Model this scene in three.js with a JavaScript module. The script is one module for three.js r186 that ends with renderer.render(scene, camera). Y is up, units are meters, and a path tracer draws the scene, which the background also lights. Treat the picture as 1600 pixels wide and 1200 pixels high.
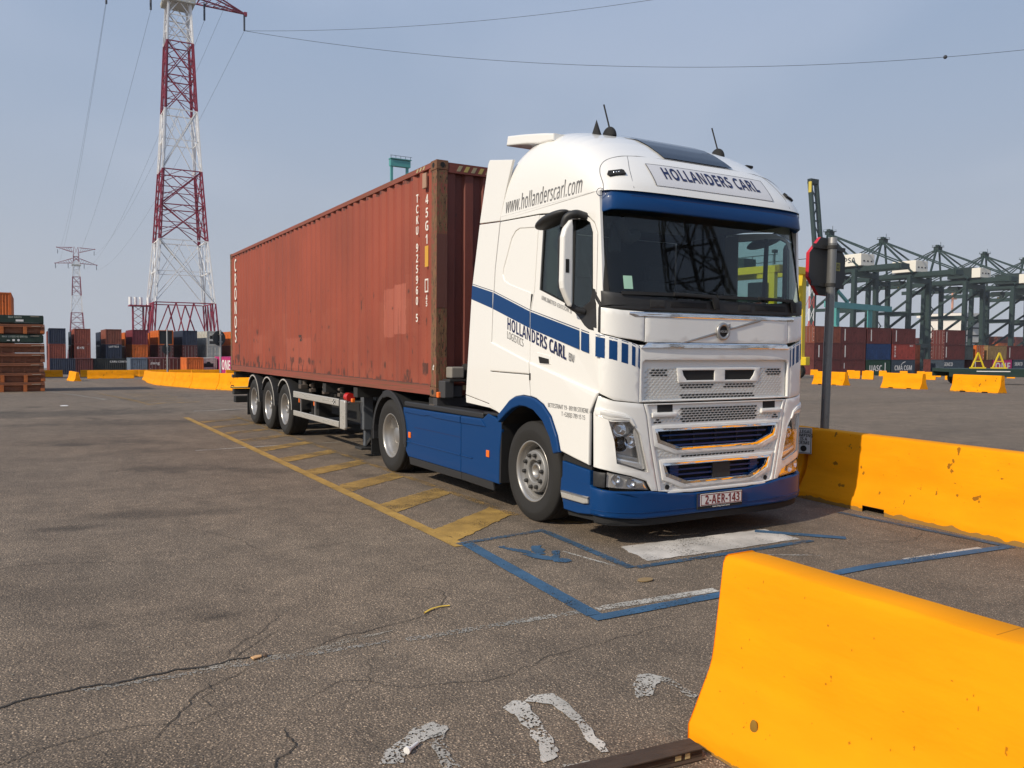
import * as THREE from 'three';
import { mergeGeometries, toCreasedNormals } from 'three/addons/utils/BufferGeometryUtils.js';
import { RoundedBoxGeometry } from 'three/addons/geometries/RoundedBoxGeometry.js';
import { TessellateModifier } from 'three/addons/modifiers/TessellateModifier.js';
import { FontLoader } from 'three/addons/loaders/FontLoader.js';

// ---------------------------------------------------------------- camera, sky, sun, exposure
// Units are metres. The lorry stands along z (forward = +z), its right-hand side faces -x, its front axle is at z = 0.
const scene = new THREE.Scene();
const camera = new THREE.PerspectiveCamera(50.1, 4 / 3, 0.1, 6000);
camera.position.set(-5.478, 1.728, 6.979);
camera.rotation.order = 'YXZ';
camera.rotation.set(-0.042975, -0.526550, 0.007795);

const SUN = new THREE.Vector3(-0.805, 0.574, 0.155).normalize();
const lin = (c) => { c /= 255; return c <= 0.04045 ? c / 12.92 : ((c + 0.055) / 1.055) ** 2.4; };
const srgb = (c) => Math.round(255 * Math.min(1, Math.max(0, c <= 0.0031308 ? c * 12.92 : 1.055 * c ** (1 / 2.4) - 0.055)));
const mix = (a, b, t) => a + (b - a) * t;
const clamp = (v, a = 0, b = 1) => Math.min(b, Math.max(a, v));
const sstep = (a, b, v) => { const t = clamp((v - a) / (b - a)); return t * t * (3 - 2 * t); };
function makeRandom(seed) { let s = seed | 0; return () => { s = (s + 0x6d2b79f5) | 0; let t = Math.imul(s ^ (s >>> 15), 1 | s); t = (t + Math.imul(t ^ (t >>> 7), 61 | t)) ^ t; return ((t ^ (t >>> 14)) >>> 0) / 4294967296; }; }
const hash2 = (x, y, s = 0) => { let h = Math.imul(x | 0, 374761393) ^ Math.imul(y | 0, 668265263) ^ Math.imul(s | 0, 974634777); h = Math.imul(h ^ (h >>> 13), 1274126177); return ((h ^ (h >>> 16)) >>> 0) / 4294967296; };
function vnoise(x, y, per = 0, s = 0) {
  const xi = Math.floor(x), yi = Math.floor(y), fx = x - xi, fy = y - yi, u = fx * fx * (3 - 2 * fx), v = fy * fy * (3 - 2 * fy);
  const w = (a) => (per ? ((a % per) + per) % per : a);
  const a = hash2(w(xi), w(yi), s), b = hash2(w(xi + 1), w(yi), s), c = hash2(w(xi), w(yi + 1), s), d = hash2(w(xi + 1), w(yi + 1), s);
  return mix(mix(a, b, u), mix(c, d, u), v);
}
function fbm(x, y, oct = 4, per = 0, s = 0) { let a = 0.5, t = 0, n = 0; for (let i = 0; i < oct; i++) { t += a * vnoise(x, y, per, s + i); n += a; x *= 2; y *= 2; per *= 2; a *= 0.5; } return t / n; }

{
  const w = 512, h = 256, d = new Float32Array(w * h * 4), v = new THREE.Vector3();
  const stops = [[-90, 0.30, 0.31, 0.33], [-2, 0.50, 0.53, 0.58], [3, 0.485, 0.525, 0.59], [14, 0.385, 0.468, 0.607], [28, 0.295, 0.405, 0.60], [50, 0.21, 0.335, 0.585], [90, 0.15, 0.27, 0.54]];
  for (let j = 0; j < h; j++) for (let i = 0; i < w; i++) {
    const el = ((j + 0.5) / h - 0.5) * Math.PI, az = ((i + 0.5) / w - 0.5) * 2 * Math.PI, deg = el * 180 / Math.PI;
    v.set(Math.cos(el) * Math.cos(az), Math.sin(el), Math.cos(el) * Math.sin(az));
    let k = 0; while (k < stops.length - 2 && deg > stops[k + 1][0]) k++;
    const a = stops[k], b = stops[k + 1], t = clamp((deg - a[0]) / (b[0] - a[0]));
    const ang = Math.acos(clamp(v.dot(SUN), -1, 1));
    const glow = 0.55 * Math.exp(-ang * ang / 0.16) + 0.16 * Math.exp(-ang * ang / 0.9);
    // thin high cirrus veil
    const q = Math.max(0.12, Math.sin(Math.max(el, 0.02)));
    const veil = deg > 0 ? sstep(0.45, 0.8, fbm(3 + v.x / q * 0.8 + v.z / q * 0.3, 7 + v.z / q * 0.55, 5, 0, 9)) * 0.055 * sstep(2, 20, deg) : 0;
    for (let c = 0; c < 3; c++) d[(j * w + i) * 4 + c] = mix(a[c + 1], b[c + 1], t) + glow * [1, 0.95, 0.86][c] + veil * [1.15, 1, 0.9][c];
    d[(j * w + i) * 4 + 3] = 1;
  }
  const sky = new THREE.DataTexture(d, w, h, THREE.RGBAFormat, THREE.FloatType);
  sky.mapping = THREE.EquirectangularReflectionMapping; sky.magFilter = sky.minFilter = THREE.LinearFilter; sky.needsUpdate = true;
  scene.background = sky; scene.environment = sky;
}
const sun = new THREE.DirectionalLight(new THREE.Color().setRGB(1, 0.885, 0.715), 4.1);
sun.position.copy(SUN).multiplyScalar(120); sun.castShadow = true;
sun.shadow.mapSize.set(4096, 4096); sun.shadow.radius = 1.2;
Object.assign(sun.shadow.camera, { left: -40, right: 40, top: 40, bottom: -40, near: 1, far: 400 });
scene.add(sun, sun.target);
const renderer = new THREE.WebGLRenderer({ antialias: true });
renderer.setSize(1024, 768); renderer.toneMapping = THREE.LinearToneMapping; renderer.toneMappingExposure = 0.95;
renderer.shadowMap.enabled = true;
scene.fog = new THREE.FogExp2(new THREE.Color().setRGB(0.62, 0.66, 0.73), 0.00009);

// ---------------------------------------------------------------- helpers
const fonts = {};
for (const [k, f] of [['bold', 'droid_sans_bold'], ['regular', 'droid_sans_regular']]) fonts[k] = await new FontLoader().loadAsync('fonts/droid/' + f + '.typeface.json');
const V = (x, y, z) => new THREE.Vector3(x, y, z);
const flatten = (g) => { const n = g.index ? g.toNonIndexed() : g; for (const k of Object.keys(n.attributes)) if (!['position', 'normal', 'uv', 'color'].includes(k)) n.deleteAttribute(k); if (!n.attributes.normal) n.computeVertexNormals(); if (!n.attributes.uv) n.setAttribute('uv', new THREE.BufferAttribute(new Float32Array(n.attributes.position.count * 2), 2)); return n; };
const join = (list) => { list = [list].flat(9).map(flatten); return list.length === 1 ? list[0] : mergeGeometries(list); };
const counts = {};
const numbered = (n) => { const k = counts[n] = (counts[n] ?? -1) + 1; return k ? n + '_' + String(k).padStart(3, '0') : n; };
function part(name, geo, mat, parent, label) {
  const m = new THREE.Mesh(Array.isArray(geo) ? join(geo) : geo, mat);
  m.name = parent === scene ? numbered(name) : name; m.castShadow = m.receiveShadow = true; parent.add(m);
  if (label) m.userData.label = label;
  return m;
}
function tag(o, label, category, group, kind) { o.userData.label = label; if (category) o.userData.category = category; if (group) o.userData.group = group; if (kind) o.userData.kind = kind; return o; }
function thing(name, label, category, pos = [0, 0, 0], turn = 0, group) {
  const o = new THREE.Group(); o.name = numbered(name); o.position.set(...pos); o.rotation.y = turn; scene.add(o);
  return tag(o, label, category, group);
}
function sub(name, parent, pos = [0, 0, 0]) { const o = new THREE.Group(); o.name = name; o.position.set(...pos); parent.add(o); return o; }
function copyOf(o, pos, turn, label) { const c = o.clone(); c.name = numbered(o.name.replace(/_\d+$/, '')); c.position.set(...pos); c.rotation.y = turn; c.userData = { ...o.userData, label }; scene.add(c); return c; }
function box(w, h, d, x = 0, y = 0, z = 0, r = 0) { const g = r ? new RoundedBoxGeometry(w, h, d, 2, r) : new THREE.BoxGeometry(w, h, d); return g.translate(x, y, z); }
function span(x0, x1, y0, y1, z0, z1, r = 0) { return box(Math.abs(x1 - x0), Math.abs(y1 - y0), Math.abs(z1 - z0), (x0 + x1) / 2, (y0 + y1) / 2, (z0 + z1) / 2, r); }
const UP = V(0, 1, 0);
function bar(a, b, w, h = w, roundSides = 0) {   // a bar between two points
  const A = V(...a), B = V(...b), d = B.clone().sub(A), L = d.length(); d.normalize();
  const g = roundSides ? new THREE.CylinderGeometry(w / 2, h / 2, L, roundSides).rotateX(Math.PI / 2) : new THREE.BoxGeometry(w, h, L);
  const up = Math.abs(d.y) > 0.98 ? V(0, 0, 1) : UP, x = V().crossVectors(up, d).normalize(), y = V().crossVectors(d, x);
  return g.applyMatrix4(new THREE.Matrix4().makeBasis(x, y, d).setPosition(A.add(B).multiplyScalar(0.5)));
}
function cyl(r, len, axis, x, y, z, seg = 24, r2 = r) { const g = new THREE.CylinderGeometry(r, r2, len, seg); if (axis === 'x') g.rotateZ(Math.PI / 2); if (axis === 'z') g.rotateX(Math.PI / 2); return g.translate(x, y, z); }
function tube(pts, r, seg = 24, rad = 6) { return new THREE.TubeGeometry(new THREE.CatmullRomCurve3(pts.map((p) => V(...p))), seg, r, rad); }
function shapeOf(pts, holes = []) { const s = new THREE.Shape(pts.map((p) => new THREE.Vector2(...p))); for (const h of holes) s.holes.push(new THREE.Path(h.map((p) => new THREE.Vector2(...p)))); return s; }
function plate(pts, depth, { holes = [], bevel = 0.004, seg = 2 } = {}) {   // outline in a plane, grown `depth` along +z, edges rounded
  const b = Math.min(bevel, depth / 2.5);
  return new THREE.ExtrudeGeometry(shapeOf(pts, holes), { depth: depth - 2 * b, bevelEnabled: b > 0, bevelThickness: b, bevelSize: b, bevelOffset: -b, bevelSegments: seg, curveSegments: 8 }).translate(0, 0, b);
}
function mirrorX(g) {
  const n = flatten(g.clone()).scale(-1, 1, 1);
  for (const a of Object.values(n.attributes)) { const s = a.itemSize, r = a.array; for (let i = 0; i < a.count; i += 3) for (let k = 0; k < s; k++) { const t = r[(i + 1) * s + k]; r[(i + 1) * s + k] = r[(i + 2) * s + k]; r[(i + 2) * s + k] = t; } }
  return n;
}
function textShape(str, size, { font = 'bold', depth = 0.002, squeeze = 1, slant = 0, center = false, gap = 0 } = {}) {   // flat lettering in the xy plane
  const shapes = []; let pen = 0;
  for (const ch of str) {
    const f = fonts[font], w = (f.data.glyphs[ch] || f.data.glyphs.n).ha * size / f.data.resolution;
    if (ch !== ' ') for (const s of f.generateShapes(ch, size)) { const e = s.extractPoints(5); shapes.push(shapeOf(e.shape.map((p) => [p.x + pen, p.y]), e.holes.map((h) => h.map((p) => [p.x + pen, p.y])))); }
    pen += w + gap * size;
  }
  const g = flatten(depth ? new THREE.ExtrudeGeometry(shapes, { depth, bevelEnabled: false }) : new THREE.ShapeGeometry(shapes));
  if (center) g.translate(-(pen - gap * size) / 2, 0, 0);
  if (slant) g.applyMatrix4(new THREE.Matrix4().set(1, slant, 0, 0, 0, 1, 0, 0, 0, 0, 1, 0, 0, 0, 0, 1));
  g.scale(squeeze, 1, 1); g.userData = { width: (pen - gap * size) * squeeze };
  return g;
}
// ---------------------------------------------------------------- textures and materials
function texture(w, h, fn, { data = false, repeat } = {}) {
  const d = new Uint8Array(w * h * 4);
  for (let j = 0; j < h; j++) for (let i = 0; i < w; i++) { const c = fn(i / w, j / h, i, j), k = (j * w + i) * 4; d[k] = c[0]; d[k + 1] = c[1]; d[k + 2] = c[2]; d[k + 3] = 255; }
  const t = new THREE.DataTexture(d, w, h, THREE.RGBAFormat); t.magFilter = THREE.LinearFilter; t.minFilter = THREE.LinearMipmapLinearFilter; t.generateMipmaps = true;
  t.wrapS = t.wrapT = THREE.RepeatWrapping; if (!data) t.colorSpace = THREE.SRGBColorSpace; if (repeat) t.repeat.set(...repeat); t.needsUpdate = true; return t;
}
const grey = (v) => { v = clamp(v, 0, 255); return [v, v, v]; };
const C = (r, g, b) => new THREE.Color().setRGB(r, g, b);
const std = (r, g, b, rough = 0.6, metal = 0, extra = {}) => new THREE.MeshStandardMaterial({ color: C(r, g, b), roughness: rough, metalness: metal, ...extra });
const paintMat = (r, g, b, rough = 0.4, extra = {}) => new THREE.MeshPhysicalMaterial({ color: C(r, g, b), roughness: rough, clearcoat: 0.8, clearcoatRoughness: 0.06, ...extra });
const grimeBump = texture(512, 512, (u, v) => grey(255 * fbm(u * 24, v * 24, 5, 24, 3)), { data: true });
const dustTex = texture(512, 512, (u, v) => { const n = fbm(u * 8, v * 8, 6, 8, 21), f = fbm(u * 64, v * 64, 3, 64, 5); const k = 232 + 20 * (n - 0.5) * 2 + 10 * (f - 0.5); return [k, k - 1, k - 3]; });
const dustRough = texture(512, 512, (u, v) => grey(255 * (0.55 + 0.5 * (fbm(u * 10, v * 10, 5, 10, 33) - 0.3))), { data: true });
const M = {
  white: paintMat(0.80, 0.785, 0.745, 0.38),
  blue: paintMat(0.003, 0.042, 0.152, 0.42, { clearcoat: 0.2, specularIntensity: 0.35 }),
  navy: std(0.012, 0.018, 0.075, 0.5),
  ink: std(0.16, 0.16, 0.165, 0.6),
  blackPlastic: std(0.022, 0.022, 0.023, 0.55),
  softBlack: std(0.012, 0.012, 0.0125, 0.85),
  chassis: std(0.028, 0.027, 0.026, 0.7),
  rubber: std(0.017, 0.016, 0.015, 0.85, 0, { bumpMap: grimeBump, bumpScale: 0.001 }),
  chrome: std(0.82, 0.82, 0.83, 0.07, 1),
  steel: std(0.42, 0.41, 0.395, 0.42, 0.8),
  alloy: std(0.40, 0.385, 0.365, 0.5, 0.6, { roughnessMap: dustRough }),
  alu: std(0.52, 0.50, 0.46, 0.5, 0.35, { roughnessMap: dustRough }),
  amber: std(0.85, 0.17, 0.02, 0.25), red: std(0.55, 0.02, 0.015, 0.3),
  lamp: std(0.75, 0.75, 0.75, 0.12, 0.9),
  glass: new THREE.MeshPhysicalMaterial({ color: C(0.80, 0.90, 0.87), roughness: 0.02, transmission: 1, thickness: 0, ior: 1.52 }),
  sideGlass: new THREE.MeshPhysicalMaterial({ color: C(0.62, 0.74, 0.71), roughness: 0.02, transmission: 1, thickness: 0, ior: 1.52 }),
  lens: new THREE.MeshPhysicalMaterial({ color: C(0.97, 0.97, 0.97), roughness: 0.02, transmission: 1, thickness: 0, ior: 1.5 }),
  darkGlass: new THREE.MeshPhysicalMaterial({ color: C(0.012, 0.014, 0.019), roughness: 0.12, specularIntensity: 0.55 }),
  interior: std(0.022, 0.022, 0.022, 0.85), seat: std(0.02, 0.02, 0.023, 0.9),
  plateWhite: std(0.72, 0.70, 0.66, 0.45), plateRed: std(0.17, 0.012, 0.014, 0.5),
};
const groundY = (x, z) => { const d = Math.hypot(x + 5, z - 5), k = 25 + 12 * sstep(0.3, 0.8, (x + 5) / Math.max(d, 1e-6)), t = (d - k) / 2.5; return (-0.06 + 0.010 * (k - 25) / 12) * (t < 40 ? Math.log1p(Math.exp(t)) : t); };   // the yard falls away gently beyond the lorry

// ---------------------------------------------------------------- ground: worn asphalt yard
const asphaltMap = texture(1024, 1024, (u, v, i, j) => {
  // aggregate: irregular stones 4-9 mm in a darker binder (tile = 2.6 m)
  const cell = (sc, s) => { const x = u * sc, y = v * sc, xi = Math.floor(x), yi = Math.floor(y); let best = 9, id = 0; for (let a = -1; a < 2; a++) for (let b = -1; b < 2; b++) { const cx = (xi + a + sc) % sc, cy = (yi + b + sc) % sc, px = xi + a + hash2(cx, cy, s), py = yi + b + hash2(cx, cy, s + 1), dd = (px - x) ** 2 + (py - y) ** 2; if (dd < best) { best = dd; id = hash2(cx, cy, s + 2); } } return [Math.sqrt(best), id]; };
  const [d1, i1] = cell(300, 11), n = fbm(u * 16, v * 16, 4, 16, 2), f = hash2(i, j, 77);
  let k = 107 + 24 * (n - 0.5);
  k += d1 < 0.42 ? (i1 - 0.42) * 96 * (1 - d1 * 1.1) : -26;
  if (i1 > 0.93 && d1 < 0.38) k += 40;
  k += (f - 0.5) * 22;
  return [clamp(k * 1.10, 0, 255), clamp(k * 0.977, 0, 255), clamp(k * 0.835, 0, 255)];
});
const asphaltBump = texture(1024, 1024, (u, v, i, j) => grey(110 + 90 * (vnoise(u * 280, v * 280, 280, 4) - 0.5) + 70 * (vnoise(u * 512, v * 512, 512, 6) - 0.5)), { data: true });
{
  const axis = (a, b, step, far, grow) => { const o = []; for (let t = a; t <= b + 1e-6; t += step) o.push(t); let s = step, t = b; while (t < far) { s *= grow; t += s; o.push(t); } s = step; t = a; while (t > -far) { s *= grow; t -= s; o.unshift(t); } return o; };
  const xs = axis(-8.5, 5, 0.09, 3200, 1.10), zs = axis(-15, 7, 0.09, 3200, 1.10), nx = xs.length, nz = zs.length;
  const pos = new Float32Array(nx * nz * 3), uv = new Float32Array(nx * nz * 2), col = new Float32Array(nx * nz * 3), idx = [];
  const rnd = makeRandom(5);
  const stains = []; for (let i = 0; i < 70; i++) stains.push([-9 + rnd() * 14, -26 + rnd() * 34, 0.06 + rnd() * 0.28, rnd() * 3.14, 0.15 + 0.3 * rnd(), 1 + 3 * rnd()]);
  stains.push([-4.0, -13.5, 1.1, 0.2, 0.3, 2.2], [-4.6, -9.5, 0.7, 0.1, 0.25, 2], [-3.9, -5.4, 0.45, 0.3, 0.35, 2.2], [-4.51, 1.53, 0.09, 0.2, 0.6, 2], [-5.3, -17, 1.6, 0.1, 0.4, 2.5], [0.4, 0.6, 1.1, 0.1, 0.45, 1.2], [0.3, -5, 0.7, 0.4, 0.5, 3]);
  for (let j = 0; j < nz; j++) for (let i = 0; i < nx; i++) {
    const x = xs[i], z = zs[j], k = j * nx + i;
    pos.set([x, groundY(x, z), z], k * 3); uv.set([x / 2.6, -z / 2.6], k * 2);
    let t = 1 + 0.26 * (fbm(x * 0.35, z * 0.35, 4, 0, 40) - 0.5) + 0.26 * (fbm(x * 2.4, z * 2.4, 3, 0, 44) - 0.5);
    const lane = fbm(x * 1.9 + 0.3 * fbm(x, z * 0.2, 2, 0, 8), z * 0.06, 3, 0, 47); t *= 1 + 0.22 * (lane - 0.5);
    t *= 1 - 0.13 * sstep(0.56, 0.72, fbm(x * 0.10 + 5, z * 0.55, 4, 0, 51));                   // rubbed dark tyre sweeps
    for (const s of stains) { const dx = x - s[0], dz = z - s[1], c = Math.cos(s[3]), q = Math.sin(s[3]), a = (dx * c + dz * q) / s[5], b = -dx * q + dz * c, r = Math.hypot(a, b) / s[2]; if (r < 1.6) t *= 1 - s[4] * sstep(1.15, 0.35, r + 0.9 * (fbm(x * 5, z * 5, 3, 0, 60) - 0.5)); }
    const w = 0.05 * (fbm(x * 0.6, z * 0.6, 3, 0, 70) - 0.5);
    col.set([t * (1.02 + w), t, t * (0.985 - w)], k * 3);
    if (i < nx - 1 && j < nz - 1) idx.push(k, k + nx, k + 1, k + 1, k + nx, k + nx + 1);
  }
  const g = new THREE.BufferGeometry(); g.setAttribute('position', new THREE.BufferAttribute(pos, 3)); g.setAttribute('uv', new THREE.BufferAttribute(uv, 2)); g.setAttribute('color', new THREE.BufferAttribute(col, 3)); g.setIndex(idx); g.computeVertexNormals();
  const m = new THREE.MeshStandardMaterial({ map: asphaltMap, bumpMap: asphaltBump, bumpScale: 0.011, roughness: 0.92, vertexColors: true });
  var ground = part('ground', g, m, scene); tag(ground, 'worn grey-brown asphalt yard surface with cracks and stains', null, null, 'structure');
}
// paint on the asphalt: thin sheets that follow the ground, worn through where the stone shows
const wearTex = (amount, s) => texture(512, 512, (u, v, i, j) => { const n = 0.34 * fbm(u * 6, v * 6, 4, 6, s) + 0.33 * vnoise(u * 128, v * 128, 128, s + 9) + 0.33 * vnoise(u * 256, v * 256, 256, s + 3); return grey(n > amount ? 255 : 0); }, { data: true });
const wear = { light: wearTex(0.33, 81), mid: wearTex(0.43, 82), heavy: wearTex(0.545, 83) };
const paintTone = texture(512, 512, (u, v) => { const n = fbm(u * 7, v * 7, 5, 7, 91), k = 205 + 80 * (n - 0.5); return grey(k); });
const roadPaint = (r, g, b, w) => new THREE.MeshStandardMaterial({ color: C(r, g, b), map: paintTone, roughness: 0.85, alphaMap: wear[w], transparent: true, alphaTest: 0.4, bumpMap: asphaltBump, bumpScale: 0.003 });
const paints = { yellowMid: roadPaint(0.58, 0.355, 0.09, 'mid'), yellow: roadPaint(0.60, 0.365, 0.085, 'light'), yellowWorn: roadPaint(0.54, 0.33, 0.10, 'heavy'), blue: roadPaint(0.055, 0.155, 0.285, 'light'), blueWorn: roadPaint(0.06, 0.145, 0.25, 'mid'), white: roadPaint(0.76, 0.72, 0.64, 'mid'), whiteWorn: roadPaint(0.52, 0.49, 0.43, 'heavy'), whiteStrong: roadPaint(0.82, 0.77, 0.70, 'light') };
function strip(a, b, w, y = 0.005, n = 0, w2 = w) {   // a painted band from a to b (x, z), w wide
  const dx = b[0] - a[0], dz = b[1] - a[1], L = Math.hypot(dx, dz), px = -dz / L / 2, pz = dx / L / 2; n = n || Math.max(1, Math.ceil(L / 0.05));
  const p = [], u = [];
  const at = (t, s) => { const ww = mix(w, w2, t) + 0.018 * (fbm(t * L * 9 + 3.1, s * 7 + a[0] * 5 + a[1], 3) - 0.5), x = a[0] + dx * t + px * ww * s, z = a[1] + dz * t + pz * ww * s; return [x, groundY(x, z) + y, z]; };
  for (let i = 0; i < n; i++) { const q = [at(i / n, -1), at((i + 1) / n, -1), at((i + 1) / n, 1), at(i / n, -1), at((i + 1) / n, 1), at(i / n, 1)]; for (const c of q) { p.push(...c); u.push(c[0] / 1.3, c[2] / 1.3); } }
  const g = new THREE.BufferGeometry(); g.setAttribute('position', new THREE.Float32BufferAttribute(p, 3)); g.setAttribute('uv', new THREE.Float32BufferAttribute(u, 2)); g.computeVertexNormals();
  if (g.attributes.normal.getY(0) < 0) { for (const at of [g.attributes.position, g.attributes.uv]) { const s = at.itemSize, r = at.array; for (let i = 0; i < at.count; i += 3) for (let k = 0; k < s; k++) { const t = r[(i + 1) * s + k]; r[(i + 1) * s + k] = r[(i + 2) * s + k]; r[(i + 2) * s + k] = t; } } g.computeVertexNormals(); }
  return g;
}
function ragged(pts, k) { const o = []; pts.forEach((p, i) => { const q = pts[(i + 1) % pts.length], L = Math.hypot(q[0] - p[0], q[1] - p[1]), n = Math.max(1, Math.ceil(L / 0.03)); for (let j = 0; j < n; j++) { const t = j / n, x = mix(p[0], q[0], t), z = mix(p[1], q[1], t); o.push([x + k * (fbm(x * 14 + 40, z * 14 + 40, 3, 0, 5) - 0.5), z + k * (fbm(x * 14 + 80, z * 14 + 20, 3, 0, 6) - 0.5)]); } }); return o; }
function patch2d(pts, y = 0.005) { pts = ragged(pts, 0.05); const g = flatten(new THREE.ShapeGeometry(shapeOf(pts.map(([x, z]) => [x, -z])))); g.rotateX(-Math.PI / 2); const p = g.attributes.position, u = []; for (let i = 0; i < p.count; i++) { p.setY(i, groundY(p.getX(i), p.getZ(i)) + y); u.push(p.getX(i) / 1.3, p.getZ(i) / 1.3); } g.setAttribute('uv', new THREE.Float32BufferAttribute(u, 2)); return g; }
const mark = (name, geo, mat, label) => { const m = part(name, geo, mat, ground); if (label) m.userData.label = label; return m; };
mark('lane_line', strip([-2.28, 0.62], [-2.32, -14.2], 0.13), paints.yellow, 'yellow edge line of the hatched strip');
mark('lane_line', strip([-1.18, -0.3], [-1.2, -14.2], 0.10), paints.yellowWorn, 'faded inner line of the hatched strip');
for (let i = 0; i < 10; i++) { const z = 0.42 - 1.43 * i; mark('hatch_bar', patch2d([[-2.22, z], [-1.22, z - 0.76], [-1.22, z - 1.22 + 0.02 * i], [-2.22, z - 0.50]], 0.006), i > 5 ? paints.yellowWorn : i > 0 ? paints.yellowMid : paints.yellow); }
mark('hatch_bar', patch2d([[-1.22, -0.2], [-0.98, 0.28], [-0.72, 0.34], [-0.9, 0.12]], 0.006), paints.yellowWorn);
for (let i = 0; i < 7; i++) { const z = -20.2 - 1.6 * i; mark('hatch_bar', patch2d([[-2.4, z], [-0.9, z - 0.5], [-0.9, z - 0.85], [-2.4, z - 0.4]]), paints.yellowWorn); }
mark('lane_line', strip([-2.45, -19.5], [-3.2, -31], 0.2), paints.yellowWorn);
mark('lane_line', strip([-3.4, -24], [-5.2, -38], 0.18), paints.whiteWorn);
const bl = [[[-2.20, 0.56], [-2.36, 2.70], 0.12], [[-2.41, 2.755], [0.3, 2.79], 0.10], [[-2.28, 0.55], [-1.30, 0.43], 0.075], [[-1.33, 0.47], [-1.42, 1.90], 0.085], [[-1.37, 1.91], [0.62, 1.95], 0.075], [[0.45, 1.42], [0.98, 2.03], 0.11], [[0.3, 2.79], [2.02, 2.95], 0.10], [[1.99, 2.90], [1.95, 1.2], 0.085]];
for (const [a, b, w] of bl) mark('bay_line', strip(a, b, w, 0.007), w > 0.09 ? paints.blue : paints.blueWorn);
mark('stop_line', patch2d([[-1.08, 1.30], [0.6, 1.40], [0.56, 1.86], [-1.17, 1.80]], 0.005), paints.whiteStrong, 'broad white stop line in front of the lorry');
for (const [a, b, w, m] of [[[-2.27, 2.60], [-1.25, 2.66], 0.085, 'white'], [[-3.6, 2.53], [-2.3, 2.60], 0.07, 'whiteWorn'], [[-5.3, 2.42], [-3.7, 2.50], 0.05, 'whiteWorn'], [[0.75, 2.80], [1.72, 2.87], 0.10, 'white'], [[0.35, 1.43], [0.88, 1.86], 0.06, 'white'], [[-0.35, 2.0], [0.25, 2.35], 0.045, 'whiteWorn'], [[-3.2, -7.35], [-1.5, -7.5], 0.06, 'white'], [[-1.5, -7.5], [-0.3, -7.5], 0.06, 'whiteWorn'], [[-1.8, -16.3], [0.2, -16.8], 0.10, 'white'], [[-0.6, -20.0], [0.4, -16.8], 0.08, 'whiteWorn'], [[-2.2, -24.6], [0.8, -25.4], 0.10, 'whiteWorn'], [[-1.6, 1.2], [-1.5, 1.78], 0.03, 'white']]) mark('painted_line', strip(a, b, w, 0.004), paints[m]);
// blue walking-figure symbol, lying along the bay
mark('pedestrian_symbol', [patch2d([[-2.03, 0.80], [-1.96, 0.79], [-1.86, 1.05], [-1.84, 1.25], [-1.90, 1.27], [-1.93, 1.10]], 0.005), patch2d([[-1.74, 0.90], [-1.66, 0.93], [-1.72, 1.08], [-1.78, 1.20], [-1.85, 1.21], [-1.83, 1.06]], 0.0055), patch2d([[-1.98, 1.10], [-1.92, 1.16], [-1.85, 1.20], [-1.78, 1.36], [-1.84, 1.42], [-1.93, 1.30]], 0.006), patch2d([[-1.67, 1.13], [-1.62, 1.17], [-1.70, 1.30], [-1.79, 1.40], [-1.83, 1.34], [-1.74, 1.26]], 0.0065), patch2d([[-1.83, 1.40], [-1.76, 1.36], [-1.70, 1.44], [-1.73, 1.53], [-1.81, 1.53], [-1.86, 1.46]], 0.007)], paints.blue, 'blue painted walking figure inside the marked bay');
// remains of big white letters near the camera
for (const [pts, m] of [
  [[[-4.27, 3.84], [-4.20, 3.72], [-4.08, 3.66], [-4.02, 3.60], [-3.93, 3.59], [-3.87, 3.66], [-3.93, 3.71], [-4.02, 3.72], [-4.10, 3.77], [-4.18, 3.87]], 'white'],
  [[[-4.0, 3.70], [-3.92, 3.68], [-3.97, 3.86], [-4.0, 4.02], [-4.06, 4.0], [-4.02, 3.86]], 'whiteWorn'],
  [[[-3.56, 3.60], [-3.49, 3.56], [-3.43, 3.60], [-3.46, 3.75], [-3.52, 3.95], [-3.58, 4.15], [-3.66, 4.16], [-3.60, 3.95], [-3.55, 3.76]], 'white'],
  [[[-3.43, 3.60], [-3.35, 3.56], [-3.26, 3.60], [-3.24, 3.70], [-3.27, 3.82], [-3.32, 4.02], [-3.38, 4.2], [-3.41, 4.18], [-3.36, 3.98], [-3.33, 3.82], [-3.33, 3.70]], 'white'],
  [[[-2.92, 3.84], [-2.84, 3.70], [-2.74, 3.62], [-2.66, 3.64], [-2.64, 3.72], [-2.72, 3.76], [-2.78, 3.82], [-2.84, 3.86]], 'white'],
  [[[-2.68, 3.70], [-2.62, 3.72], [-2.64, 3.98], [-2.69, 3.98], [-2.68, 3.84]], 'whiteWorn'],
  [[[-3.75, 4.25], [-3.6, 4.2], [-3.5, 4.24], [-3.62, 4.3]], 'whiteWorn']]) mark('worn_letter', patch2d(pts, 0.006), paints[m]);
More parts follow.
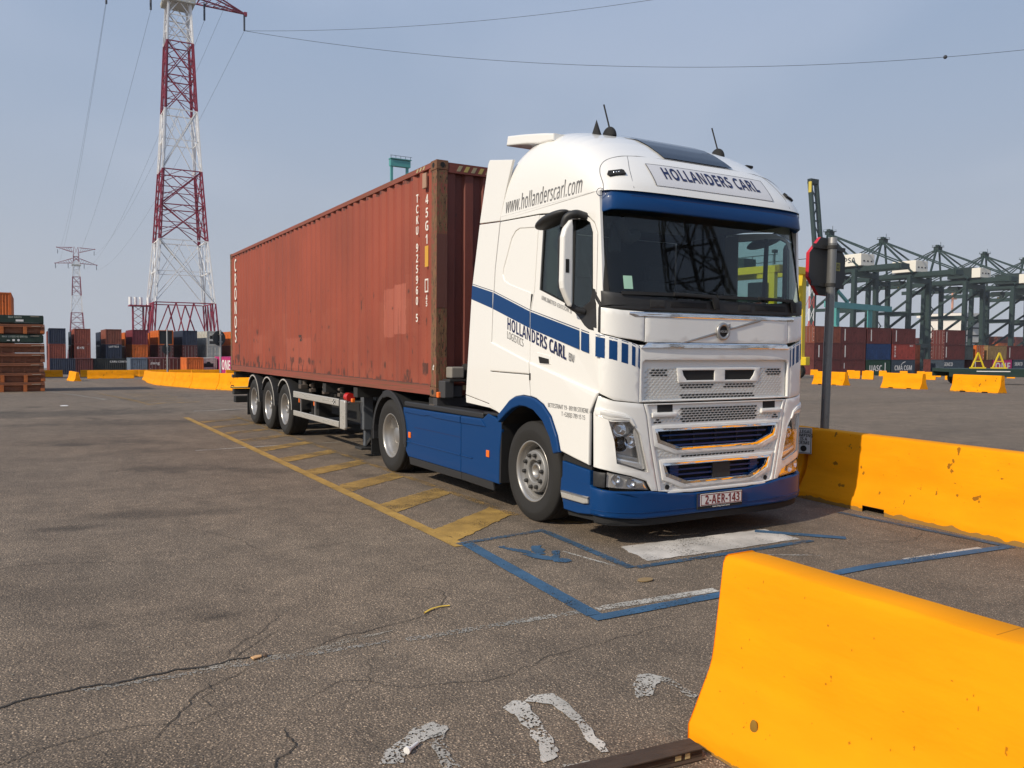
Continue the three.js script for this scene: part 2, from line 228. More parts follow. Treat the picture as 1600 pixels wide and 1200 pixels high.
// cracks: thin jagged dark fissures, some with pale sand along them
const crackMat = std(0.03, 0.026, 0.022, 0.95), sandMat = new THREE.MeshStandardMaterial({ color: C(0.33, 0.295, 0.24), roughness: 0.95, alphaMap: wear.heavy, transparent: true, alphaTest: 0.4 });
function crack(pts, w, seed, y = 0.0045) {
  const r = makeRandom(seed), c = new THREE.CatmullRomCurve3(pts.map(([x, z]) => V(x, 0, z))), L = c.getLength(), n = Math.ceil(L / 0.022), P = [], p = [];
  for (let i = 0; i <= n; i++) { const q = c.getPointAt(i / n), t = c.getTangentAt(i / n), j = (fbm(i * 0.16, seed * 3.3, 3) - 0.5) * 0.09 + (r() - 0.5) * 0.012, ww = w * (0.25 + 1.1 * fbm(i * 0.09, seed * 7.7, 3)) * Math.min(1, 6 * i / n + 0.1, 6 * (1 - i / n) + 0.1); P.push([q.x - t.z * j, q.z + t.x * j, -t.z * ww / 2, t.x * ww / 2]); }
  for (let i = 0; i < n; i++) { const a = P[i], b = P[i + 1], g = (x, z) => [x, groundY(x, z) + y, z]; p.push(...g(a[0] - a[2], a[1] - a[3]), ...g(b[0] + b[2], b[1] + b[3]), ...g(b[0] - b[2], b[1] - b[3]), ...g(a[0] - a[2], a[1] - a[3]), ...g(a[0] + a[2], a[1] + a[3]), ...g(b[0] + b[2], b[1] + b[3])); }
  const g = new THREE.BufferGeometry(); g.setAttribute('position', new THREE.Float32BufferAttribute(p, 3)); g.setAttribute('uv', new THREE.Float32BufferAttribute(p.filter((_, i) => i % 3 !== 1), 2)); g.setAttribute('normal', new THREE.Float32BufferAttribute(p.map((_, i) => (i % 3 === 1 ? 1 : 0)), 3)); return g;
}
[[[[-6.2, 2.45], [-5.65, 2.42], [-5.37, 2.38], [-5.05, 2.37], [-4.8, 2.38], [-4.5, 2.37], [-4.36, 2.40], [-4.24, 2.44]], 0.024], [[[-4.55, 2.36], [-4.36, 2.12], [-4.2, 1.98]], 0.012], [[[-4.6, 2.33], [-4.4, 2.05], [-4.1, 1.66]], 0.009], [[[-4.24, 2.44], [-4.0, 2.31], [-3.81, 2.27], [-3.54, 2.23], [-3.31, 2.14], [-3.2, 2.02]], 0.016], [[[-3.22, 2.1], [-3.05, 1.9], [-3.02, 1.7], [-3.22, 1.5]], 0.012], [[[-4.4, 2.46], [-4.62, 2.62], [-4.83, 2.74], [-4.88, 2.86], [-5.03, 3.1], [-5.15, 3.2]], 0.012], [[[-4.7, 2.6], [-4.78, 2.78], [-4.76, 2.95]], 0.010], [[[-5.9, 3.1], [-5.4, 3.0], [-5.15, 2.95], [-4.9, 3.05], [-4.6, 2.9]], 0.010], [[[-4.5, 3.15], [-4.1, 2.95], [-3.87, 3.15], [-3.6, 3.24], [-3.47, 3.27], [-3.1, 3.2], [-2.81, 3.13], [-2.4, 3.1], [-1.99, 3.07]], 0.010], [[[-4.3, 3.3], [-4.0, 3.0], [-3.85, 2.7], [-3.7, 2.5]], 0.008], [[[-4.7, 3.7], [-4.55, 3.5], [-4.5, 3.3]], 0.014], [[[-6.2, -0.3], [-5.5, -0.42], [-4.6, -0.05], [-3.81, 0.08], [-3.0, 0.0], [-2.5, 0.1]], 0.010], [[[-6.0, -3.0], [-5.0, -2.6], [-4.0, -2.75], [-3.0, -3.05]], 0.010], [[[-3.81, 0.08], [-3.95, -0.6], [-4.35, -1.5]], 0.007], [[[-3.0, 1.2], [-2.75, 1.05], [-2.5, 1.15]], 0.008], [[[-1.9, -0.35], [-1.6, -0.05], [-1.35, -0.15], [-1.2, 0.15]], 0.009], [[[0.8, 2.2], [1.4, 2.35], [1.9, 2.2]], 0.008]].forEach(([p, w], i) => mark('crack', crack(p, w * (i === 0 ? 0.75 : 0.5), 11 + i), crackMat));
mark('sand_streak', crack([[-4.85, 2.42], [-4.55, 2.41], [-4.36, 2.44], [-4.1, 2.42], [-3.6, 2.33]], 0.075, 61, 0.0035), sandMat);
mark('sand_streak', crack([[-5.3, 2.42], [-5.1, 2.41], [-4.95, 2.40]], 0.04, 62, 0.0035), sandMat);

// ---------------------------------------------------------------- concrete barriers painted yellow
const barrierTex = (seed) => texture(1024, 256, (u, v, i, j) => {
  let r = 236, g = 150, b = 4;
  const n = fbm(u * 10, v * 6, 5, 0, seed), k = 1 + 0.12 * (n - 0.5);
  r *= k; g *= k; b *= k;
  const pits = vnoise(u * 200, v * 50, 0, seed + 5) * 0.7 + vnoise(u * 420, v * 105, 0, seed + 6) * 0.3; if (pits > 0.915) { r = 168; g = 104; b = 12; }
  const scuff = fbm(u * 44, v * 9, 5, 0, seed + 9); if (scuff > 0.765 && seed > 110) { r = mix(r, 110, 0.7); g = mix(g, 74, 0.7); b = mix(b, 30, 0.7); }
  const foot = v * 256 + 16 * (fbm(u * 30, 2, 3, 0, seed + 12) - 0.5); if (foot < (seed > 110 ? 9 : 2)) { const q = 0.8; r = mix(r, 128, q); g = mix(g, 104, q); b = mix(b, 72, q); }
  return [r, g, b].map((c) => clamp(c, 0, 255));
});
const barrierMats = [101, 131, 151].map((s) => new THREE.MeshPhysicalMaterial({ map: barrierTex(s), roughness: 0.85, specularIntensity: 0.35, bumpMap: grimeBump, bumpScale: 0.003 }));
const concreteMat = std(0.34, 0.31, 0.26, 0.9, 0, { bumpMap: grimeBump, bumpScale: 0.004 });
function barrierBody(L, { pockets = true, seed = 1, fine = true } = {}) {
  // cross-section (x, y): wide foot, sloped toe, near-vertical stem, rounded top
  const half = [[0.30, 0.0], [0.30, 0.075], [0.285, 0.10], [0.18, 0.30], [0.165, 0.345], [0.155, 0.40], [0.105, 0.775], [0.092, 0.80], [0.075, 0.807]];
  const prof = [...half.map(([x, y]) => [-x, y]), ...half.slice().reverse().map(([x, y]) => [x, y])];
  const n = fine ? Math.ceil(L / 0.09) : 6, m = prof.length, P = [], U = [], r = makeRandom(seed), p = [], u = [];
  const gapAt = (z) => pockets && (Math.abs(z - L * 0.27) < 0.14 || Math.abs(z - L * 0.73) < 0.14);
  const zs = []; for (let i = 0; i <= n; i++) zs.push(L * i / n);
  if (pockets) for (const c of [0.27, 0.73]) for (const e of [-0.1401, -0.1399, 0.1399, 0.1401]) zs.push(L * c + e);
  zs.sort((a, b) => a - b);
  zs.forEach((z, i) => { const end = Math.min(z, L - z) < 0.012 ? 0.012 : 0; prof.forEach(([x, y], k) => { let yy = y, xx = x * (1 - end * 2); if (y > 0.7) yy -= end * 0.5; if (y < 0.02 && gapAt(z)) yy = 0.068; if (y === 0 && fine) yy += gapAt(z) ? 0 : 0; const w = fine ? 0.004 * (fbm(z * 5 + k, y * 5 + seed, 3) - 0.5) : 0; P.push([xx + Math.sign(x) * w, yy, z]); U.push([z / 4, (y + (Math.abs(x) < 0.1 ? 0.09 - Math.abs(x) : 0)) / 1.0]); }); });
  const quad = (a, b, c, d) => { for (const q of [a, b, c, a, c, d]) { p.push(...P[q]); u.push(...U[q]); } };
  for (let i = 0; i < zs.length - 1; i++) for (let k = 0; k < m - 1; k++) { const a = i * m + k; quad(a, a + m, a + m + 1, a + 1); }
  const g = new THREE.BufferGeometry(); g.setAttribute('position', new THREE.Float32BufferAttribute(p, 3)); g.setAttribute('uv', new THREE.Float32BufferAttribute(u, 2));
  const cap = (z, flip) => { const s = flatten(new THREE.ShapeGeometry(shapeOf(prof))); s.translate(0, 0, z); const q = s.attributes.position, uu = []; for (let i = 0; i < q.count; i++) uu.push((q.getX(i) + 0.3) / 4, q.getY(i)); s.setAttribute('uv', new THREE.Float32BufferAttribute(uu, 2)); s.deleteAttribute('normal'); return s; };
  g.deleteAttribute('normal');
  const all = mergeGeometries([g, cap(0), cap(L)]); return toCreasedNormals(all, 0.7);
}
function barrier(label, x, z, turn, { L = 4, seed = 1, group, fine = true, pockets = true } = {}) {
  const b = thing('concrete_barrier', label, 'barrier', [x, groundY(x, z), z], turn, group);
  part('body', barrierBody(L, { seed, fine, pockets }), barrierMats[seed % 3], b);
  return b;
}
{
  const near = barrier('big yellow concrete barrier filling the lower right corner', -2.70, 4.29, 0, { seed: 3, pockets: false });
  const pit = new THREE.SphereGeometry(0.026, 12, 8).scale(0.35, 1.25, 0.8); part('lifting_pocket', pit.translate(-0.244, 0.18, 0.33), std(0.24, 0.13, 0.015, 0.9), near);
  barrier('yellow barrier beside the lorry cab, half in its shadow, under the post', 2.60, 0.36, -0.083, { seed: 2 });
  barrier('yellow barrier mostly hidden behind the lorry cab, end to end with the next', 2.94, -3.70, -0.083, { seed: 4 });
}

// ---------------------------------------------------------------- the lorry's tractor unit
const tractor = thing('lorry_tractor', 'white and blue lorry tractor unit with sleeper cab and company lettering', 'lorry');
const HW = 1.25, ZB = 1.0, ZD = 0.38, NE = 4.4;               // plan of the cab front: a rounded-off rectangle
const planZ = (x) => ZB + ZD * Math.max(0, 1 - Math.min(1, Math.abs(x) / HW) ** NE) ** (1 / NE);
const planX = (z) => (z <= ZB ? HW : HW * Math.max(0, 1 - ((z - ZB) / ZD) ** NE) ** (1 / NE));
const arc = (() => {                                            // table: distance along the front from the middle -> x, z, normal
  const t = [[0, 0, ZB + ZD]]; let s = 0, px = 0, pz = ZB + ZD;
  for (let i = 1; i <= 4000; i++) { const f = (i / 4000) * Math.PI / 2, x = HW * Math.sin(f) ** (2 / NE), z = ZB + ZD * Math.cos(f) ** (2 / NE); s += Math.hypot(x - px, z - pz); t.push([s, x, z]); px = x; pz = z; }
  return t;
})();
const S_MAX = arc[arc.length - 1][0];
function onArc(s) {
  const a = Math.abs(s), sg = Math.sign(s) || 1; if (a >= S_MAX) return [sg * HW, ZB - (a - S_MAX), sg, 0];
  let lo = 0, hi = arc.length - 1; while (hi - lo > 1) { const m = (lo + hi) >> 1; if (arc[m][0] <= a) lo = m; else hi = m; }
  const A = arc[lo], B = arc[hi], t = (a - A[0]) / (B[0] - A[0] || 1), lo2 = arc[Math.max(0, lo - 6)], hi2 = arc[Math.min(arc.length - 1, hi + 6)];
  let nx = -(hi2[2] - lo2[2]), nz = hi2[1] - lo2[1]; const n = Math.hypot(nx, nz); nx /= n; nz /= n;
  return [sg * mix(A[1], B[1], t), mix(A[2], B[2], t), sg * nx, nz];
}
const sOf = (x) => { const a = Math.abs(x); let lo = 0, hi = arc.length - 1; while (hi - lo > 1) { const m = (lo + hi) >> 1; if (arc[m][1] <= a) lo = m; else hi = m; } return Math.sign(x) * mix(arc[lo][0], arc[hi][0], (a - arc[lo][1]) / (arc[hi][1] - arc[lo][1] || 1)); };
const sAtZ = (z) => { let best = 0; for (const q of arc) if (q[2] >= z) best = q[0]; return best; };   // distance along the front where the corner has come back to z
const leanAt = (y) => (y > 2.2 ? -0.13 * (y - 2.2) / 0.75 : 0);
function wrap(geo, off = 0, maxEdge = 0.07) {   // bend a flat piece (x = distance along the front, y = height, z = proud) onto the cab front
  let g = flatten(geo); g.deleteAttribute('uv'); g.deleteAttribute('normal');
  g = new TessellateModifier(maxEdge, 7).modify(g);
  const p = g.attributes.position;
  for (let i = 0; i < p.count; i++) { const y = p.getY(i), [x, z, nx, nz] = onArc(p.getX(i)), o = p.getZ(i) + off; p.setXYZ(i, x + nx * o, y, z + nz * o + leanAt(y)); }
  g.deleteAttribute('normal'); return flatten(toCreasedNormals(g, 0.55));
}
const X = (list) => list.map(([x, y]) => [sOf(x), y]);          // outlines given by true x
const flip = (pts) => pts.map(([x, y]) => [-x, y]).reverse();
const bothWays = (fn) => [1, -1].map(fn);
function side(pts, X0, thick, opt = {}) {   // flat piece of the right-hand side, outline in (z, y); follows the cab corner in front
  const g = flatten(plate(pts, thick, opt)); g.applyMatrix4(new THREE.Matrix4().set(0, 0, -1, 0, 0, 1, 0, 0, 1, 0, 0, 0, 0, 0, 0, 1)).translate(-(X0 - thick), 0, 0);
  const p = g.attributes.position; for (let i = 0; i < p.count; i++) { const z = p.getZ(i); if (z > ZB) p.setX(i, p.getX(i) + (HW - planX(z))); }
  g.computeVertexNormals(); return g;
}
const bothSides = (fn) => { for (const s of [-1, 1]) fn(s, (g) => (s < 0 ? g : mirrorX(g))); };

// --- roof: high sleeper roof, steep front panel, sloped middle, tall rear
const roofStops = [[1.34, 0], [1.333, 0.02], [1.32, 0.055], [1.30, 0.095], [1.26, 0.155], [1.21, 0.22], [1.16, 0.28], [1.11, 0.335], [1.05, 0.388], [0.95, 0.462], [0.8, 0.56], [0.65, 0.64], [0.5, 0.70], [0.35, 0.745], [0.2, 0.78], [0.0, 0.81], [-0.2, 0.82], [-0.4, 0.805], [-0.5, 0.77], [-0.56, 0.72]];
const roofCurve = (z) => { for (let i = 0; i < roofStops.length - 1; i++) { const a = roofStops[i], b = roofStops[i + 1]; if (z >= b[0]) return mix(a[1], b[1], clamp((a[0] - z) / (a[0] - b[0]))); } return 0.72; };
const RY = 3.10, RM = 4.4;
function roofPoint(phi, zc) {   // phi across (-1..1), zc along
  const c = Math.sin(Math.abs(phi) * Math.PI / 2), xr = c ** (2 / RM), sr = Math.cos(Math.abs(phi) * Math.PI / 2) ** (2 / RM);
  const x = Math.sign(phi) * xr * HW, shift = (ZB + ZD - planZ(x)) * sstep(0.2, 1.2, zc), y = RY + roofCurve(zc) * sr;
  return [x * (1 - 0.02 * sstep(3.1, 3.8, y)), y, zc - shift + 0.24 * sstep(0.5, -0.56, zc) * (y - RY) / 0.8 - (zc > 1.0 ? 0.05 * 0 : 0)];
}
function roofPatch(p0, p1, z0, z1, np, nz, off = 0) {
  const pos = [], idx = [], n = V(), a = V(), b = V();
  for (let j = 0; j <= nz; j++) for (let i = 0; i <= np; i++) {
    const ph = mix(p0, p1, i / np), zc = mix(z0, z1, j / nz), q = V(...roofPoint(ph, zc));
    if (off) { a.set(...roofPoint(ph + 0.004, zc)).sub(q); b.set(...roofPoint(ph, zc - 0.01)).sub(q); n.crossVectors(a, b).normalize(); if (n.y < 0) n.negate(); q.addScaledVector(n, off); }
    pos.push(q.x, q.y, q.z); if (i < np && j < nz) { const k = j * (np + 1) + i; idx.push(k, k + 1, k + np + 1, k + 1, k + np + 2, k + np + 1); }
  }
  const g = new THREE.BufferGeometry(); g.setAttribute('position', new THREE.Float32BufferAttribute(pos, 3)); g.setIndex(idx); g.computeVertexNormals(); return g;
}
const roof = part('roof', roofPatch(-1, 1, 1.34, -0.56, 96, 110), M.white, tractor);
{ const pts = []; for (let i = 0; i <= 40; i++) { const q = roofPoint(mix(-1, 1, i / 40), -0.56); pts.push(q); } const pos = []; for (let i = 0; i < 40; i++) pos.push(0, 3.1, -0.5, ...pts[i], ...pts[i + 1]); const g = new THREE.BufferGeometry(); g.setAttribute('position', new THREE.Float32BufferAttribute(pos, 3)); g.computeVertexNormals(); part('rear_wall', g, M.white, roof); }
const zOnRoof = (x, zc) => { const ph = Math.sign(x) * Math.asin((Math.abs(x) / HW) ** (RM / 2)) / (Math.PI / 2); return roofPoint(ph, zc); };
const phiOf = (x) => Math.sign(x) * Math.asin((Math.abs(x) / HW) ** (RM / 2)) / (Math.PI / 2);
part('roof_hatch_glass', roofPatch(phiOf(-0.44), phiOf(0.44), 1.045, 0.2, 28, 30, 0.012), M.darkGlass, roof, 'dark tinted roof window');
part('sign_panel', roofPatch(phiOf(-0.72), phiOf(0.72), 1.312, 1.150, 28, 10, 0.006), std(0.60, 0.60, 0.615, 0.5), roof, 'pale grey name board above the visor');
part('board_frame', [roofPatch(phiOf(-0.732), phiOf(0.732), 1.150, 1.144, 28, 2, 0.006), roofPatch(phiOf(-0.732), phiOf(-0.722), 1.312, 1.15, 2, 12, 0.006), roofPatch(phiOf(0.722), phiOf(0.732), 1.312, 1.15, 2, 12, 0.006)], M.ink, roof);
{ // HOLLANDERS CARL on the name board
  const t = textShape('HOLLANDERS CARL', 0.150, { squeeze: 0.625, depth: 0, center: true, gap: 0.012 }), p = t.attributes.position;
  const L = 0.285;
  for (let i = 0; i < p.count; i++) { const x = p.getX(i), y = p.getY(i), k = (y + 0.075) / L, zc = mix(1.312, 1.135, k), q = zOnRoof(x, zc), q2 = zOnRoof(x, zc - 0.01); const ny = -(q2[2] - q[2]), nz = q2[1] - q[1], n = Math.hypot(ny, nz); p.setXYZ(i, q[0], q[1] + ny / n * 0.011, q[2] + nz / n * 0.011); }
  t.computeVertexNormals(); part('lettering', t, M.navy, roof, 'dark blue company name on the name board');
}
for (const s of [-1, 1]) {
  // lamp let into the roof corner: a small frame of its own on the sloped panel
  const at = (dx, dz) => V(...zOnRoof(s * (1.075 + dx), 1.235 - dz)), o = at(0, 0), ex = at(0.02, 0).sub(at(-0.02, 0)).multiplyScalar(s).normalize(), ez = at(0, 0.02).sub(at(0, -0.02)).normalize(), n = V().crossVectors(ex, ez).normalize(); if (n.z < 0) n.negate(); const ey = V().crossVectors(n, ex);
  const fr = new THREE.Matrix4().makeBasis(ex, ey, n).setPosition(o.addScaledVector(n, -0.004)), f = (g) => g.applyMatrix4(fr), k = s;
  const lampShell = part('marker_lamp', f(plate([[-0.08 * k, -0.028], [0.07 * k, -0.03], [0.085 * k, 0.0], [0.065 * k, 0.034], [-0.06 * k, 0.036], [-0.078 * k, 0.02]], 0.022, { bevel: 0.006 })), M.softBlack, tractor);
  part('lens', [-0.024, 0, 0.024].map((a) => f(new THREE.SphereGeometry(0.009, 10, 8).translate(a, 0, 0.02))), M.lamp, lampShell);
}
// panel seams in the roof shell
{ const rib = (pts, w) => { const q = pts.map(([x, z]) => { const c = V(...zOnRoof(x, z)), a = V(...zOnRoof(x + 0.01 * Math.sign(x) * -1, z)).sub(c), b = V(...zOnRoof(x, z - 0.01)).sub(c), n = V().crossVectors(a, b).normalize(); if (n.z + n.y + (x < 0 ? -n.x : n.x) < 0) n.negate(); return c.addScaledVector(n, 0.0005); }); return new THREE.TubeGeometry(new THREE.CatmullRomCurve3(q), 40, w, 5); };
  for (const s of [-1, 1]) part('panel_seam', rib([[s * 1.215, 1.335], [s * 1.205, 1.30], [s * 1.195, 1.25], [s * 1.18, 1.19], [s * 1.15, 1.13], [s * 1.09, 1.085], [s * 0.95, 1.06], [s * 0.75, 1.055]], 0.0035), M.ink, roof);
  part('panel_seam', rib([[-0.75, 1.055], [-0.3, 1.055], [0.3, 1.055], [0.75, 1.055]], 0.003), M.ink, roof);
  for (const s of [-1, 1]) part('panel_seam', rib([[s * 0.97, 1.33], [s * 0.955, 1.27], [s * 0.93, 1.2], [s * 0.89, 1.12], [s * 0.86, 1.062]], 0.0025), M.ink, roof); }
// rear roof wing
part('roof_wing', (() => { const out = [[-0.72, 3.885], [-0.69, 3.985], [-0.35, 3.93], [0.0, 3.865], [0.2, 3.82], [0.2, 3.75], [-0.05, 3.77], [-0.3, 3.82]]; return side(out, 1.10, 2.20, { bevel: 0.018, seg: 3 }); })(), M.white, tractor);
for (const s of [-1, 1]) part('wing_stay', bar([s * 0.86, 3.7, -0.36], [s * 0.86, 3.9, -0.44], 0.05, 0.22), M.white, tractor);
// aerials
for (const [x, z, h] of [[-0.60, 0.42, 0.24], [0.86, 0.42, 0.24]]) { const q = zOnRoof(x, z); const b = part('aerial_base', new THREE.SphereGeometry(0.09, 20, 12, 0, 6.3, 0, 1.6).scale(0.62, 1.05, 1).translate(q[0], q[1] - 0.012, q[2]), M.softBlack, tractor); part('aerial', bar([q[0], q[1] + 0.07, q[2]], [q[0] - 0.02, q[1] + 0.07 + h, q[2] - 0.07], 0.016, 0.016, 8), M.softBlack, b); }
{ const q = zOnRoof(-0.72, 0.36); part('aerial_base', new THREE.ConeGeometry(0.06, 0.16, 14).scale(0.7, 1, 1.1).translate(q[0], q[1] + 0.06, q[2]), M.softBlack, tractor); }
{ const q = zOnRoof(1.0, 0.75); part('roof_latch', box(0.1, 0.03, 0.05, q[0], q[1] + 0.01, q[2], 0.01), M.softBlack, tractor); }

// --- cab sides
const doorHole = [[0.275, 2.935], [0.76, 2.905], [0.96, 2.89], [1.05, 2.845], [1.095, 2.75], [1.105, 2.24], [1.15, 2.13], [1.16, 1.905], [1.04, 1.925], [0.98, 1.955], [0.89, 2.03], [0.72, 2.125], [0.5, 2.20], [0.215, 2.295]];
bothSides((s, m) => {
  const fair = part('roof_side', m(side([[-0.562, 3.06], [0.2, 3.03], [0.62, 2.99], [0.88, 2.96], [1.005, 2.91], [1.115, 2.832], [1.158, 2.735], [1.150, 2.2], [1.20, 2.13], [1.215, 2.13], [1.20, 2.5], [1.175, 2.93], [1.165, 3.10], [1.05, 3.10], [0.5, 3.10], [-0.558, 3.10]], 1.25, 0.03, { bevel: 0.003 })), M.white, tractor);
  const door = part('door', m(side([[0.055, 1.59], [0.055, 2.07], [0.13, 2.3], [0.205, 3.015], [0.62, 2.978], [0.875, 2.948], [1.0, 2.898], [1.105, 2.822], [1.148, 2.73], [1.142, 2.2], [1.192, 2.12], [1.20, 1.86], [1.20, 1.345], [0.65, 1.462]], 1.25, 0.035, { holes: [doorHole], bevel: 0.005 })), M.white, tractor);
  part('door_glass', m(side(doorHole, 1.232, 0.004, { bevel: 0 })), M.sideGlass, door);
  part('window_seal', m(side(doorHole.map(([a, b]) => [a, b]), 1.236, 0.02, { holes: [doorHole.map(([a, b]) => [mix(a, 0.68, 0.035), mix(b, 2.5, 0.03)])], bevel: 0.002 })), M.softBlack, door);
  part('corner_panel', m(side([[0.80, 2.075], [0.89, 2.015], [0.98, 1.938], [1.04, 1.905], [1.198, 1.868], [1.198, 2.118], [1.145, 2.215], [1.13, 2.25], [1.10, 2.26], [1.06, 2.15], [0.94, 2.10]], 1.2535, 0.03, { bevel: 0.004 })), M.blackPlastic, door, 'black plastic triangle below the mirror');
  part('divider', m(side([[0.735, 2.12], [0.775, 2.105], [0.80, 2.90], [0.76, 2.905]], 1.236, 0.03, { bevel: 0.003 })), M.softBlack, door);
  const low = part('door_lower', m(side([[0.058, 1.598], [0.65, 1.470], [1.198, 1.353], [1.165, 1.30], [1.085, 1.17], [1.08, 0.705], [0.87, 0.738], [0.635, 0.78], [0.585, 0.92], [0.475, 1.09], [0.335, 1.195], [0.20, 1.245], [0.088, 1.262]], 1.266, 0.045, { bevel: 0.016, seg: 4 })), M.white, door);
  const hp = part('handle_recess', m(side([[0.17, 1.70], [0.42, 1.665], [0.43, 1.58], [0.24, 1.575], [0.19, 1.62]], 1.2505, 0.012, { bevel: 0.005 })), M.white, door);
  part('handle', m(side([[0.225, 1.655], [0.40, 1.632], [0.405, 1.588], [0.245, 1.592]], 1.262, 0.02, { bevel: 0.007 })), M.softBlack, door);
  part('lock', m(side([[0.068, 1.49], [0.098, 1.488], [0.098, 1.418], [0.068, 1.42]], 1.2685, 0.01, { bevel: 0.003 })), M.chassis, door);
  // sleeper side with shallow pressed recess
  const rec = [[0.155, 2.905], [-0.17, 2.935], [-0.25, 2.915], [-0.33, 2.85], [-0.49, 2.56], [-0.505, 2.50], [-0.47, 2.435], [-0.36, 2.39], [0.095, 2.27]];
  const sl = part('sleeper_side', m(side([[-0.563, 3.05], [0.197, 3.02], [0.122, 2.3], [0.047, 2.07], [0.047, 1.592], [-0.733, 1.79], [-0.715, 2.09], [-0.665, 2.57]], 1.25, 0.035, { holes: [rec], bevel: 0.009, seg: 3 })), M.white, tractor);
  part('recess_panel', m(side(rec.map(([a, b]) => [a + (a < -0.1 ? -0.02 : 0.02), b + (b > 2.6 ? 0.02 : -0.02)]), 1.2425, 0.012, { bevel: 0 })), M.white, sl);
  const lower = part('locker_door', m(side([[-0.735, 1.80], [0.049, 1.60], [0.049, 1.478], [-0.745, 1.487]], 1.264, 0.045, { bevel: 0.014, seg: 4 })), M.white, tractor);
  part('locker_lower', m(side([[-0.745, 1.480], [0.049, 1.470], [0.078, 1.262], [-0.04, 1.268], [-0.20, 1.245], [-0.30, 1.205], [-0.43, 1.115], [-0.53, 1.045], [-0.762, 1.12]], 1.2615, 0.045, { bevel: 0.006 })), M.white, lower);
  // air deflectors behind the cab
  const du = part('side_deflector', m(side([[-0.31, 3.645], [-0.80, 3.735], [-0.835, 3.70], [-1.022, 3.092], [-0.572, 3.062], [-0.43, 3.40]], 1.252, 0.03, { bevel: 0.006 })), M.white, tractor);
  part('lower_deflector', m(side([[-1.024, 3.078], [-0.574, 3.05], [-0.674, 2.57], [-0.724, 2.09], [-0.758, 1.48], [-0.772, 1.135], [-1.335, 1.205], [-1.195, 2.40]], 1.252, 0.03, { bevel: 0.006 })), M.white, du);
  part('deflector_flap', m(side([[-1.335, 1.196], [-0.775, 1.126], [-0.535, 1.052], [-0.76, 1.09], [-1.325, 1.115]], 1.25, 0.025, { bevel: 0.004 })), M.white, du);
  // wheel-arch trim
  const ao = [[-0.545, 1.03], [-0.43, 1.108], [-0.30, 1.2], [-0.20, 1.24], [-0.04, 1.263], [0.09, 1.257], [0.20, 1.24], [0.335, 1.19], [0.475, 1.085], [0.585, 0.915], [0.632, 0.77]], ai = [[0.535, 0.745], [0.47, 0.89], [0.335, 1.04], [0.17, 1.13], [0.03, 1.155], [-0.09, 1.158], [-0.24, 1.12], [-0.36, 1.06], [-0.525, 0.955]];
  part('wheel_arch_trim', m(side([...ao, ...ai], 1.285, 0.07, { bevel: 0.014, seg: 3 })), M.blue, tractor, 'blue wheel arch flare');
  part('arch_liner', m(side([[0.60, 0.30], [0.60, 0.74], [0.52, 0.90], [0.38, 1.05], [0.2, 1.15], [0, 1.17], [-0.2, 1.15], [-0.4, 1.05], [-0.56, 0.93], [-0.58, 0.3], [-0.62, 0.3], [-0.62, 1.0], [-0.4, 1.14], [-0.2, 1.2], [0, 1.22], [0.2, 1.2], [0.4, 1.13], [0.56, 0.98], [0.64, 0.8], [0.64, 0.30]], 1.215, 0.7, { bevel: 0 })), M.softBlack, tractor);
  // step panel below the door
  const st = part('step_panel', m(side([[0.645, 0.69], [1.085, 0.655], [1.085, 0.53], [1.13, 0.52], [1.13, 0.27], [0.90, 0.245], [0.675, 0.245], [0.655, 0.33], [0.615, 0.42], [0.625, 0.52], [0.645, 0.55]], 1.25, 0.05, { bevel: 0.01 })), M.blue, tractor);
  part('step_gap', m(side([[0.64, 0.775], [0.87, 0.733], [1.08, 0.70], [1.08, 0.658], [0.645, 0.695]], 1.225, 0.03, { bevel: 0 })), M.softBlack, tractor);
  part('step_tread', m(span(-1.275, -1.15, 0.405, 0.42, 0.66, 1.09)), M.steel, st);
  part('step_edge', m(side([[0.655, 0.405], [1.09, 0.425], [1.085, 0.365], [1.02, 0.352], [0.675, 0.352]], 1.275, 0.03, { bevel: 0.01 })), M.alu, st, 'bright metal lower step');
  part('lower_lip', m(side([[0.68, 0.24], [1.13, 0.262], [1.13, 0.21], [0.70, 0.19]], 1.21, 0.03, { bevel: 0.004 })), M.softBlack, tractor);
  if (s < 0) {
    // painted stripe and lettering on this side
    const stripe = (pts, X0) => side(pts, X0, 0.0022, { bevel: 0 });
    const d = [[-1.192, 2.425, 2.27], [-0.735, 2.315, 2.145], [-0.70, 2.305, 2.135], [0.049, 2.082, 1.925], [0.056, 2.080, 1.923], [0.91, 1.885, 1.725]];
    part('blue_stripe', [stripe([[-1.188, 2.428], [-0.712, 2.325], [-0.718, 2.155], [-1.198, 2.275]], 1.2545), stripe([[-0.70, 2.322], [0.045, 2.096], [0.045, 1.932], [-0.708, 2.150]], 1.2525), stripe([[0.058, 2.092], [0.90, 1.895], [0.90, 1.727], [0.058, 1.928]], 1.2525), stripe([[0.93, 1.888], [1.05, 1.861], [1.05, 1.694], [0.93, 1.720]], 1.2525)], M.blue, sl, 'broad blue stripe along the cab side');
    part('thin_stripe', [stripe([[-1.186, 2.447], [-0.712, 2.344], [-0.712, 2.338], [-1.186, 2.441]], 1.2545), stripe([[-0.70, 2.341], [0.045, 2.115], [0.045, 2.109], [-0.70, 2.335]], 1.2525), stripe([[0.058, 2.111], [0.90, 1.914], [0.90, 1.908], [0.058, 2.105]], 1.2525), stripe([[0.93, 1.906], [1.05, 1.879], [1.05, 1.873], [0.93, 1.900]], 1.2525)], M.navy, sl);
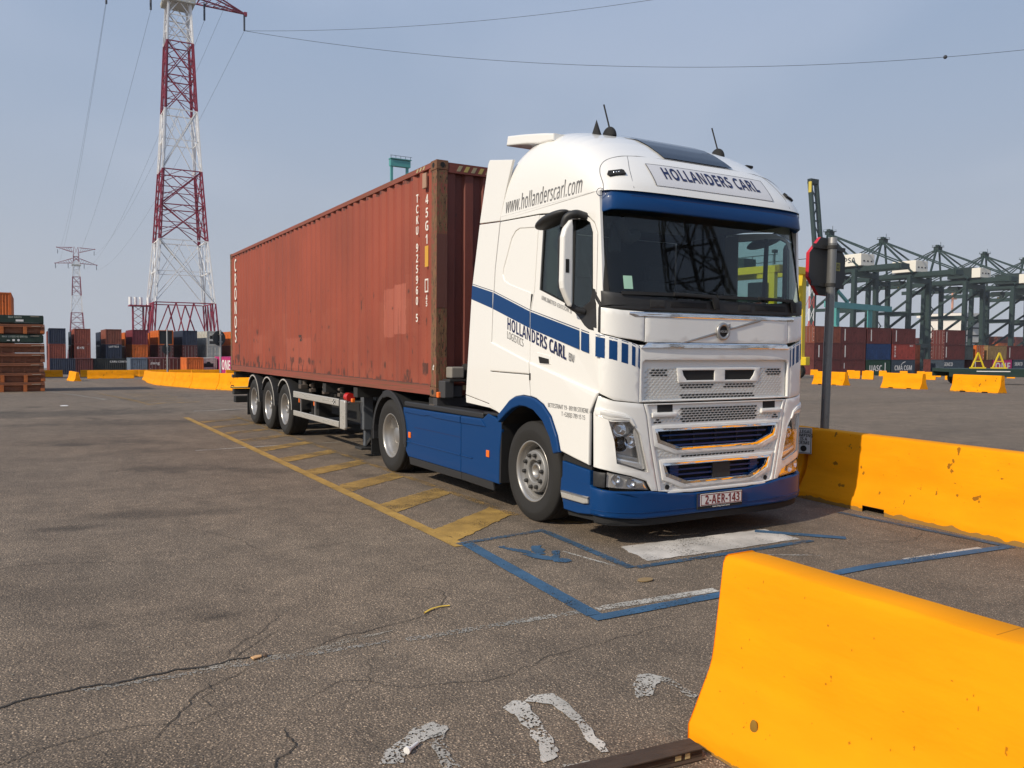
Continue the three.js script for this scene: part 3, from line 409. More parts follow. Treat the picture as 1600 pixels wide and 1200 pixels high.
    const word = (str, size, z, y, ang, o, X0, mat, name) => { const g = textShape(str, size, { depth: 0.0022, ...o }); g.applyMatrix4(new THREE.Matrix4().set(1, 0, 0, 0, Math.tan(ang), 1, 0, 0, 0, 0, 1, 0, 0, 0, 0, 1)); g.applyMatrix4(new THREE.Matrix4().set(0, 0, -1, 0, 0, 1, 0, 0, 1, 0, 0, 0, 0, 0, 0, 1)).translate(-X0, y, z); return part('lettering', g, mat, sl, name); };
    word('HOLLANDERS CARL', 0.124, -0.405, 1.930, -0.268, { squeeze: 0.70, gap: 0.0 }, 1.2505, M.navy, 'dark blue company name under the stripe');
    word('BV', 0.072, 0.73, 1.628, -0.24, { font: 'regular', squeeze: 0.8 }, 1.2505, M.ink);
    word('LOGISTICS', 0.075, -0.405, 1.838, -0.268, { font: 'regular', squeeze: 0.68 }, 1.2505, M.ink);
    word('UNLIMITED EDITION II', 0.04, 0.255, 2.205, -0.29, { font: 'bold', squeeze: 0.86, slant: 0.2 }, 1.2505, std(0.34, 0.34, 0.34, 0.4), 'small grey script below the side window');
    word('www.hollanderscarl.com', 0.150, -0.46, 3.122, 0.0, { font: 'regular', squeeze: 0.57, gap: 0.03, slant: 0.22 }, 1.2492, M.ink, 'slanted grey web address on the roof side');
    word('BETTESTRAAT 19 - B9190 STEKENE', 0.040, 0.415, 1.178, -0.02, { font: 'regular', squeeze: 0.78 }, 1.2665, M.ink, 'small grey address on the lower door');
    word('T +32(0)3 789 15 15', 0.040, 0.65, 1.110, -0.02, { font: 'regular', squeeze: 0.78 }, 1.2665, M.ink);
  }
});
// --- mirrors
bothSides((s, m) => {
  const mir = part('mirror', m(plate([[-1.485, 2.26], [-1.492, 2.32], [-1.485, 2.71], [-1.465, 2.78], [-1.415, 2.855], [-1.385, 2.865], [-1.374, 2.80], [-1.374, 2.13], [-1.385, 2.10], [-1.405, 2.11], [-1.445, 2.18]], 0.07, { bevel: 0.022, seg: 4 }).translate(0, 0, 0.91)), M.white, tractor);
  part('mirror_slot', m(box(0.038, 0.12, 0.012, -1.440, 2.455, 0.977, 0.004)), M.softBlack, mir);
  part('mirror_back', m(plate([[-1.472, 2.28], [-1.478, 2.69], [-1.455, 2.76], [-1.385, 2.845], [-1.358, 2.80], [-1.358, 2.12], [-1.395, 2.13]], 0.04, { bevel: 0.012 }).translate(0, 0, 0.872)), M.blackPlastic, mir);
  part('mirror_glass', m(plate([[-1.46, 2.29], [-1.465, 2.68], [-1.38, 2.78], [-1.38, 2.16]], 0.006, { bevel: 0.001 }).translate(0, 0, 0.865)), M.chrome, mir);
  part('mirror_arm', [m(tube([[-1.25, 2.90, 0.98], [-1.36, 2.915, 0.97], [-1.42, 2.88, 0.93], [-1.43, 2.80, 0.90]], 0.035, 20, 10))], M.blackPlastic, mir);
  part('mirror_arm', m(tube([[-1.25, 2.06, 0.98], [-1.32, 2.08, 0.95], [-1.40, 2.14, 0.91]], 0.03, 16, 8)), M.blackPlastic, mir);
  part('kerb_mirror', m(new THREE.SphereGeometry(1, 28, 16).scale(0.11, 0.052, 0.25).rotateX(-0.2).translate(-1.37, 2.905, 0.62)), M.blackPlastic, mir, 'black rounded kerb mirror above the door');
  part('kerb_mirror_arm', m(tube([[-1.25, 2.93, 0.86], [-1.33, 2.935, 0.80], [-1.36, 2.93, 0.7]], 0.035, 12, 8)), M.blackPlastic, mir);
});
// --- cab front
const SD = sAtZ(1.205);                                           // where the front panels meet the doors
const front = (pts, thick, off, opt, mat, name, parent = tractor, label) => part(name, wrap(plate(X(pts), thick, opt), off), mat, parent, label);
const rectX = (x0, x1, y0, y1) => [[x0, y0], [x1, y0], [x1, y1], [x0, y1]];
const XD = onArc(SD)[0];
const ws = part('windscreen', (() => { const n = 48, k = 14, pos = [], idx = []; for (let j = 0; j <= k; j++) for (let i = 0; i <= n; i++) { const s = mix(-SD * 0.985, SD * 0.985, i / n), y = mix(2.06, 3.02, j / k), [x, z, nx, nz] = onArc(s); pos.push(x - nx * 0.012, y, z + leanAt(y) - nz * 0.012); if (i < n && j < k) { const q = j * (n + 1) + i; idx.push(q, q + 1, q + n + 1, q + 1, q + n + 2, q + n + 1); } } const g = new THREE.BufferGeometry(); g.setAttribute('position', new THREE.Float32BufferAttribute(pos, 3)); g.setIndex(idx); g.computeVertexNormals(); return g; })(), M.glass, tractor, 'dark reflecting windscreen');
part('screen_border', [-1, 1].map((s) => wrap(plate([[s * SD * 0.985, 2.1], [s * (SD - 0.075), 2.1], [s * (SD - 0.06), 3.0], [s * SD * 0.985, 3.0]], 0.006, { bevel: 0.001 }), -0.006)), M.softBlack, ws);
part('inspection_sticker', wrap(box(0.085, 0.115, 0.002, sOf(-1.03), 2.31, 0), -0.008), std(0.34, 0.55, 0.42, 0.5), ws, 'small green and white sticker in the screen corner');
const cowl = front([[-XD, 2.10], [-1.1, 2.075], [-0.9, 2.066], [0.9, 2.066], [1.1, 2.075], [XD, 2.10], [XD, 2.235], [1.1, 2.21], [0.6, 2.175], [-0.6, 2.175], [-1.1, 2.21], [-XD, 2.235]], 0.03, -0.012, { bevel: 0.006 }, M.blackPlastic, 'wiper_cowl', tractor, 'black panel under the windscreen');
for (const x of [-0.62, 0.42]) {
  front([[x, 2.105], [x + 0.42, 2.105], [x + 0.42, 2.155], [x, 2.155]], 0.006, 0.016, { bevel: 0.002 }, M.softBlack, 'cowl_vent', cowl);
  front([[x - 0.22, 2.095], [x - 0.06, 2.095], [x - 0.06, 2.165], [x - 0.22, 2.165]], 0.006, 0.016, { bevel: 0.002 }, M.chassis, 'cowl_cover', cowl);
  const w = part('wiper', wrap(new THREE.BoxGeometry(1.02, 0.028, 0.02, 14).translate(sOf(x + 0.02), 2.215, 0), 0.025), M.softBlack, cowl);
  part('wiper_arm', wrap(plate([[sOf(x + 0.50), 2.10], [sOf(x + 0.56), 2.10], [sOf(x + 0.55), 2.19], [sOf(x + 0.5), 2.225], [sOf(x + 0.02), 2.235], [sOf(x + 0.02), 2.205], [sOf(x + 0.46), 2.195]], 0.02, { bevel: 0.005 }), 0.03), M.softBlack, cowl);
}
// sun visor
{
  const sec = [[0.0, 3.16], [0.035, 3.155], [0.07, 3.12], [0.078, 3.085], [0.088, 3.06], [0.092, 3.054], [0.10, 3.0], [0.108, 2.95], [0.105, 2.938], [0.09, 2.932], [0.06, 2.94], [0.0, 2.965]], n = 60, pos = [], idx = [], sv = sAtZ(1.255);
  for (let i = 0; i <= n; i++) { const s = mix(-sv, sv, i / n), e = sstep(sv, sv - 0.1, Math.abs(s)), [x, z, nx, nz] = onArc(s); for (const [o, y] of sec) { const oo = o * mix(0.45, 1, e), yy = y - 0.05 * (1 - e) * (y < 3.0 ? 0.4 : 0.3); pos.push(x + nx * oo, yy, z + leanAt(3.0) + nz * oo); } }
  const m = sec.length; for (let i = 0; i < n; i++) for (let k = 0; k < m - 1; k++) { const a = i * m + k; idx.push(a, a + m, a + 1, a + 1, a + m, a + m + 1); }
  for (const b of [0, n * m]) for (let k = 1; k < m - 1; k++) idx.push(b, b + k, b + k + 1);
  let g = new THREE.BufferGeometry(); g.setAttribute('position', new THREE.Float32BufferAttribute(pos, 3)); g.setIndex(idx); g = toCreasedNormals(g, 0.6);
  const v = part('sun_visor', g, M.blue, tractor, 'long blue visor above the windscreen');
  const line = (x0, x1, y, o, h) => { const q = flatten(new THREE.BoxGeometry(x1 - x0, h, 0.004, 40)); const p = q.attributes.position; for (let i = 0; i < p.count; i++) { const [x, z, nx, nz] = onArc(sOf(clamp(p.getX(i) + (x0 + x1) / 2, -1.249, 1.249))), oo = o + p.getZ(i); p.setXYZ(i, x + nx * oo, y + p.getY(i), z + leanAt(3.0) + nz * oo); } return q; };
  part('visor_groove', line(-0.98, 1.06, 3.057, 0.0895, 0.007), M.navy, v);
  for (const s of [-1, 1]) { const [x, z, nx, nz] = onArc(s * sOf(1.19)); part('visor_cap', new THREE.TorusGeometry(0.032, 0.0028, 8, 28).rotateY(Math.atan2(nx, nz)).translate(x + nx * 0.073, 3.085, z + leanAt(3.0) + nz * 0.073), M.navy, v); }
}
// white front panels with seams
const hood = front([[-0.885, 1.795], [0.885, 1.795], [0.885, 2.055], [-0.885, 2.055]], 0.03, -0.012, { bevel: 0.005 }, M.white, 'front_panel');
for (const s of [-1, 1]) { const f = (p) => (s < 0 ? p : flip(p)); front(f([[-XD, 1.868], [-1.12, 1.83], [-0.893, 1.80], [-0.893, 2.057], [-1.1, 2.068], [-XD, 2.092]]), 0.03, -0.012, { bevel: 0.005 }, M.white, 'corner_panel'); front(f([[-XD, 1.345], [-1.15, 1.29], [-0.935, 1.265], [-0.935, 1.765], [-1.12, 1.822], [-XD, 1.86]]), 0.03, -0.012, { bevel: 0.005 }, M.white, 'corner_panel'); }
front([[-1.04, 2.032], [-0.99, 2.012], [0.97, 2.012], [1.0, 2.04], [0.97, 2.055], [-1.04, 2.055]], 0.02, 0.004, { bevel: 0.006 }, M.chrome, 'chrome_strip');
front([[-0.93, 1.742], [0.90, 1.742], [0.86, 1.79], [-0.86, 1.792]], 0.035, 0.0, { bevel: 0.009 }, M.chrome, 'chrome_strip');
const lid = front([[-0.932, 1.268], [0.932, 1.268], [0.932, 1.768], [-0.932, 1.768]], 0.03, -0.012, { holes: [[[-0.905, 1.285], [0.905, 1.285], [0.905, 1.61], [0.88, 1.635], [-0.88, 1.635], [-0.905, 1.61]].map(([x, y]) => [sOf(x), y])], bevel: 0.008, seg: 3 }, M.white, 'front_lid');
const meshMat = std(0.78, 0.765, 0.725, 0.5);
function meshRelief(inside, x0, x1, y0, y1, off, open) {   // slanted lozenge ribs with small openings between them
  const ribs = [], holes = [], dx = 0.046, dy = 0.0225; let row = 0;
  for (let y = y0 + dy / 2; y < y1 - dy / 3; y += dy, row++) for (let x = x0 + dx / 2 + (row % 2) * dx / 2; x < x1 - dx / 3; x += dx) {
    if (!inside(x, y)) continue;
    const s = sOf(x), [px, pz, nx, nz] = onArc(s), P = (a, b, o) => [px + nz * a + nx * (off + o), y + b, pz - nx * a + nz * (off + o)];
    const A = P(-0.023, 0.004, 0.001), B = P(0.023, 0.013, 0.001), T = P(-0.006, 0.014, 0.011), T2 = P(0.012, 0.0175, 0.011), D = P(-0.016, -0.006, 0.001), E = P(0.018, 0.0005, 0.001);
    for (const t of [[A, T2, T], [A, B, T2], [D, T, E], [E, T, T2]]) ribs.push(...t.flat());
    if (open(x, y)) { const h = [P(-0.020, -0.0085, 0.006), P(0.010, -0.0095, 0.006), P(0.021, -0.001, 0.008), P(0.014, 0.0065, 0.008), P(-0.016, 0.003, 0.006)]; for (let k = 1; k < 4; k++) holes.push(...h[0], ...h[k], ...h[k + 1]); }
  }
  return [ribs, holes].map((a) => { const g = new THREE.BufferGeometry(); g.setAttribute('position', new THREE.Float32BufferAttribute(a, 3)); g.computeVertexNormals(); return flatten(g); });
}
{
  const slotA = [[-0.455, 1.545], [-0.065, 1.545], [-0.065, 1.455], [-0.40, 1.455], [-0.44, 1.50]], slotB = [[0.065, 1.545], [0.455, 1.545], [0.44, 1.50], [0.40, 1.455], [0.065, 1.455]];
  const base = front(rectX(-0.91, 0.91, 1.268, 1.642), 0.012, -0.028, { bevel: 0 }, meshMat, 'grille_panel', lid);
  const inSlot = (x, y) => Math.abs(x) < 0.49 && y > 1.435 && y < 1.575;
  const [r, h] = meshRelief((x, y) => !inSlot(x, y), -0.87, 0.87, 1.29, 1.565, -0.016, (x, y) => (y > 1.375 && y < 1.43 && Math.abs(x) < 0.46 && Math.abs(x) > 0.07) || (y < 1.325 && Math.abs(x) < 0.46) || (y > 1.49 && Math.abs(x) > 0.62 && Math.abs(x) < 0.82));
  const rm = part('mesh_relief', r, meshMat, lid); rm.userData.kind = 'stuff'; const hm = part('mesh_opening', h, M.softBlack, lid); hm.userData.kind = 'stuff';
  front([[-0.50, 1.435], [0.50, 1.435], [0.52, 1.57], [-0.52, 1.57]], 0.02, -0.02, { holes: [slotA, slotB].map((q) => X(q)), bevel: 0.005 }, M.white, 'vent_frame', lid);
  for (const q of [slotA, slotB]) front(q, 0.004, -0.0155, { bevel: 0 }, M.softBlack, 'air_vent', lid);
}
// lower front: mesh apron, two grilles, lamps
const apronOut = [[-0.885, 1.255], [-0.85, 1.15], [-0.815, 0.92], [-0.72, 0.475], [-0.62, 0.462], [-0.35, 0.44], [0.35, 0.44], [0.62, 0.462], [0.72, 0.475], [0.815, 0.92], [0.85, 1.15], [0.885, 1.255]];
const g1 = [[-0.77, 1.035], [0.77, 1.035], [0.735, 0.905], [0.50, 0.825], [-0.50, 0.825], [-0.735, 0.905]], g2 = [[-0.68, 0.725], [0.68, 0.725], [0.64, 0.60], [0.41, 0.515], [-0.41, 0.515], [-0.64, 0.60]];
const grow = (pts, k) => { const cx = 0, cy = pts.reduce((a, p) => a + p[1], 0) / pts.length; return pts.map(([x, y]) => [x + Math.sign(x) * k, y + Math.sign(y - cy) * k * 0.8]); };
const apron = front(apronOut, 0.03, -0.03, { holes: [g1, g2].map((q) => X(grow(q, 0.004))), bevel: 0.004 }, meshMat, 'front_apron', tractor, 'off-white mesh apron around the two lower grilles');
{
  const ring = apronOut.map(([x, y]) => [x * 0.955, mix(y, 0.85, 0.03)]);
  front(apronOut, 0.022, -0.006, { holes: [X(ring)], bevel: 0.006 }, M.white, 'apron_edge', apron);
  front([[-0.62, 0.446], [0.62, 0.446], [0.60, 0.472], [-0.60, 0.472]], 0.02, -0.004, { bevel: 0.006 }, M.white, 'apron_sill', apron);
  const near = (q, x, y, k) => { const g = grow(q, k); let c = false; for (let i = 0, j = g.length - 1; i < g.length; j = i++) if ((g[i][1] > y) !== (g[j][1] > y) && x < (g[j][0] - g[i][0]) * (y - g[i][1]) / (g[j][1] - g[i][1]) + g[i][0]) c = !c; return c; };
  const inside = (x, y) => near(ring, x, y, -0.03) && !near(g1, x, y, 0.045) && !near(g2, x, y, 0.045) && !(y > 1.13 && Math.abs(x) > 0.5);
  const [r, h] = meshRelief(inside, -0.85, 0.85, 0.47, 1.24, -0.001, (x, y) => (y > 1.06 && Math.abs(x) < 0.47) || (y > 0.735 && y < 0.81 && Math.abs(x) < 0.47) || (y > 1.08 && y < 1.13 && Math.abs(x) > 0.70));
  const rm = part('mesh_relief', r, meshMat, apron); rm.userData.kind = 'stuff'; const hm = part('mesh_opening', h, M.softBlack, apron); hm.userData.kind = 'stuff';
  for (const s of [-1, 1]) { front(s < 0 ? rectX(-0.80, -0.53, 1.135, 1.175) : rectX(0.53, 0.80, 1.135, 1.175), 0.03, -0.004, { bevel: 0.008 }, M.white, 'apron_ledge', apron); front(s < 0 ? rectX(-0.735, -0.565, 1.178, 1.252) : rectX(0.565, 0.735, 1.178, 1.252), 0.012, -0.008, { bevel: 0.002 }, M.softBlack, 'latch_pocket', apron); }
  for (const [q, k] of [[g1, 0], [g2, 1]]) {
    const gr = part('lower_grille', wrap(plate(X(grow(q, 0.035)), 0.02, { holes: [X(grow(q, 0.004))], bevel: 0.006 }), -0.004), M.white, tractor, k ? 'lower of the two grilles' : 'upper of the two grilles');
    part('chrome_frame', wrap(plate(X(grow(q, 0.004)), 0.022, { holes: [X(grow(q, -0.026))], bevel: 0.008 }), -0.012), M.chrome, gr);
    part('grille_back', wrap(plate(X(q), 0.006, { bevel: 0 }), -0.085), M.softBlack, gr);
    part('grille_wall', wrap(plate(X(grow(q, 0.004)), 0.07, { holes: [X(grow(q, -0.018))], bevel: 0 }), -0.085), M.blue, gr);
    const cy = k ? 0.52 : 0.835; for (let i = 0; i < 4; i++) { const y = cy + 0.035 + i * 0.046, w = k ? 0.45 + 0.055 * i : 0.54 + 0.055 * i; part('slat', wrap(box(sOf(Math.min(w, k ? 0.62 : 0.70)) * 2, 0.014, 0.03, 0, y, 0), -0.045), M.blue, gr); }
    for (const x of k ? [-0.5, 0.5] : [-0.55, -0.27, 0, 0.27, 0.55]) part('slat_support', wrap(box(k ? 0.10 : 0.02, 0.16, 0.02, sOf(x), cy + 0.10, 0), -0.05), k ? M.blue : M.softBlack, gr);
    if (k) part('sensor_cover', wrap(box(0.22, 0.15, 0.02, sOf(0.06), 0.615, 0), -0.03), M.chassis, gr, 'dark square radar cover');
  }
  for (const s of [-1, 1]) { const [x, z, nx, nz] = onArc(sOf(s * 0.615)); part('tow_hole', cyl(0.022, 0.012, 'z', x, 0.505, z + 0.004), M.softBlack, apron); }
}
for (const s of [-1, 1]) {
  const f = (p) => (s < 0 ? p : flip(p));
  const hl = [[-1.19, 1.128], [-1.175, 1.112], [-1.006, 1.108], [-0.915, 0.995], [-0.825, 0.652], [-0.86, 0.648], [-1.13, 0.735], [-1.15, 0.93]];
  const cheek = front(f([[-1.236, 1.325], [-1.15, 1.282], [-0.895, 1.256], [-0.858, 1.15], [-0.824, 0.92], [-0.728, 0.478], [-0.785, 0.485], [-0.845, 0.575], [-1.0, 0.628], [-1.2, 0.682], [-1.245, 0.70], [-1.2462, 1.17]]), 0.03, -0.012, { holes: [X(f(hl))], bevel: 0.006 }, M.white, 'headlamp_surround');
  const lampPart = part('headlamp', wrap(plate(X(f(hl)), 0.006, { bevel: 0 }), -0.085), std(0.55, 0.55, 0.55, 0.25, 0.6), tractor, s < 0 ? 'nearer headlamp with clear cover' : 'farther headlamp reflecting the yellow barrier');
  part('lamp_shell', wrap(plate(X(f(hl)), 0.07, { holes: [X(f(hl.map(([x, y]) => [mix(x, -1.02, 0.09), mix(y, 0.89, 0.06)])))], bevel: 0 }), -0.08), std(0.48, 0.48, 0.48, 0.25, 0.6), lampPart);
  part('cover_lens', wrap(plate(X(f(hl)), 0.004, { bevel: 0 }), 0.006), M.lens, lampPart);
  part('running_light', wrap(plate(X(f([[-0.955, 1.06], [-0.925, 1.0], [-0.845, 0.68], [-0.875, 0.675], [-1.115, 0.752], [-1.118, 0.785], [-0.90, 0.735], [-0.965, 1.0]])), 0.02, { bevel: 0.006 }), -0.035), std(0.78, 0.78, 0.77, 0.15, 0.5), lampPart, 'bright V-shaped daytime running light strip');
  const bowl = (x, y, r) => { const [px, pz, nx, nz] = onArc(sOf(s * x)); return new THREE.LatheGeometry([[0.004, -0.03], [r * 0.5, -0.02], [r * 0.85, 0], [r, 0.03], [r * 1.04, 0.032]].map((p) => new THREE.Vector2(...p)), 28).rotateX(Math.PI / 2).rotateY(Math.atan2(nx, nz) * 0.6).translate(px - nx * 0.06, y, pz - nz * 0.06); };
  part('reflector', [bowl(1.085, 0.905, 0.066), bowl(1.10, 1.03, 0.06), bowl(0.99, 0.93, 0.062)], M.chrome, lampPart);
  { const [px, pz, nx, nz] = onArc(sOf(s * 1.085)); part('projector', new THREE.SphereGeometry(0.045, 20, 14).translate(px - nx * 0.05, 0.905, pz - nz * 0.05), M.darkGlass, lampPart); }
  part('lower_trim', wrap(plate(X(f([[-1.115, 0.82], [-0.91, 0.775], [-0.895, 0.72], [-1.115, 0.775]])), 0.02, { bevel: 0.006 }), -0.05), M.steel, lampPart);
  const sg = part('indicator_strip', wrap(plate(X(f([[-1.243, 1.215], [-1.225, 1.222], [-1.07, 1.178], [-1.005, 1.138], [-0.965, 1.062], [-0.985, 1.062], [-1.03, 1.112], [-1.165, 1.118], [-1.242, 1.158]])), 0.03, { bevel: 0.01 }), 0.0), M.white, tractor);
  front(f([[-1.225, 1.195], [-1.07, 1.155], [-1.02, 1.13], [-1.17, 1.145], [-1.225, 1.165]]), 0.012, 0.022, { bevel: 0.004 }, std(0.66, 0.64, 0.60, 0.15, 0.2), 'strip_lens', sg);
  const fg = part('fog_lamp', wrap(plate(X(f([[-1.195, 0.658], [-1.0, 0.618], [-0.855, 0.575], [-0.808, 0.492], [-1.2, 0.53]])), 0.006, { bevel: 0 }), -0.03), std(0.50, 0.50, 0.49, 0.3, 0.5), tractor);
  part('fog_lens', wrap(plate(X(f([[-1.192, 0.653], [-1.0, 0.613], [-0.86, 0.571], [-0.815, 0.497], [-1.195, 0.534]])), 0.004, { bevel: 0 }), 0.008), M.lens, fg);
  part('fog_reflector', [[1.13, 0.597, 0.042], [1.0, 0.566, 0.042]].map(([x, y, r]) => { const [px, pz, nx, nz] = onArc(sOf(s * x)); return new THREE.LatheGeometry([[0.004, -0.02], [r * 0.6, -0.012], [r, 0.012]].map((p) => new THREE.Vector2(...p)), 22).rotateX(Math.PI / 2).rotateY(Math.atan2(nx, nz) * 0.7).translate(px - nx * 0.012, y, pz - nz * 0.012); }), M.chrome, fg);
  part('fog_panel', wrap(plate(X(f([[-0.965, 0.60], [-0.87, 0.572], [-0.83, 0.505], [-0.945, 0.518]])), 0.008, { bevel: 0.002 }), -0.02), M.lamp, fg);
  front(f([[-1.2462, 0.66], [-1.2, 0.655], [-1.205, 0.525], [-1.2462, 0.53]]), 0.02, -0.01, { bevel: 0.003 }, M.blackPlastic, 'black_corner');
  front(f([[-1.2445, 1.36], [-1.222, 1.33], [-1.215, 1.30], [-1.232, 1.23], [-1.2475, 1.16], [-1.2485, 1.22]]), 0.02, -0.02, { bevel: 0.003 }, M.softBlack, 'hinge_gap');
}
// bumper with number plate
const SB = sAtZ(1.12);
const bumper = part('bumper', wrap(plate([[-SB, 0.523], [-sOf(1.14), 0.497], [-sOf(0.8), 0.483], [-sOf(0.62), 0.455], [-sOf(0.35), 0.432], [sOf(0.35), 0.432], [sOf(0.62), 0.455], [sOf(0.8), 0.483], [sOf(1.14), 0.497], [SB, 0.523], [SB, 0.28], [sOf(0.9), 0.245], [-sOf(0.9), 0.245], [-SB, 0.28]], 0.05, { bevel: 0.014, seg: 3 }), -0.02), M.blue, tractor, 'deep blue front bumper');
part('bumper_lip', wrap(plate([[-SB, 0.278], [-sOf(0.9), 0.24], [sOf(0.9), 0.24], [SB, 0.278], [SB - 0.02, 0.20], [sOf(0.85), 0.175], [-sOf(0.85), 0.175], [-SB + 0.02, 0.20]], 0.04, { bevel: 0.008 }), -0.045), M.softBlack, bumper);
part('bumper_crease', wrap(plate([[-SB, 0.335], [-sOf(0.9), 0.305], [sOf(0.9), 0.305], [SB, 0.335], [SB, 0.328], [sOf(0.9), 0.298], [-sOf(0.9), 0.298], [-SB, 0.328]], 0.008, { bevel: 0.003 }), 0.028), M.blue, bumper);
{
  const np = part('number_plate', box(0.56, 0.145, 0.016, -0.01, 0.352, 1.418, 0.004), M.softBlack, tractor);
  part('plate_face', box(0.52, 0.11, 0.006, 0.0, 0.362, 1.427, 0.002), M.plateWhite, np);
  part('plate_border', plate([[-0.255, -0.05], [0.255, -0.05], [0.255, 0.05], [-0.255, 0.05]], 0.002, { holes: [[[-0.249, -0.044], [0.249, -0.044], [0.249, 0.044], [-0.249, 0.044]]], bevel: 0 }).translate(0, 0.362, 1.4295), M.plateRed, np);
  part('plate_lettering', textShape('2-AER-143', 0.078, { squeeze: 0.80, center: true, gap: 0.06, depth: 0.002 }).translate(0.012, 0.324, 1.4298), M.plateRed, np);
  part('plate_band', box(0.03, 0.11, 0.003, -0.274, 0.362, 1.4268), std(0.02, 0.03, 0.1, 0.5), np);
  part('dealer_lettering', textShape('Volvo Group Truck Center', 0.014, { squeeze: 0.9, center: true, depth: 0.001 }).translate(0.0, 0.288, 1.4262), M.plateWhite, np);
}
// front stripes running out round both corners
for (const s of [-1, 1]) for (const [x0, x1, a, b] of [[-1.2435, -1.211, 1.828, 1.655], [-1.188, -1.133, 1.80, 1.636], [-1.10, -1.045, 1.776, 1.608], [-1.01, -0.978, 1.752, 1.585], [-0.949, -0.937, 1.736, 1.566]]) { const f = (p) => (s < 0 ? p : flip(p)), q = [[x0, b + 0.012], [x1, b - 0.004], [x1, a - 0.004], [x0, a + 0.012]]; part('front_stripe', [wrap(plate(X(f(q)), 0.0022, { bevel: 0 }), 0.0178), wrap(plate(X(f([[x0, a + 0.028], [x1, a + 0.012], [x1, a + 0.018], [x0, a + 0.034]])), 0.0022, { bevel: 0 }), 0.0178)], M.blue, lid); }
// emblem: ring with arrow and a slanting bar
{
  const e = part('emblem', new THREE.TorusGeometry(0.066, 0.017, 10, 40).scale(1, 1, 0.8).translate(0, 1.90, 1.412), M.steel, tractor, 'round chrome emblem with slanting bar');
  part('emblem_bar', [[-0.50, 1.785, -0.06, 1.885], [0.06, 1.915, 0.49, 2.015]].map(([a, b, c, d]) => wrap(plate([[sOf(a), b - 0.008], [sOf(c), d - 0.014], [sOf(c), d + 0.014], [sOf(a), b + 0.008]], 0.014, { bevel: 0.005 }), 0.012)), M.steel, e);
  part('emblem_arrow', plate([[0.035, 1.955], [0.085, 1.975], [0.085, 1.93], [0.07, 1.945], [0.05, 1.94]], 0.016, { bevel: 0.004 }).translate(0, 0, 1.404), M.steel, e);
  part('emblem_disc', cyl(0.056, 0.006, 'z', 0, 1.90, 1.402), M.chassis, e);
  part('emblem_band', box(0.13, 0.03, 0.014, 0, 1.90, 1.414, 0.003), M.chassis, e);
  part('emblem_lettering', textShape('VOLVO', 0.021, { center: true, squeeze: 1.05, depth: 0.002 }).translate(0, 1.8895, 1.4205), M.steel, e);
}
// --- cab shell behind the panels and its interior
part('cab_liner', [span(-1.19, 1.19, 1.22, 3.0, -0.66, -0.62), span(-1.2, 1.2, 3.0, 3.06, -0.6, 1.0), span(-1.2, 1.2, 1.16, 1.22, -0.66, 1.15), ...[-1, 1].flatMap((s) => [span(s * 1.195, s * 1.21, 1.2, 2.12, -0.6, 1.12), span(s * 1.195, s * 1.21, 2.1, 3.05, -0.6, 0.20)]), span(-1.18, 1.18, 1.2, 1.95, 1.18, 1.22)], M.interior, tractor);
part('dashboard', [(() => { const g = plate([[0.62, 1.25], [0.62, 1.95], [0.72, 2.08], [0.86, 2.12], [1.14, 2.06], [1.17, 1.9], [1.17, 1.25]], 2.3, { bevel: 0.02 }); return flatten(g).applyMatrix4(new THREE.Matrix4().set(0, 0, -1, 1.15, 0, 1, 0, 0, 1, 0, 0, 0, 0, 0, 0, 1)); })(), box(0.6, 0.12, 0.3, 0.55, 2.12, 0.86, 0.04)], M.interior, tractor);
const wheelRing = part('steering_wheel', [new THREE.TorusGeometry(0.225, 0.019, 10, 40).rotateX(-1.0).translate(0.56, 2.12, 0.56), cyl(0.06, 0.04, 'y', 0.56, 2.11, 0.56), bar([0.56, 2.1, 0.56], [0.56, 1.7, 0.75], 0.07, 0.07, 10), ...[0, 2.1, 4.2].map((a) => bar([0.56, 2.11, 0.56], [0.56 + 0.21 * Math.cos(a), 2.12 + 0.18 * Math.sin(a), 0.56 + 0.12 * Math.sin(a)], 0.04, 0.02))], M.softBlack, tractor);
for (const x of [-0.58, 0.58]) { const st = part('seat', [box(0.52, 0.16, 0.5, x, 1.72, 0.05, 0.06), box(0.5, 0.75, 0.14, x, 2.12, -0.22, 0.06), box(0.34, 0.4, 0.4, x, 1.45, 0.05)], M.seat, tractor); part('headrest', box(0.28, 0.2, 0.1, x, 2.58, -0.24, 0.04), M.seat, st); }
part('sun_blind', [box(0.9, 0.16, 0.02, -0.6, 2.88, 1.02, 0.008), tube([[-0.95, 2.9, 1.05], [-0.9, 2.8, 1.04], [-0.82, 2.74, 1.02], [-0.7, 2.78, 1.0]], 0.06, 16, 8)], M.interior, tractor);
part('inside_mirror', box(0.12, 0.26, 0.06, -0.96, 2.72, 1.02, 0.03), M.softBlack, tractor);
part('curtain', bothWays((s) => { const pos = []; const n = 24; for (let i = 0; i < n; i++) { const z = (k) => 0.22 + 0.20 * k / n, x = (k) => s * (1.175 + 0.015 * Math.sin(k * 2.1)); pos.push(x(i), 2.2, z(i), x(i + 1), 2.2, z(i + 1), x(i + 1), 2.98, z(i + 1), x(i), 2.2, z(i), x(i + 1), 2.98, z(i + 1), x(i), 2.98, z(i)); } const g = new THREE.BufferGeometry(); g.setAttribute('position', new THREE.Float32BufferAttribute(pos, 3)); g.computeVertexNormals(); return flatten(g); }), std(0.12, 0.10, 0.09, 0.9), tractor);
part('cab_rear_panel', span(-1.18, 1.18, 1.1, 3.1, -0.70, -0.665), M.white, tractor);

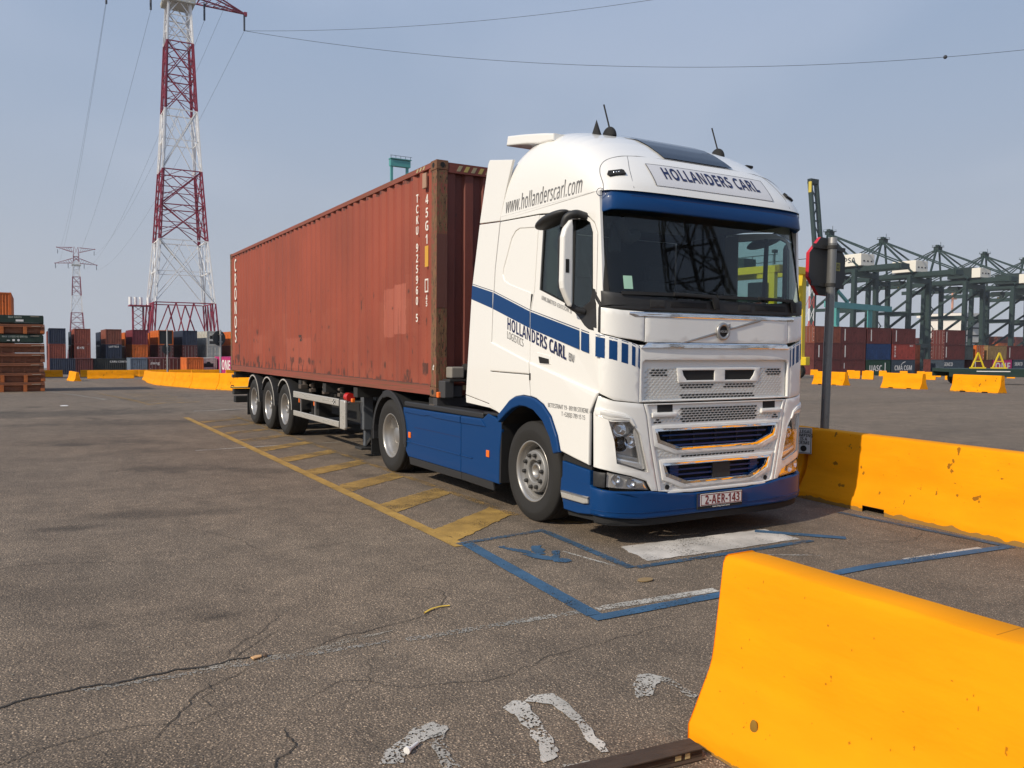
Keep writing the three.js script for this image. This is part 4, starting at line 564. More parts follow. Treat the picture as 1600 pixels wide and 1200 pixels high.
// --- wheels
function wheel(parent, x, z, R, { dual = false, outer = -1, name = 'wheel', width = 0.30, nuts = true } = {}) {
  const w = sub(name, parent, [x, R, z]), o = outer;   // built for the outer face towards -x, turned for the other side
  const lathe = (pts, seg = 56) => { const g = new THREE.LatheGeometry(pts.map((p) => new THREE.Vector2(...p)), seg); g.rotateZ(Math.PI / 2); return o < 0 ? g : g.rotateY(Math.PI); };
  const r = 0.292, T = width;   // lathe y -> -x (outer at +y)
  const tyrePts = (c) => [[r, c - T * 0.36], [r + 0.02, c - T * 0.44], [r + 0.09, c - T * 0.5], [R - 0.06, c - T * 0.485], [R - 0.012, c - T * 0.42], [R, c - T * 0.36], ...[-0.24, -0.08, 0.08, 0.24].flatMap((k) => [[R, c + T * (k - 0.022)], [R - 0.012, c + T * (k - 0.015)], [R - 0.012, c + T * (k + 0.015)], [R, c + T * (k + 0.022)]]), [R, c + T * 0.36], [R - 0.012, c + T * 0.42], [R - 0.06, c + T * 0.485], [r + 0.13, c + T * 0.497], [r + 0.125, c + T * 0.503], [r + 0.115, c + T * 0.503], [r + 0.11, c + T * 0.498], [r + 0.09, c + T * 0.5], [r + 0.03, c + T * 0.455], [r + 0.02, c + T * 0.44], [r, c + T * 0.40]];
  part('tyre', [lathe(tyrePts(-T / 2)), ...(dual ? [lathe(tyrePts(-T * 1.62))] : [])], M.rubber, w);
  if (dual) {
    part('rim', lathe([[r + 0.012, -0.028], [r + 0.016, -0.018], [r, -0.022], [r - 0.012, -0.05], [r - 0.02, -0.09], [r - 0.045, -0.115], [r - 0.055, -0.20], [r - 0.075, -0.225], [r - 0.09, -0.24], [0.17, -0.245], [0.12, -0.24], [0.0, -0.24]]), M.alloy, w);
    part('hub', [lathe([[0.115, -0.24], [0.115, -0.12], [0.10, -0.10], [0.0, -0.095]], 28)], M.steel, w);
    part('wheel_nut', Array.from({ length: 10 }, (_, i) => { const a = i * Math.PI / 5; return lathe([[0, -0.2], [0.017, -0.2], [0.017, -0.24]], 8).translate(0, Math.sin(a) * 0.168, Math.cos(a) * 0.168); }), M.steel, w);
  } else {
    part('rim', lathe([[r + 0.012, -0.028], [r + 0.016, -0.018], [r, -0.022], [r - 0.012, -0.05], [r - 0.022, -0.085], [r - 0.045, -0.10], [r - 0.05, -0.16]]), M.alloy, w);
    part('rim_well', lathe([[r - 0.05, -0.16], [r - 0.062, -0.19], [0.224, -0.19], [0.217, -0.10], [0.213, -0.07]]), std(0.12, 0.115, 0.11, 0.6, 0.4), w);
    part('wheel_disc', lathe([[0.213, -0.07], [0.206, -0.048], [0.197, -0.04], [0.12, -0.04], [0.112, -0.046], [0.105, -0.06], [0.10, -0.12]]), std(0.30, 0.295, 0.285, 0.5, 0.5), w);
    part('hub', [lathe([[0.105, -0.12], [0.09, -0.115], [0.085, -0.07], [0.075, -0.062], [0.05, -0.06], [0.048, -0.085], [0, -0.085]], 32)], M.steel, w);
    if (nuts) for (let i = 0; i < 10; i++) { const a = i * Math.PI / 5 + 0.1; part('wheel_nut', lathe([[0, -0.004], [0.013, -0.005], [0.019, -0.013], [0.021, -0.038]], 12).translate(0, Math.sin(a) * 0.164, Math.cos(a) * 0.164), M.chassis, w); }
  }
  return w;
}
for (const s of [-1, 1]) { wheel(tractor, s * 1.20, 0, 0.502, { outer: s, width: 0.34, name: 'front_wheel' }); wheel(tractor, s * 1.215, -3.738, 0.505, { outer: s, dual: true, width: 0.29, name: 'drive_wheel' }); }
part('axle', [cyl(0.075, 2.0, 'x', 0, 0.5, 0), cyl(0.12, 2.0, 'x', 0, 0.5, -3.738), new THREE.SphereGeometry(0.26, 20, 14).translate(0, 0.5, -3.738)], M.chassis, tractor);
part('frame_rail', [-1, 1].map((s) => span(s * 0.38, s * 0.46, 0.62, 0.90, -4.75, 1.0)), M.chassis, tractor);
part('engine', span(-0.5, 0.5, 0.35, 1.05, -0.6, 0.9), M.softBlack, tractor); part('gearbox', span(-0.37, 0.37, 0.40, 0.80, -3.2, -0.8), M.softBlack, tractor); part('rear_cross_member', span(-0.37, 0.37, 0.66, 0.86, -4.72, -4.6), M.softBlack, tractor); part('front_cross_member', span(-1.0, 1.0, 0.3, 0.55, 0.91, 1.05), M.softBlack, tractor);
part('catwalk', [span(-0.95, 0.95, 0.915, 0.945, -1.75, -0.75), ...Array.from({ length: 8 }, (_, i) => span(-0.95, 0.95, 0.945, 0.96, -1.7 + i * 0.12, -1.66 + i * 0.12))], M.chassis, tractor);
part('fifth_wheel', [cyl(0.46, 0.06, 'y', 0, 1.08, -3.15, 32), span(-0.45, 0.45, 0.92, 1.05, -3.4, -2.9)], M.chassis, tractor);
for (const x of [-0.3, 0, 0.3]) part('air_line', tube([[x, 1.5, -0.72], [x, 1.25, -0.95], [x * 0.8, 1.05, -1.5], [x * 0.5, 1.12, -2.2]], 0.018, 24, 6), x ? M.red : M.softBlack, tractor);
part('exhaust_stack', [span(-0.95, -0.5, 0.95, 1.02, -0.95, -0.75)], M.chassis, tractor);
bothSides((s, m) => {
  // blue side skirts between the axles
  const sk1 = part('side_skirt', m(side([[-3.235, 0.935], [-1.515, 0.948], [-1.515, 0.295], [-3.06, 0.295], [-3.14, 0.36], [-3.19, 0.60]], 1.222, 0.04, { bevel: 0.01 })), M.blue, tractor);
  const sk2 = part('side_skirt', m(side([[-1.505, 0.948], [-0.985, 0.953], [-0.86, 1.022], [-0.70, 0.99], [-0.57, 0.945], [-0.56, 0.86], [-0.60, 0.62], [-0.61, 0.285], [-1.505, 0.295]], 1.222, 0.04, { bevel: 0.01 })), M.blue, tractor);
  part('skirt_bevel', m(side([[-3.20, 0.93], [-1.52, 0.94], [-1.52, 0.865], [-2.2, 0.868], [-2.38, 0.885], [-2.55, 0.868], [-3.16, 0.872]], 1.234, 0.02, { bevel: 0.009 })), M.blue, sk1);
  part('skirt_bevel', m(side([[-1.50, 0.94], [-1.0, 0.945], [-0.90, 0.875], [-1.50, 0.865]], 1.234, 0.02, { bevel: 0.009 })), M.blue, sk2);
  part('skirt_crease', m(side([[-3.12, 0.498], [-1.52, 0.498], [-1.52, 0.484], [-3.12, 0.484]], 1.232, 0.014, { bevel: 0.006 })), M.blue, sk1);
  part('skirt_crease', m(side([[-1.50, 0.498], [-1.20, 0.498], [-1.23, 0.484], [-1.50, 0.484]], 1.232, 0.014, { bevel: 0.006 })), M.blue, sk2);
  part('skirt_seam', m(side([[-2.85, 0.70], [-1.52, 0.70], [-1.52, 0.694], [-2.85, 0.694]], 1.2235, 0.004, { bevel: 0 })), M.navy, sk1);
  part('rubber_edge', m(side([[-3.055, 0.29], [-1.515, 0.29], [-1.515, 0.205], [-1.8, 0.20], [-3.02, 0.195]], 1.212, 0.03, { bevel: 0.006 })), M.blackPlastic, sk1);
  part('rubber_edge', m(side([[-1.505, 0.29], [-0.76, 0.29], [-0.74, 0.195], [-1.505, 0.205]], 1.212, 0.03, { bevel: 0.006 })), M.blackPlastic, sk2);
  part('skirt_top', m(span(-1.215, -1.02, 0.95, 1.02, -3.22, -1.0, 0.02)), M.blackPlastic, sk1);
  part('step_plate', m(plate([[-1.21, -0.98], [-0.95, -0.98], [-0.95, -0.52], [-1.21, -0.52]], 0.03, { bevel: 0.008 }).rotateX(Math.PI / 2).translate(0, 1.035, 0).applyMatrix4(new THREE.Matrix4().set(1, 0, 0, 0, 0, 1, 0, 0, 0, 0, 1, 0, 0, 0, 0, 1))), M.blackPlastic, sk2);
  part('marker_light', m(box(0.012, 0.075, 0.075, -1.228, 0.585, -3.0, 0.004)), M.amber, sk1); part('marker_light', m(box(0.012, 0.075, 0.065, -1.228, 0.585, -0.845, 0.004)), M.amber, sk2);
  part('tank', m(span(-1.18, -0.55, 0.32, 0.92, -3.0, -0.75, 0.05)), M.chassis, tractor);
  // drive wheel mudguard
  const mg = []; for (let i = 0; i < 18; i++) { const a0 = -0.15 + i * (3.45 / 18), a1 = -0.15 + (i + 1) * (3.45 / 18), P = (a, r) => [-3.738 + Math.cos(a) * r, 0.50 + Math.sin(a) * r]; mg.push(side([P(a0, 0.57), P(a1, 0.57), P(a1, 0.625), P(a0, 0.625)], 1.235, 0.60, { bevel: 0 })); }
  const mud = part('mudguard', m(join(mg)), M.blackPlastic, tractor);
  part('mudguard_side', m(side([...Array.from({ length: 20 }, (_, i) => { const a = -0.1 + 2.0 * i / 19; return [-3.738 + Math.cos(a) * 0.64, 0.5 + Math.sin(a) * 0.64]; }), ...Array.from({ length: 20 }, (_, i) => { const a = 1.9 - 2.0 * i / 19; return [-3.738 + Math.cos(a) * 0.545, 0.5 + Math.sin(a) * 0.545]; })], 1.245, 0.03, { bevel: 0.008 })), M.blackPlastic, mud);
  part('mud_flap', m(span(-1.24, -0.66, 0.17, 0.55, -4.40, -4.375)), M.softBlack, mud);
});

// ---------------------------------------------------------------- shipping containers
// corrugated sheet: profile along u (0..L), standing v (0..H), ribs `depth` deep towards -w; returns geometry in (u, v, w)
function corrugated(L, H, { pitch = 0.278, depth = 0.036, outer = 0.26, slope = 0.245, uvSize = [1, 1], lead = 0.06 } = {}) {
  const n = Math.max(1, Math.round((L - 2 * lead) / pitch)), p = (L - 2 * lead) / n, pts = [[0, 0], [lead, 0]];
  for (let i = 0; i < n; i++) { const a = lead + i * p; pts.push([a + outer * p / 2, 0], [a + (outer / 2 + slope) * p, -depth], [a + (1 - outer / 2 - slope) * p, -depth], [a + (1 - outer / 2) * p, 0]); }
  pts.push([L - lead, 0], [L, 0]);
  const pos = [], uv = [];
  for (let i = 0; i < pts.length - 1; i++) { const [a, wa] = pts[i], [b, wb] = pts[i + 1]; if (b - a < 1e-6) continue; pos.push(a, 0, wa, b, 0, wb, b, H, wb, a, 0, wa, b, H, wb, a, H, wa); const U = [a, b, b, a, b, a], W = [0, 0, H, 0, H, H]; U.forEach((q, k) => uv.push(q / uvSize[0], W[k] / uvSize[1])); }
  const g = new THREE.BufferGeometry(); g.setAttribute('position', new THREE.Float32BufferAttribute(pos, 3)); g.setAttribute('uv', new THREE.Float32BufferAttribute(uv, 2)); g.computeVertexNormals(); return g;
}
const turnFaces = (g) => { for (const a of Object.values(g.attributes)) { const s = a.itemSize, r = a.array; for (let i = 0; i < a.count; i += 3) for (let k = 0; k < s; k++) { const t = r[(i + 1) * s + k]; r[(i + 1) * s + k] = r[(i + 2) * s + k]; r[(i + 2) * s + k] = t; } } g.computeVertexNormals(); return g; };
const basis = (g, ux, uy, uz, o) => { const m = new THREE.Matrix4().makeBasis(V(...ux), V(...uy), V(...uz)).setPosition(...o); g = flatten(g).applyMatrix4(m); return m.determinant() < 0 ? turnFaces(g) : g; };
function castings(L, W, H) { const o = []; for (const x of [-1, 1]) for (const y of [0, 1]) for (const z of [0, 1]) o.push(box(0.162, 0.118, 0.178, x * (W / 2 - 0.079), y ? H - 0.058 : 0.058, z ? -0.088 : -L + 0.088, 0.008)); return o; }
{
  const L = 12.192, W = 2.438, H = 2.896, Z0 = -2.211, Y0 = 1.126;
  const box40 = thing('shipping_container', 'long rust-red corrugated container loaded on the lorry trailer', 'container', [0, Y0, Z0]);
  const redSide = texture(2048, 512, (u, v, i, j) => {
    const x = u * L, y = v * 2.62;                                  // metres from the cab end, metres up
    let c = [140, 65, 45];
    const n = fbm(x * 0.9, y * 0.9, 5, 0, 201), st = fbm(x * 9, y * 0.55, 4, 0, 203), k = 1 + 0.16 * (n - 0.5) + 0.12 * (st - 0.5); c = c.map((q) => q * k);
    if (v < 0.42) { const w = sstep(0.46, 0.74, fbm(x * 2.3, y * 1.6, 4, 0, 211)) * 0.20; c = [mix(c[0], 164, w), mix(c[1], 100, w), mix(c[2], 76, w)]; }   // chalky worn paint low down
    const patchy = (x0, x1, y0, y1, t) => { const e = 0.03 * (fbm(x * 12, y * 12, 3, 0, 215) - 0.5); if (x > x0 + e && x < x1 + e && y > y0 + e && y < y1 + e) c = [mix(c[0], 178, t), mix(c[1], 104, t), mix(c[2], 86, t)]; };
    patchy(0.84, 1.31, 0.64, 1.31, 0.62); patchy(1.31, 1.66, 0.60, 1.27, 0.5); patchy(0.5, 0.84, 0.66, 1.42, 0.08); patchy(5.2, 6.9, 0.05, 0.62, 0.28); patchy(8.8, 9.6, 0.3, 0.7, 0.2);
    const rust = fbm(x * 11, y * 5, 4, 0, 221); const rz = v < 0.10 ? 0.60 : v < 0.35 ? 0.745 : 0.80; if (rust > rz) { const q = clamp((rust - rz) * 9) * 0.85; c = [mix(c[0], 74, q), mix(c[1], 42, q), mix(c[2], 34, q)]; }
    const bolt = Math.abs(((x / 0.278) % 1) - 0.5) < 0.13 && v < 0.045 && fbm(x * 3, 1, 2, 0, 223) > 0.45; if (bolt) c = [70, 42, 36];
    if (Math.abs(x - (5.9 + 0.02 * Math.sin(y * 40))) < 0.22 && Math.abs(y - 0.62) < 0.06 && fbm(x * 24, y * 24, 2, 0, 225) > 0.52) c = [62, 46, 42];
    const run = fbm(x * 30, y * 0.4, 3, 0, 227); if (run > 0.72 && v < 0.6) c = c.map((q, a) => mix(q, [120, 62, 50][a], 0.5));
    return c.map((q) => clamp(q + (hash2(i, j, 7) - 0.5) * 8, 0, 255));
  });
  const redEnd = texture(512, 512, (u, v) => { const n = fbm(u * 6, v * 6, 5, 0, 231), k = 1 + 0.28 * (n - 0.5); const r = fbm(u * 20, v * 9, 4, 0, 233); const c = r > 0.83 ? [92, 50, 40] : [112 * k, 56 * k, 44 * k]; return c.map((q) => clamp(q, 0, 255)); });
  const frameTex = texture(512, 512, (u, v) => { const n = fbm(u * 5, v * 9, 5, 0, 241), k = 1 + 0.2 * (n - 0.5), r = fbm(u * 16, v * 30, 4, 0, 243); let c = [136 * k, 70 * k, 56 * k]; if (r > 0.55) c = c.map((q, a) => mix(q, [104, 72, 48][a], clamp((r - 0.55) * 7))); return c.map((q) => clamp(q, 0, 255)); });
  const postTex = texture(256, 1024, (u, v) => { const n = fbm(u * 6, v * 40, 5, 0, 251), r = fbm(u * 10 + 3, v * 60, 4, 0, 253); let c = [112, 84, 58]; c = c.map((q) => q * (1 + 0.5 * (n - 0.5))); if (r > 0.62) c = [132, 72, 58]; if (r < 0.30) c = [66, 44, 34]; return c.map((q) => clamp(q, 0, 255)); });
  const sm = new THREE.MeshStandardMaterial({ map: redSide, roughness: 0.62 }), em = new THREE.MeshStandardMaterial({ map: redEnd, roughness: 0.65 }), fm = new THREE.MeshStandardMaterial({ map: frameTex, roughness: 0.7 }), pm = new THREE.MeshStandardMaterial({ map: postTex, roughness: 0.8, bumpMap: grimeBump, bumpScale: 0.003 });
  const sideL = L - 0.30, sideH = H - 0.06 - 0.145;
  // right side (faces -x): u runs from the cab end backwards
  part('side_wall', basis(corrugated(sideL, sideH, { uvSize: [L, 2.62] }), [0, 0, -1], [0, 1, 0], [-1, 0, 0], [-W / 2 + 0.010, 0.145, -0.15]), sm, box40, 'sunlit corrugated right-hand wall with pale repaint patches');
  part('side_wall', basis(corrugated(sideL, sideH, { uvSize: [L, 2.62] }), [0, 0, -1], [0, 1, 0], [1, 0, 0], [W / 2 - 0.010, 0.145, -0.15]), sm, box40);
  part('front_wall', basis(corrugated(W - 0.30, sideH - 0.02, { pitch: 0.25, depth: 0.045, uvSize: [2.5, 2.7], outer: 0.44, slope: 0.10 }), [1, 0, 0], [0, 1, 0], [0, 0, 1], [-W / 2 + 0.15, 0.16, -0.03]), em, box40);
  part('door_end', span(-W / 2 + 0.1, W / 2 - 0.1, 0.12, H - 0.1, -L + 0.04, -L + 0.09), em, box40);
  part('roof_sheet', basis(corrugated(L - 0.3, W - 0.1, { pitch: 0.42, depth: 0.02, uvSize: [4, 4] }), [0, 0, -1], [1, 0, 0], [0, 1, 0], [-W / 2 + 0.05, H - 0.02, -0.15]), em, box40);
  part('floor_frame', span(-W / 2 + 0.05, W / 2 - 0.05, 0.03, 0.12, -L + 0.1, -0.1), M.chassis, box40);
  const rail = (s) => { const g = span(s * (W / 2 - 0.055), s * (W / 2), H - 0.075, H - 0.012, -L + 0.17, -0.17), b = span(s * (W / 2 - 0.05), s * (W / 2 - 0.002), 0.018, 0.135, -L + 0.17, -0.17), c = span(s * (W / 2 - 0.04), s * (W / 2 - 0.012), 0.135, 0.150, -L + 0.17, -0.17); return [g, b, c]; };
  for (const s of [-1, 1]) { const [t, b, c] = rail(s); part('top_rail', t, fm, box40); part('bottom_rail', b, fm, box40); part('rail_lip', c, std(0.10, 0.045, 0.035, 0.8), box40); }
  part('front_header', span(-W / 2 + 0.16, W / 2 - 0.16, H - 0.14, H - 0.02, -0.075, -0.004), em, box40); part('front_sill', span(-W / 2 + 0.16, W / 2 - 0.16, 0.02, 0.17, -0.075, -0.004), em, box40);
  for (const s of [-1, 1]) for (const z of [-0.002, -L + 0.152]) part('corner_post', box(0.15, H - 0.236, 0.15, s * (W / 2 - 0.077), H / 2, z - 0.075, 0.006), pm, box40, 'rust-worn corner post');
  for (const g of castings(L, W, H)) part('corner_casting', g, pm, box40);
  for (const [x, y] of [[-W / 2, H - 0.058], [-W / 2, 0.058]]) part('casting_hole', [cyl(0.032, 0.006, 'x', x - 0.001, y, -0.088, 20).scale(1, 1, 1), cyl(0.03, 0.006, 'x', x - 0.001, y, -L + 0.088, 20)], M.softBlack, box40);
  part('casting_hole', cyl(0.032, 0.006, 'z', -W / 2 + 0.08, H - 0.058, 0.001, 20), M.softBlack, box40);
  part('post_patch', box(0.142, 0.9, 0.003, -W / 2 + 0.077, 1.55, 0.0), std(0.125, 0.045, 0.033, 0.7), box40, 'repainted darker patch on the corner post');
  // hazard stripes on the headers
  for (let i = 0; i < 5; i++) part('hazard_stripe', plate([[0, 0], [0.05, 0], [0.09, 0.07], [0.04, 0.07]], 0.002, { bevel: 0 }).translate(-W / 2 + 0.27 + i * 0.10, H - 0.115, -0.004), i % 2 ? std(0.42, 0.33, 0.10, 0.8) : std(0.33, 0.27, 0.16, 0.8), box40);
  const onSide = (g, z, y, o = 0.0015) => g.applyMatrix4(new THREE.Matrix4().set(0, 0, -1, 0, 0, 1, 0, 0, 1, 0, 0, 0, 0, 0, 0, 1)).translate(-W / 2 - o + 0.010, y, z);
  for (let i = 0; i < 3; i++) part('hazard_stripe', plate([[0, 0], [0.05, 0], [0.09, 0.04], [0.04, 0.04]], 0.002, { bevel: 0 }).applyMatrix4(new THREE.Matrix4().set(0, 0, -1, 0, 0, 1, 0, 0, 1, 0, 0, 0, 0, 0, 0, 1)).translate(-W / 2 - 0.001, H - 0.062, -0.62 + i * 0.1), std(0.42, 0.35, 0.2, 0.8), box40);
  const letter = std(0.74, 0.70, 0.64, 0.6);
  // the letters follow the outer faces of the ribs, so each loses a strip in every trough
  const stack = (str, size, z, y, step, gapAt = []) => { const gs = []; let yy = y; [...str].forEach((ch, i) => { if (ch !== ' ') gs.push(onSide(textShape(ch, size, { center: true, depth: 0.0015, squeeze: 0.9 }), z, yy)); yy -= ch === ' ' ? step * 0.6 : step; }); return gs; };
  part('lettering', stack('TCKU 925960 5', 0.105, -0.60, 2.46, 0.136), letter, box40, 'white container number running down the wall');
  part('lettering', stack('45G1', 0.12, -0.30, 2.40, 0.165), letter, box40, 'white size code near the corner');
  part('lettering', stack('CRONOS', 0.30, -11.62, 2.43, 0.345), letter, box40, 'tall white letters running down near the door end');
  part('placard', onSide(plate([[-0.05, 0], [0.05, 0], [0.05, 0.26], [-0.05, 0.26]], 0.004, { bevel: 0 }), -0.30, 1.62), std(0.62, 0.33, 0.03, 0.5), box40, 'yellow warning placard');
  part('placard', onSide(plate([[-0.05, 0], [0.05, 0], [0.05, 0.17], [-0.05, 0.17]], 0.003, { bevel: 0, holes: [[[-0.035, 0.02], [0.035, 0.02], [0.035, 0.15], [-0.035, 0.15]]] }), -0.30, 1.30), letter, box40); part('lettering', stack('45', 0.07, -0.30, 1.20, 0.075), letter, box40);
  part('vent_cover', onSide(box(0.11, 0.19, 0.03, 0, 0.09, 0.0, 0.01), -0.34, 2.60, 0.012), std(0.36, 0.22, 0.15, 0.7), box40, 'small pale ventilator cover near the top corner');
  part('bare_spot', [[-0.075, 0.33, 0.05], [-0.06, 0.37, 0.025]].map(([z, y, h]) => plate([[-0.012, 0], [0.012, 0], [0.008, h], [-0.006, h]], 0.002, { bevel: 0 }).applyMatrix4(new THREE.Matrix4().set(0, 0, -1, 0, 0, 1, 0, 0, 1, 0, 0, 0, 0, 0, 0, 1)).translate(-W / 2 - 0.001, y, z)), letter, box40);
}
// ---------------------------------------------------------------- trailer chassis under it
{
  const tr = thing('container_trailer', 'dark three-axle container trailer chassis with pale side guards', 'trailer');
  part('main_beam', [-1, 1].flatMap((s) => [span(s * 0.42, s * 0.56, 0.72, 1.06, -14.35, -5.2), span(s * 0.42, s * 0.56, 1.0, 1.115, -5.2, -2.25), span(s * 0.42, s * 0.56, 0.86, 1.0, -5.6, -4.9)]), M.chassis, tr);
  for (const z of [-2.45, -5.3, -6.9, -8.4, -10.6, -12.2, -14.25]) part('cross_beam', span(-1.16, 1.16, 0.955, 1.108, z - 0.09, z + 0.09), M.chassis, tr);
  for (const s of [-1, 1]) for (const z of [-2.36, -8.25, -14.3]) { part('twist_lock', [cyl(0.05, 0.12, 'y', s * 1.1, 1.05, z, 14), box(0.14, 0.08, 0.16, s * 1.14, 0.99, z, 0.01)], std(0.07, 0.055, 0.045, 0.8), tr); }
  for (const z of [-6.35, -7.2, -8.0]) part('valve', [cyl(0.035, 0.16, 'y', -1.02, 0.98, z, 10), box(0.10, 0.06, 0.12, -1.04, 0.93, z, 0.01), cyl(0.028, 0.10, 'z', -1.06, 1.02, z, 10)], std(0.11, 0.085, 0.07, 0.8), tr);
  part('underrun_gear', [span(-0.95, 0.95, 0.42, 0.74, -8.4, -7.9), span(-0.9, 0.9, 0.55, 0.9, -7.3, -6.6), cyl(0.16, 1.5, 'x', 0, 0.68, -9.05, 20), span(-0.9, -0.3, 0.50, 0.84, -6.5, -5.8)], M.softBlack, tr);
  for (let i = 0; i < 3; i++) {
    const z = -9.236 - 1.31 * i;
    part('axle', [cyl(0.075, 2.1, 'x', 0, 0.5, z), ...[-1, 1].map((s) => bar([s * 0.5, 0.72, z + 0.55], [s * 0.5, 0.5, z - 0.1], 0.1, 0.14))], M.chassis, tr);
    for (const s of [-1, 1]) {
      wheel(tr, s * 1.245, z, 0.503, { outer: s, width: 0.385, dual: true && false, nuts: false }).children.forEach((c) => { if (c.name === 'rim_well' || c.name === 'wheel_disc') c.visible = false; if (c.name === 'rim') c.geometry = (() => { const g = new THREE.LatheGeometry([[0.304, -0.028], [0.308, -0.018], [0.292, -0.022], [0.28, -0.05], [0.272, -0.10], [0.25, -0.13], [0.24, -0.19], [0.22, -0.215], [0.165, -0.20], [0.125, -0.185], [0.12, -0.15], [0.0, -0.14]].map((p) => new THREE.Vector2(...p)), 48).rotateZ(Math.PI / 2); return s < 0 ? g : g.rotateY(Math.PI); })(); if (c.name === 'hub') c.visible = true; });
      const seg = []; const edge = []; for (let k = 0; k < 16; k++) { const a0 = 0.05 + k * (2.55 / 16), a1 = 0.05 + (k + 1) * (2.55 / 16), P = (a, r) => [z + Math.cos(a) * r, 0.50 + Math.sin(a) * r]; const g = side([P(a0, 0.57), P(a1, 0.57), P(a1, 0.60), P(a0, 0.60)], 1.25, 0.42, { bevel: 0 }); seg.push(s < 0 ? g : mirrorX(g)); if (a0 < 2.2) { const e = side([P(a0, 0.578), P(a1, 0.578), P(a1, 0.602), P(a0, 0.602)], 1.258, 0.008, { bevel: 0 }); edge.push(s < 0 ? e : mirrorX(e)); } }
      const mg = part('mudguard', seg, M.blackPlastic, tr); part('guard_edge', edge, std(0.42, 0.40, 0.37, 0.6), mg);
      if (i === 2) part('mud_flap', span(s * 1.24, s * 0.84, 0.16, 0.66, z - 0.62, z - 0.60), M.softBlack, mg);
    }
  }
  for (const s of [-1, 1]) {
    const gd = part('side_guard', [span(s * 1.205, s * 1.235, 0.775, 0.895, -8.60, -5.92, 0.012), span(s * 1.205, s * 1.235, 0.43, 0.53, -8.60, -5.92, 0.012)], M.alu, tr, 'pale aluminium side guard rails');
    part('guard_end', plate([[0, 0], [0.22, 0], [0.25, 0.03], [0.25, 0.435], [0.22, 0.465], [0, 0.465]], 0.05, { bevel: 0.016, seg: 3 }).rotateY(-s * Math.PI / 2 * -1).translate(s * 1.235, 0.43, -5.70).translate(s < 0 ? 0 : 0, 0, 0), M.alu, gd);
    part('guard_upright', [-8.2, -7.3].map((z) => span(s * 1.185, s * 1.205, 0.44, 0.88, z - 0.02, z + 0.02)), M.steel, gd);
    for (const z of [-8.3, -7.35]) part('marker_light', box(0.02, 0.09, 0.05, s * 1.20, 0.735, z, 0.004), M.amber, gd);
    part('guard_plate', box(0.004, 0.075, 0.13, s * 1.2375, 0.835, -6.13), M.softBlack, gd);
    part('plate_mark', [box(0.003, 0.028, 0.028, s * 1.2405, 0.835, -6.13), ...[-1, 1].flatMap((a) => [-1, 1].map((b) => box(0.003, 0.02, 0.03, s * 1.2405, 0.835 + a * 0.025, -6.13 + b * 0.045)))], M.plateWhite, gd);
    // landing legs
    const leg = part('landing_leg', [span(s * 0.82, s * 0.98, 0.42, 1.0, -5.58, -5.42, 0.01), span(s * 0.85, s * 0.95, 0.16, 0.5, -5.55, -5.45, 0.01)], std(0.09, 0.10, 0.115, 0.6), tr); part('landing_foot', [box(0.3, 0.04, 0.3, s * 0.9, 0.13, -5.5, 0.01), bar([s * 0.9, 0.17, -5.5], [s * 0.9, 0.30, -5.28], 0.05)], M.chassis, leg);
  }
  part('crank', [bar([-1.0, 0.86, -5.5], [-1.2, 0.86, -5.5], 0.03, 0.03, 8), bar([-1.2, 0.86, -5.5], [-1.2, 0.80, -5.72], 0.03, 0.03, 8)], M.steel, tr);
  part('coupling_head', cyl(0.07, 0.16, 'z', -1.12, 0.93, -5.72, 18), M.red, tr, 'red air coupling under the container'); part('marker_light', box(0.05, 0.06, 0.07, -1.18, 0.90, -5.36, 0.01), M.amber, tr);
  part('maker_lettering', basis(textShape('HOLLANDERS', 0.11, { squeeze: 0.8, depth: 0.002 }), [0, 0, 1], [0, 1, 0], [-1, 0, 0], [-0.566, 0.86, -6.75]), std(0.3, 0.3, 0.3, 0.6), tr);
  // front end: bolster with coupling box
  part('front_bolster', [span(-1.2, 1.2, 1.0, 1.115, -2.33, -2.21), span(-1.17, -0.93, 1.13, 1.27, -2.18, -2.06, 0.015), span(-1.19, -1.06, 1.12, 1.33, -2.2, -2.02, 0.015)], std(0.045, 0.045, 0.048, 0.7), tr);
  part('hose_reel', [cyl(0.10, 0.12, 'x', -0.80, 1.42, -2.1, 20), cyl(0.12, 0.02, 'x', -0.74, 1.42, -2.1, 20), cyl(0.12, 0.02, 'x', -0.87, 1.42, -2.1, 20)], M.chassis, tr);
  part('document_tube', span(-1.10, -0.92, 1.36, 1.50, -2.18, -2.02, 0.02), std(0.24, 0.22, 0.19, 0.6), tr); part('plate_label', box(0.13, 0.06, 0.006, -0.86, 1.245, -2.055), std(0.35, 0.29, 0.16, 0.6), tr);
  part('shelf', span(-1.13, -0.70, 1.325, 1.35, -2.2, -1.99), M.chassis, tr);
  part('marker_light', box(0.07, 0.07, 0.06, -1.185, 1.155, -2.17, 0.01), M.amber, tr);
  // rear
  part('rear_bumper', [span(-1.15, 1.15, 0.52, 0.66, -14.6, -14.42, 0.02), span(-1.17, 1.17, 0.68, 0.70, -14.75, -14.4)], M.chassis, tr); part('bumper_strip', span(-1.17, 1.17, 0.70, 0.706, -14.75, -14.3), std(0.6, 0.42, 0.05, 0.6), tr);
  part('lamp_box', [-1, 1].map((s) => span(s * 1.12, s * 0.66, 0.32, 0.48, -14.6, -14.35, 0.02)), M.softBlack, tr); part('tow_eye', new THREE.TorusGeometry(0.035, 0.012, 8, 16).translate(-1.1, 0.70, -14.82), M.chassis, tr);
  part('bumper_hanger', [-1, 1].map((s) => span(s * 0.7, s * 0.62, 0.5, 1.0, -14.5, -14.38)), M.chassis, tr);
}

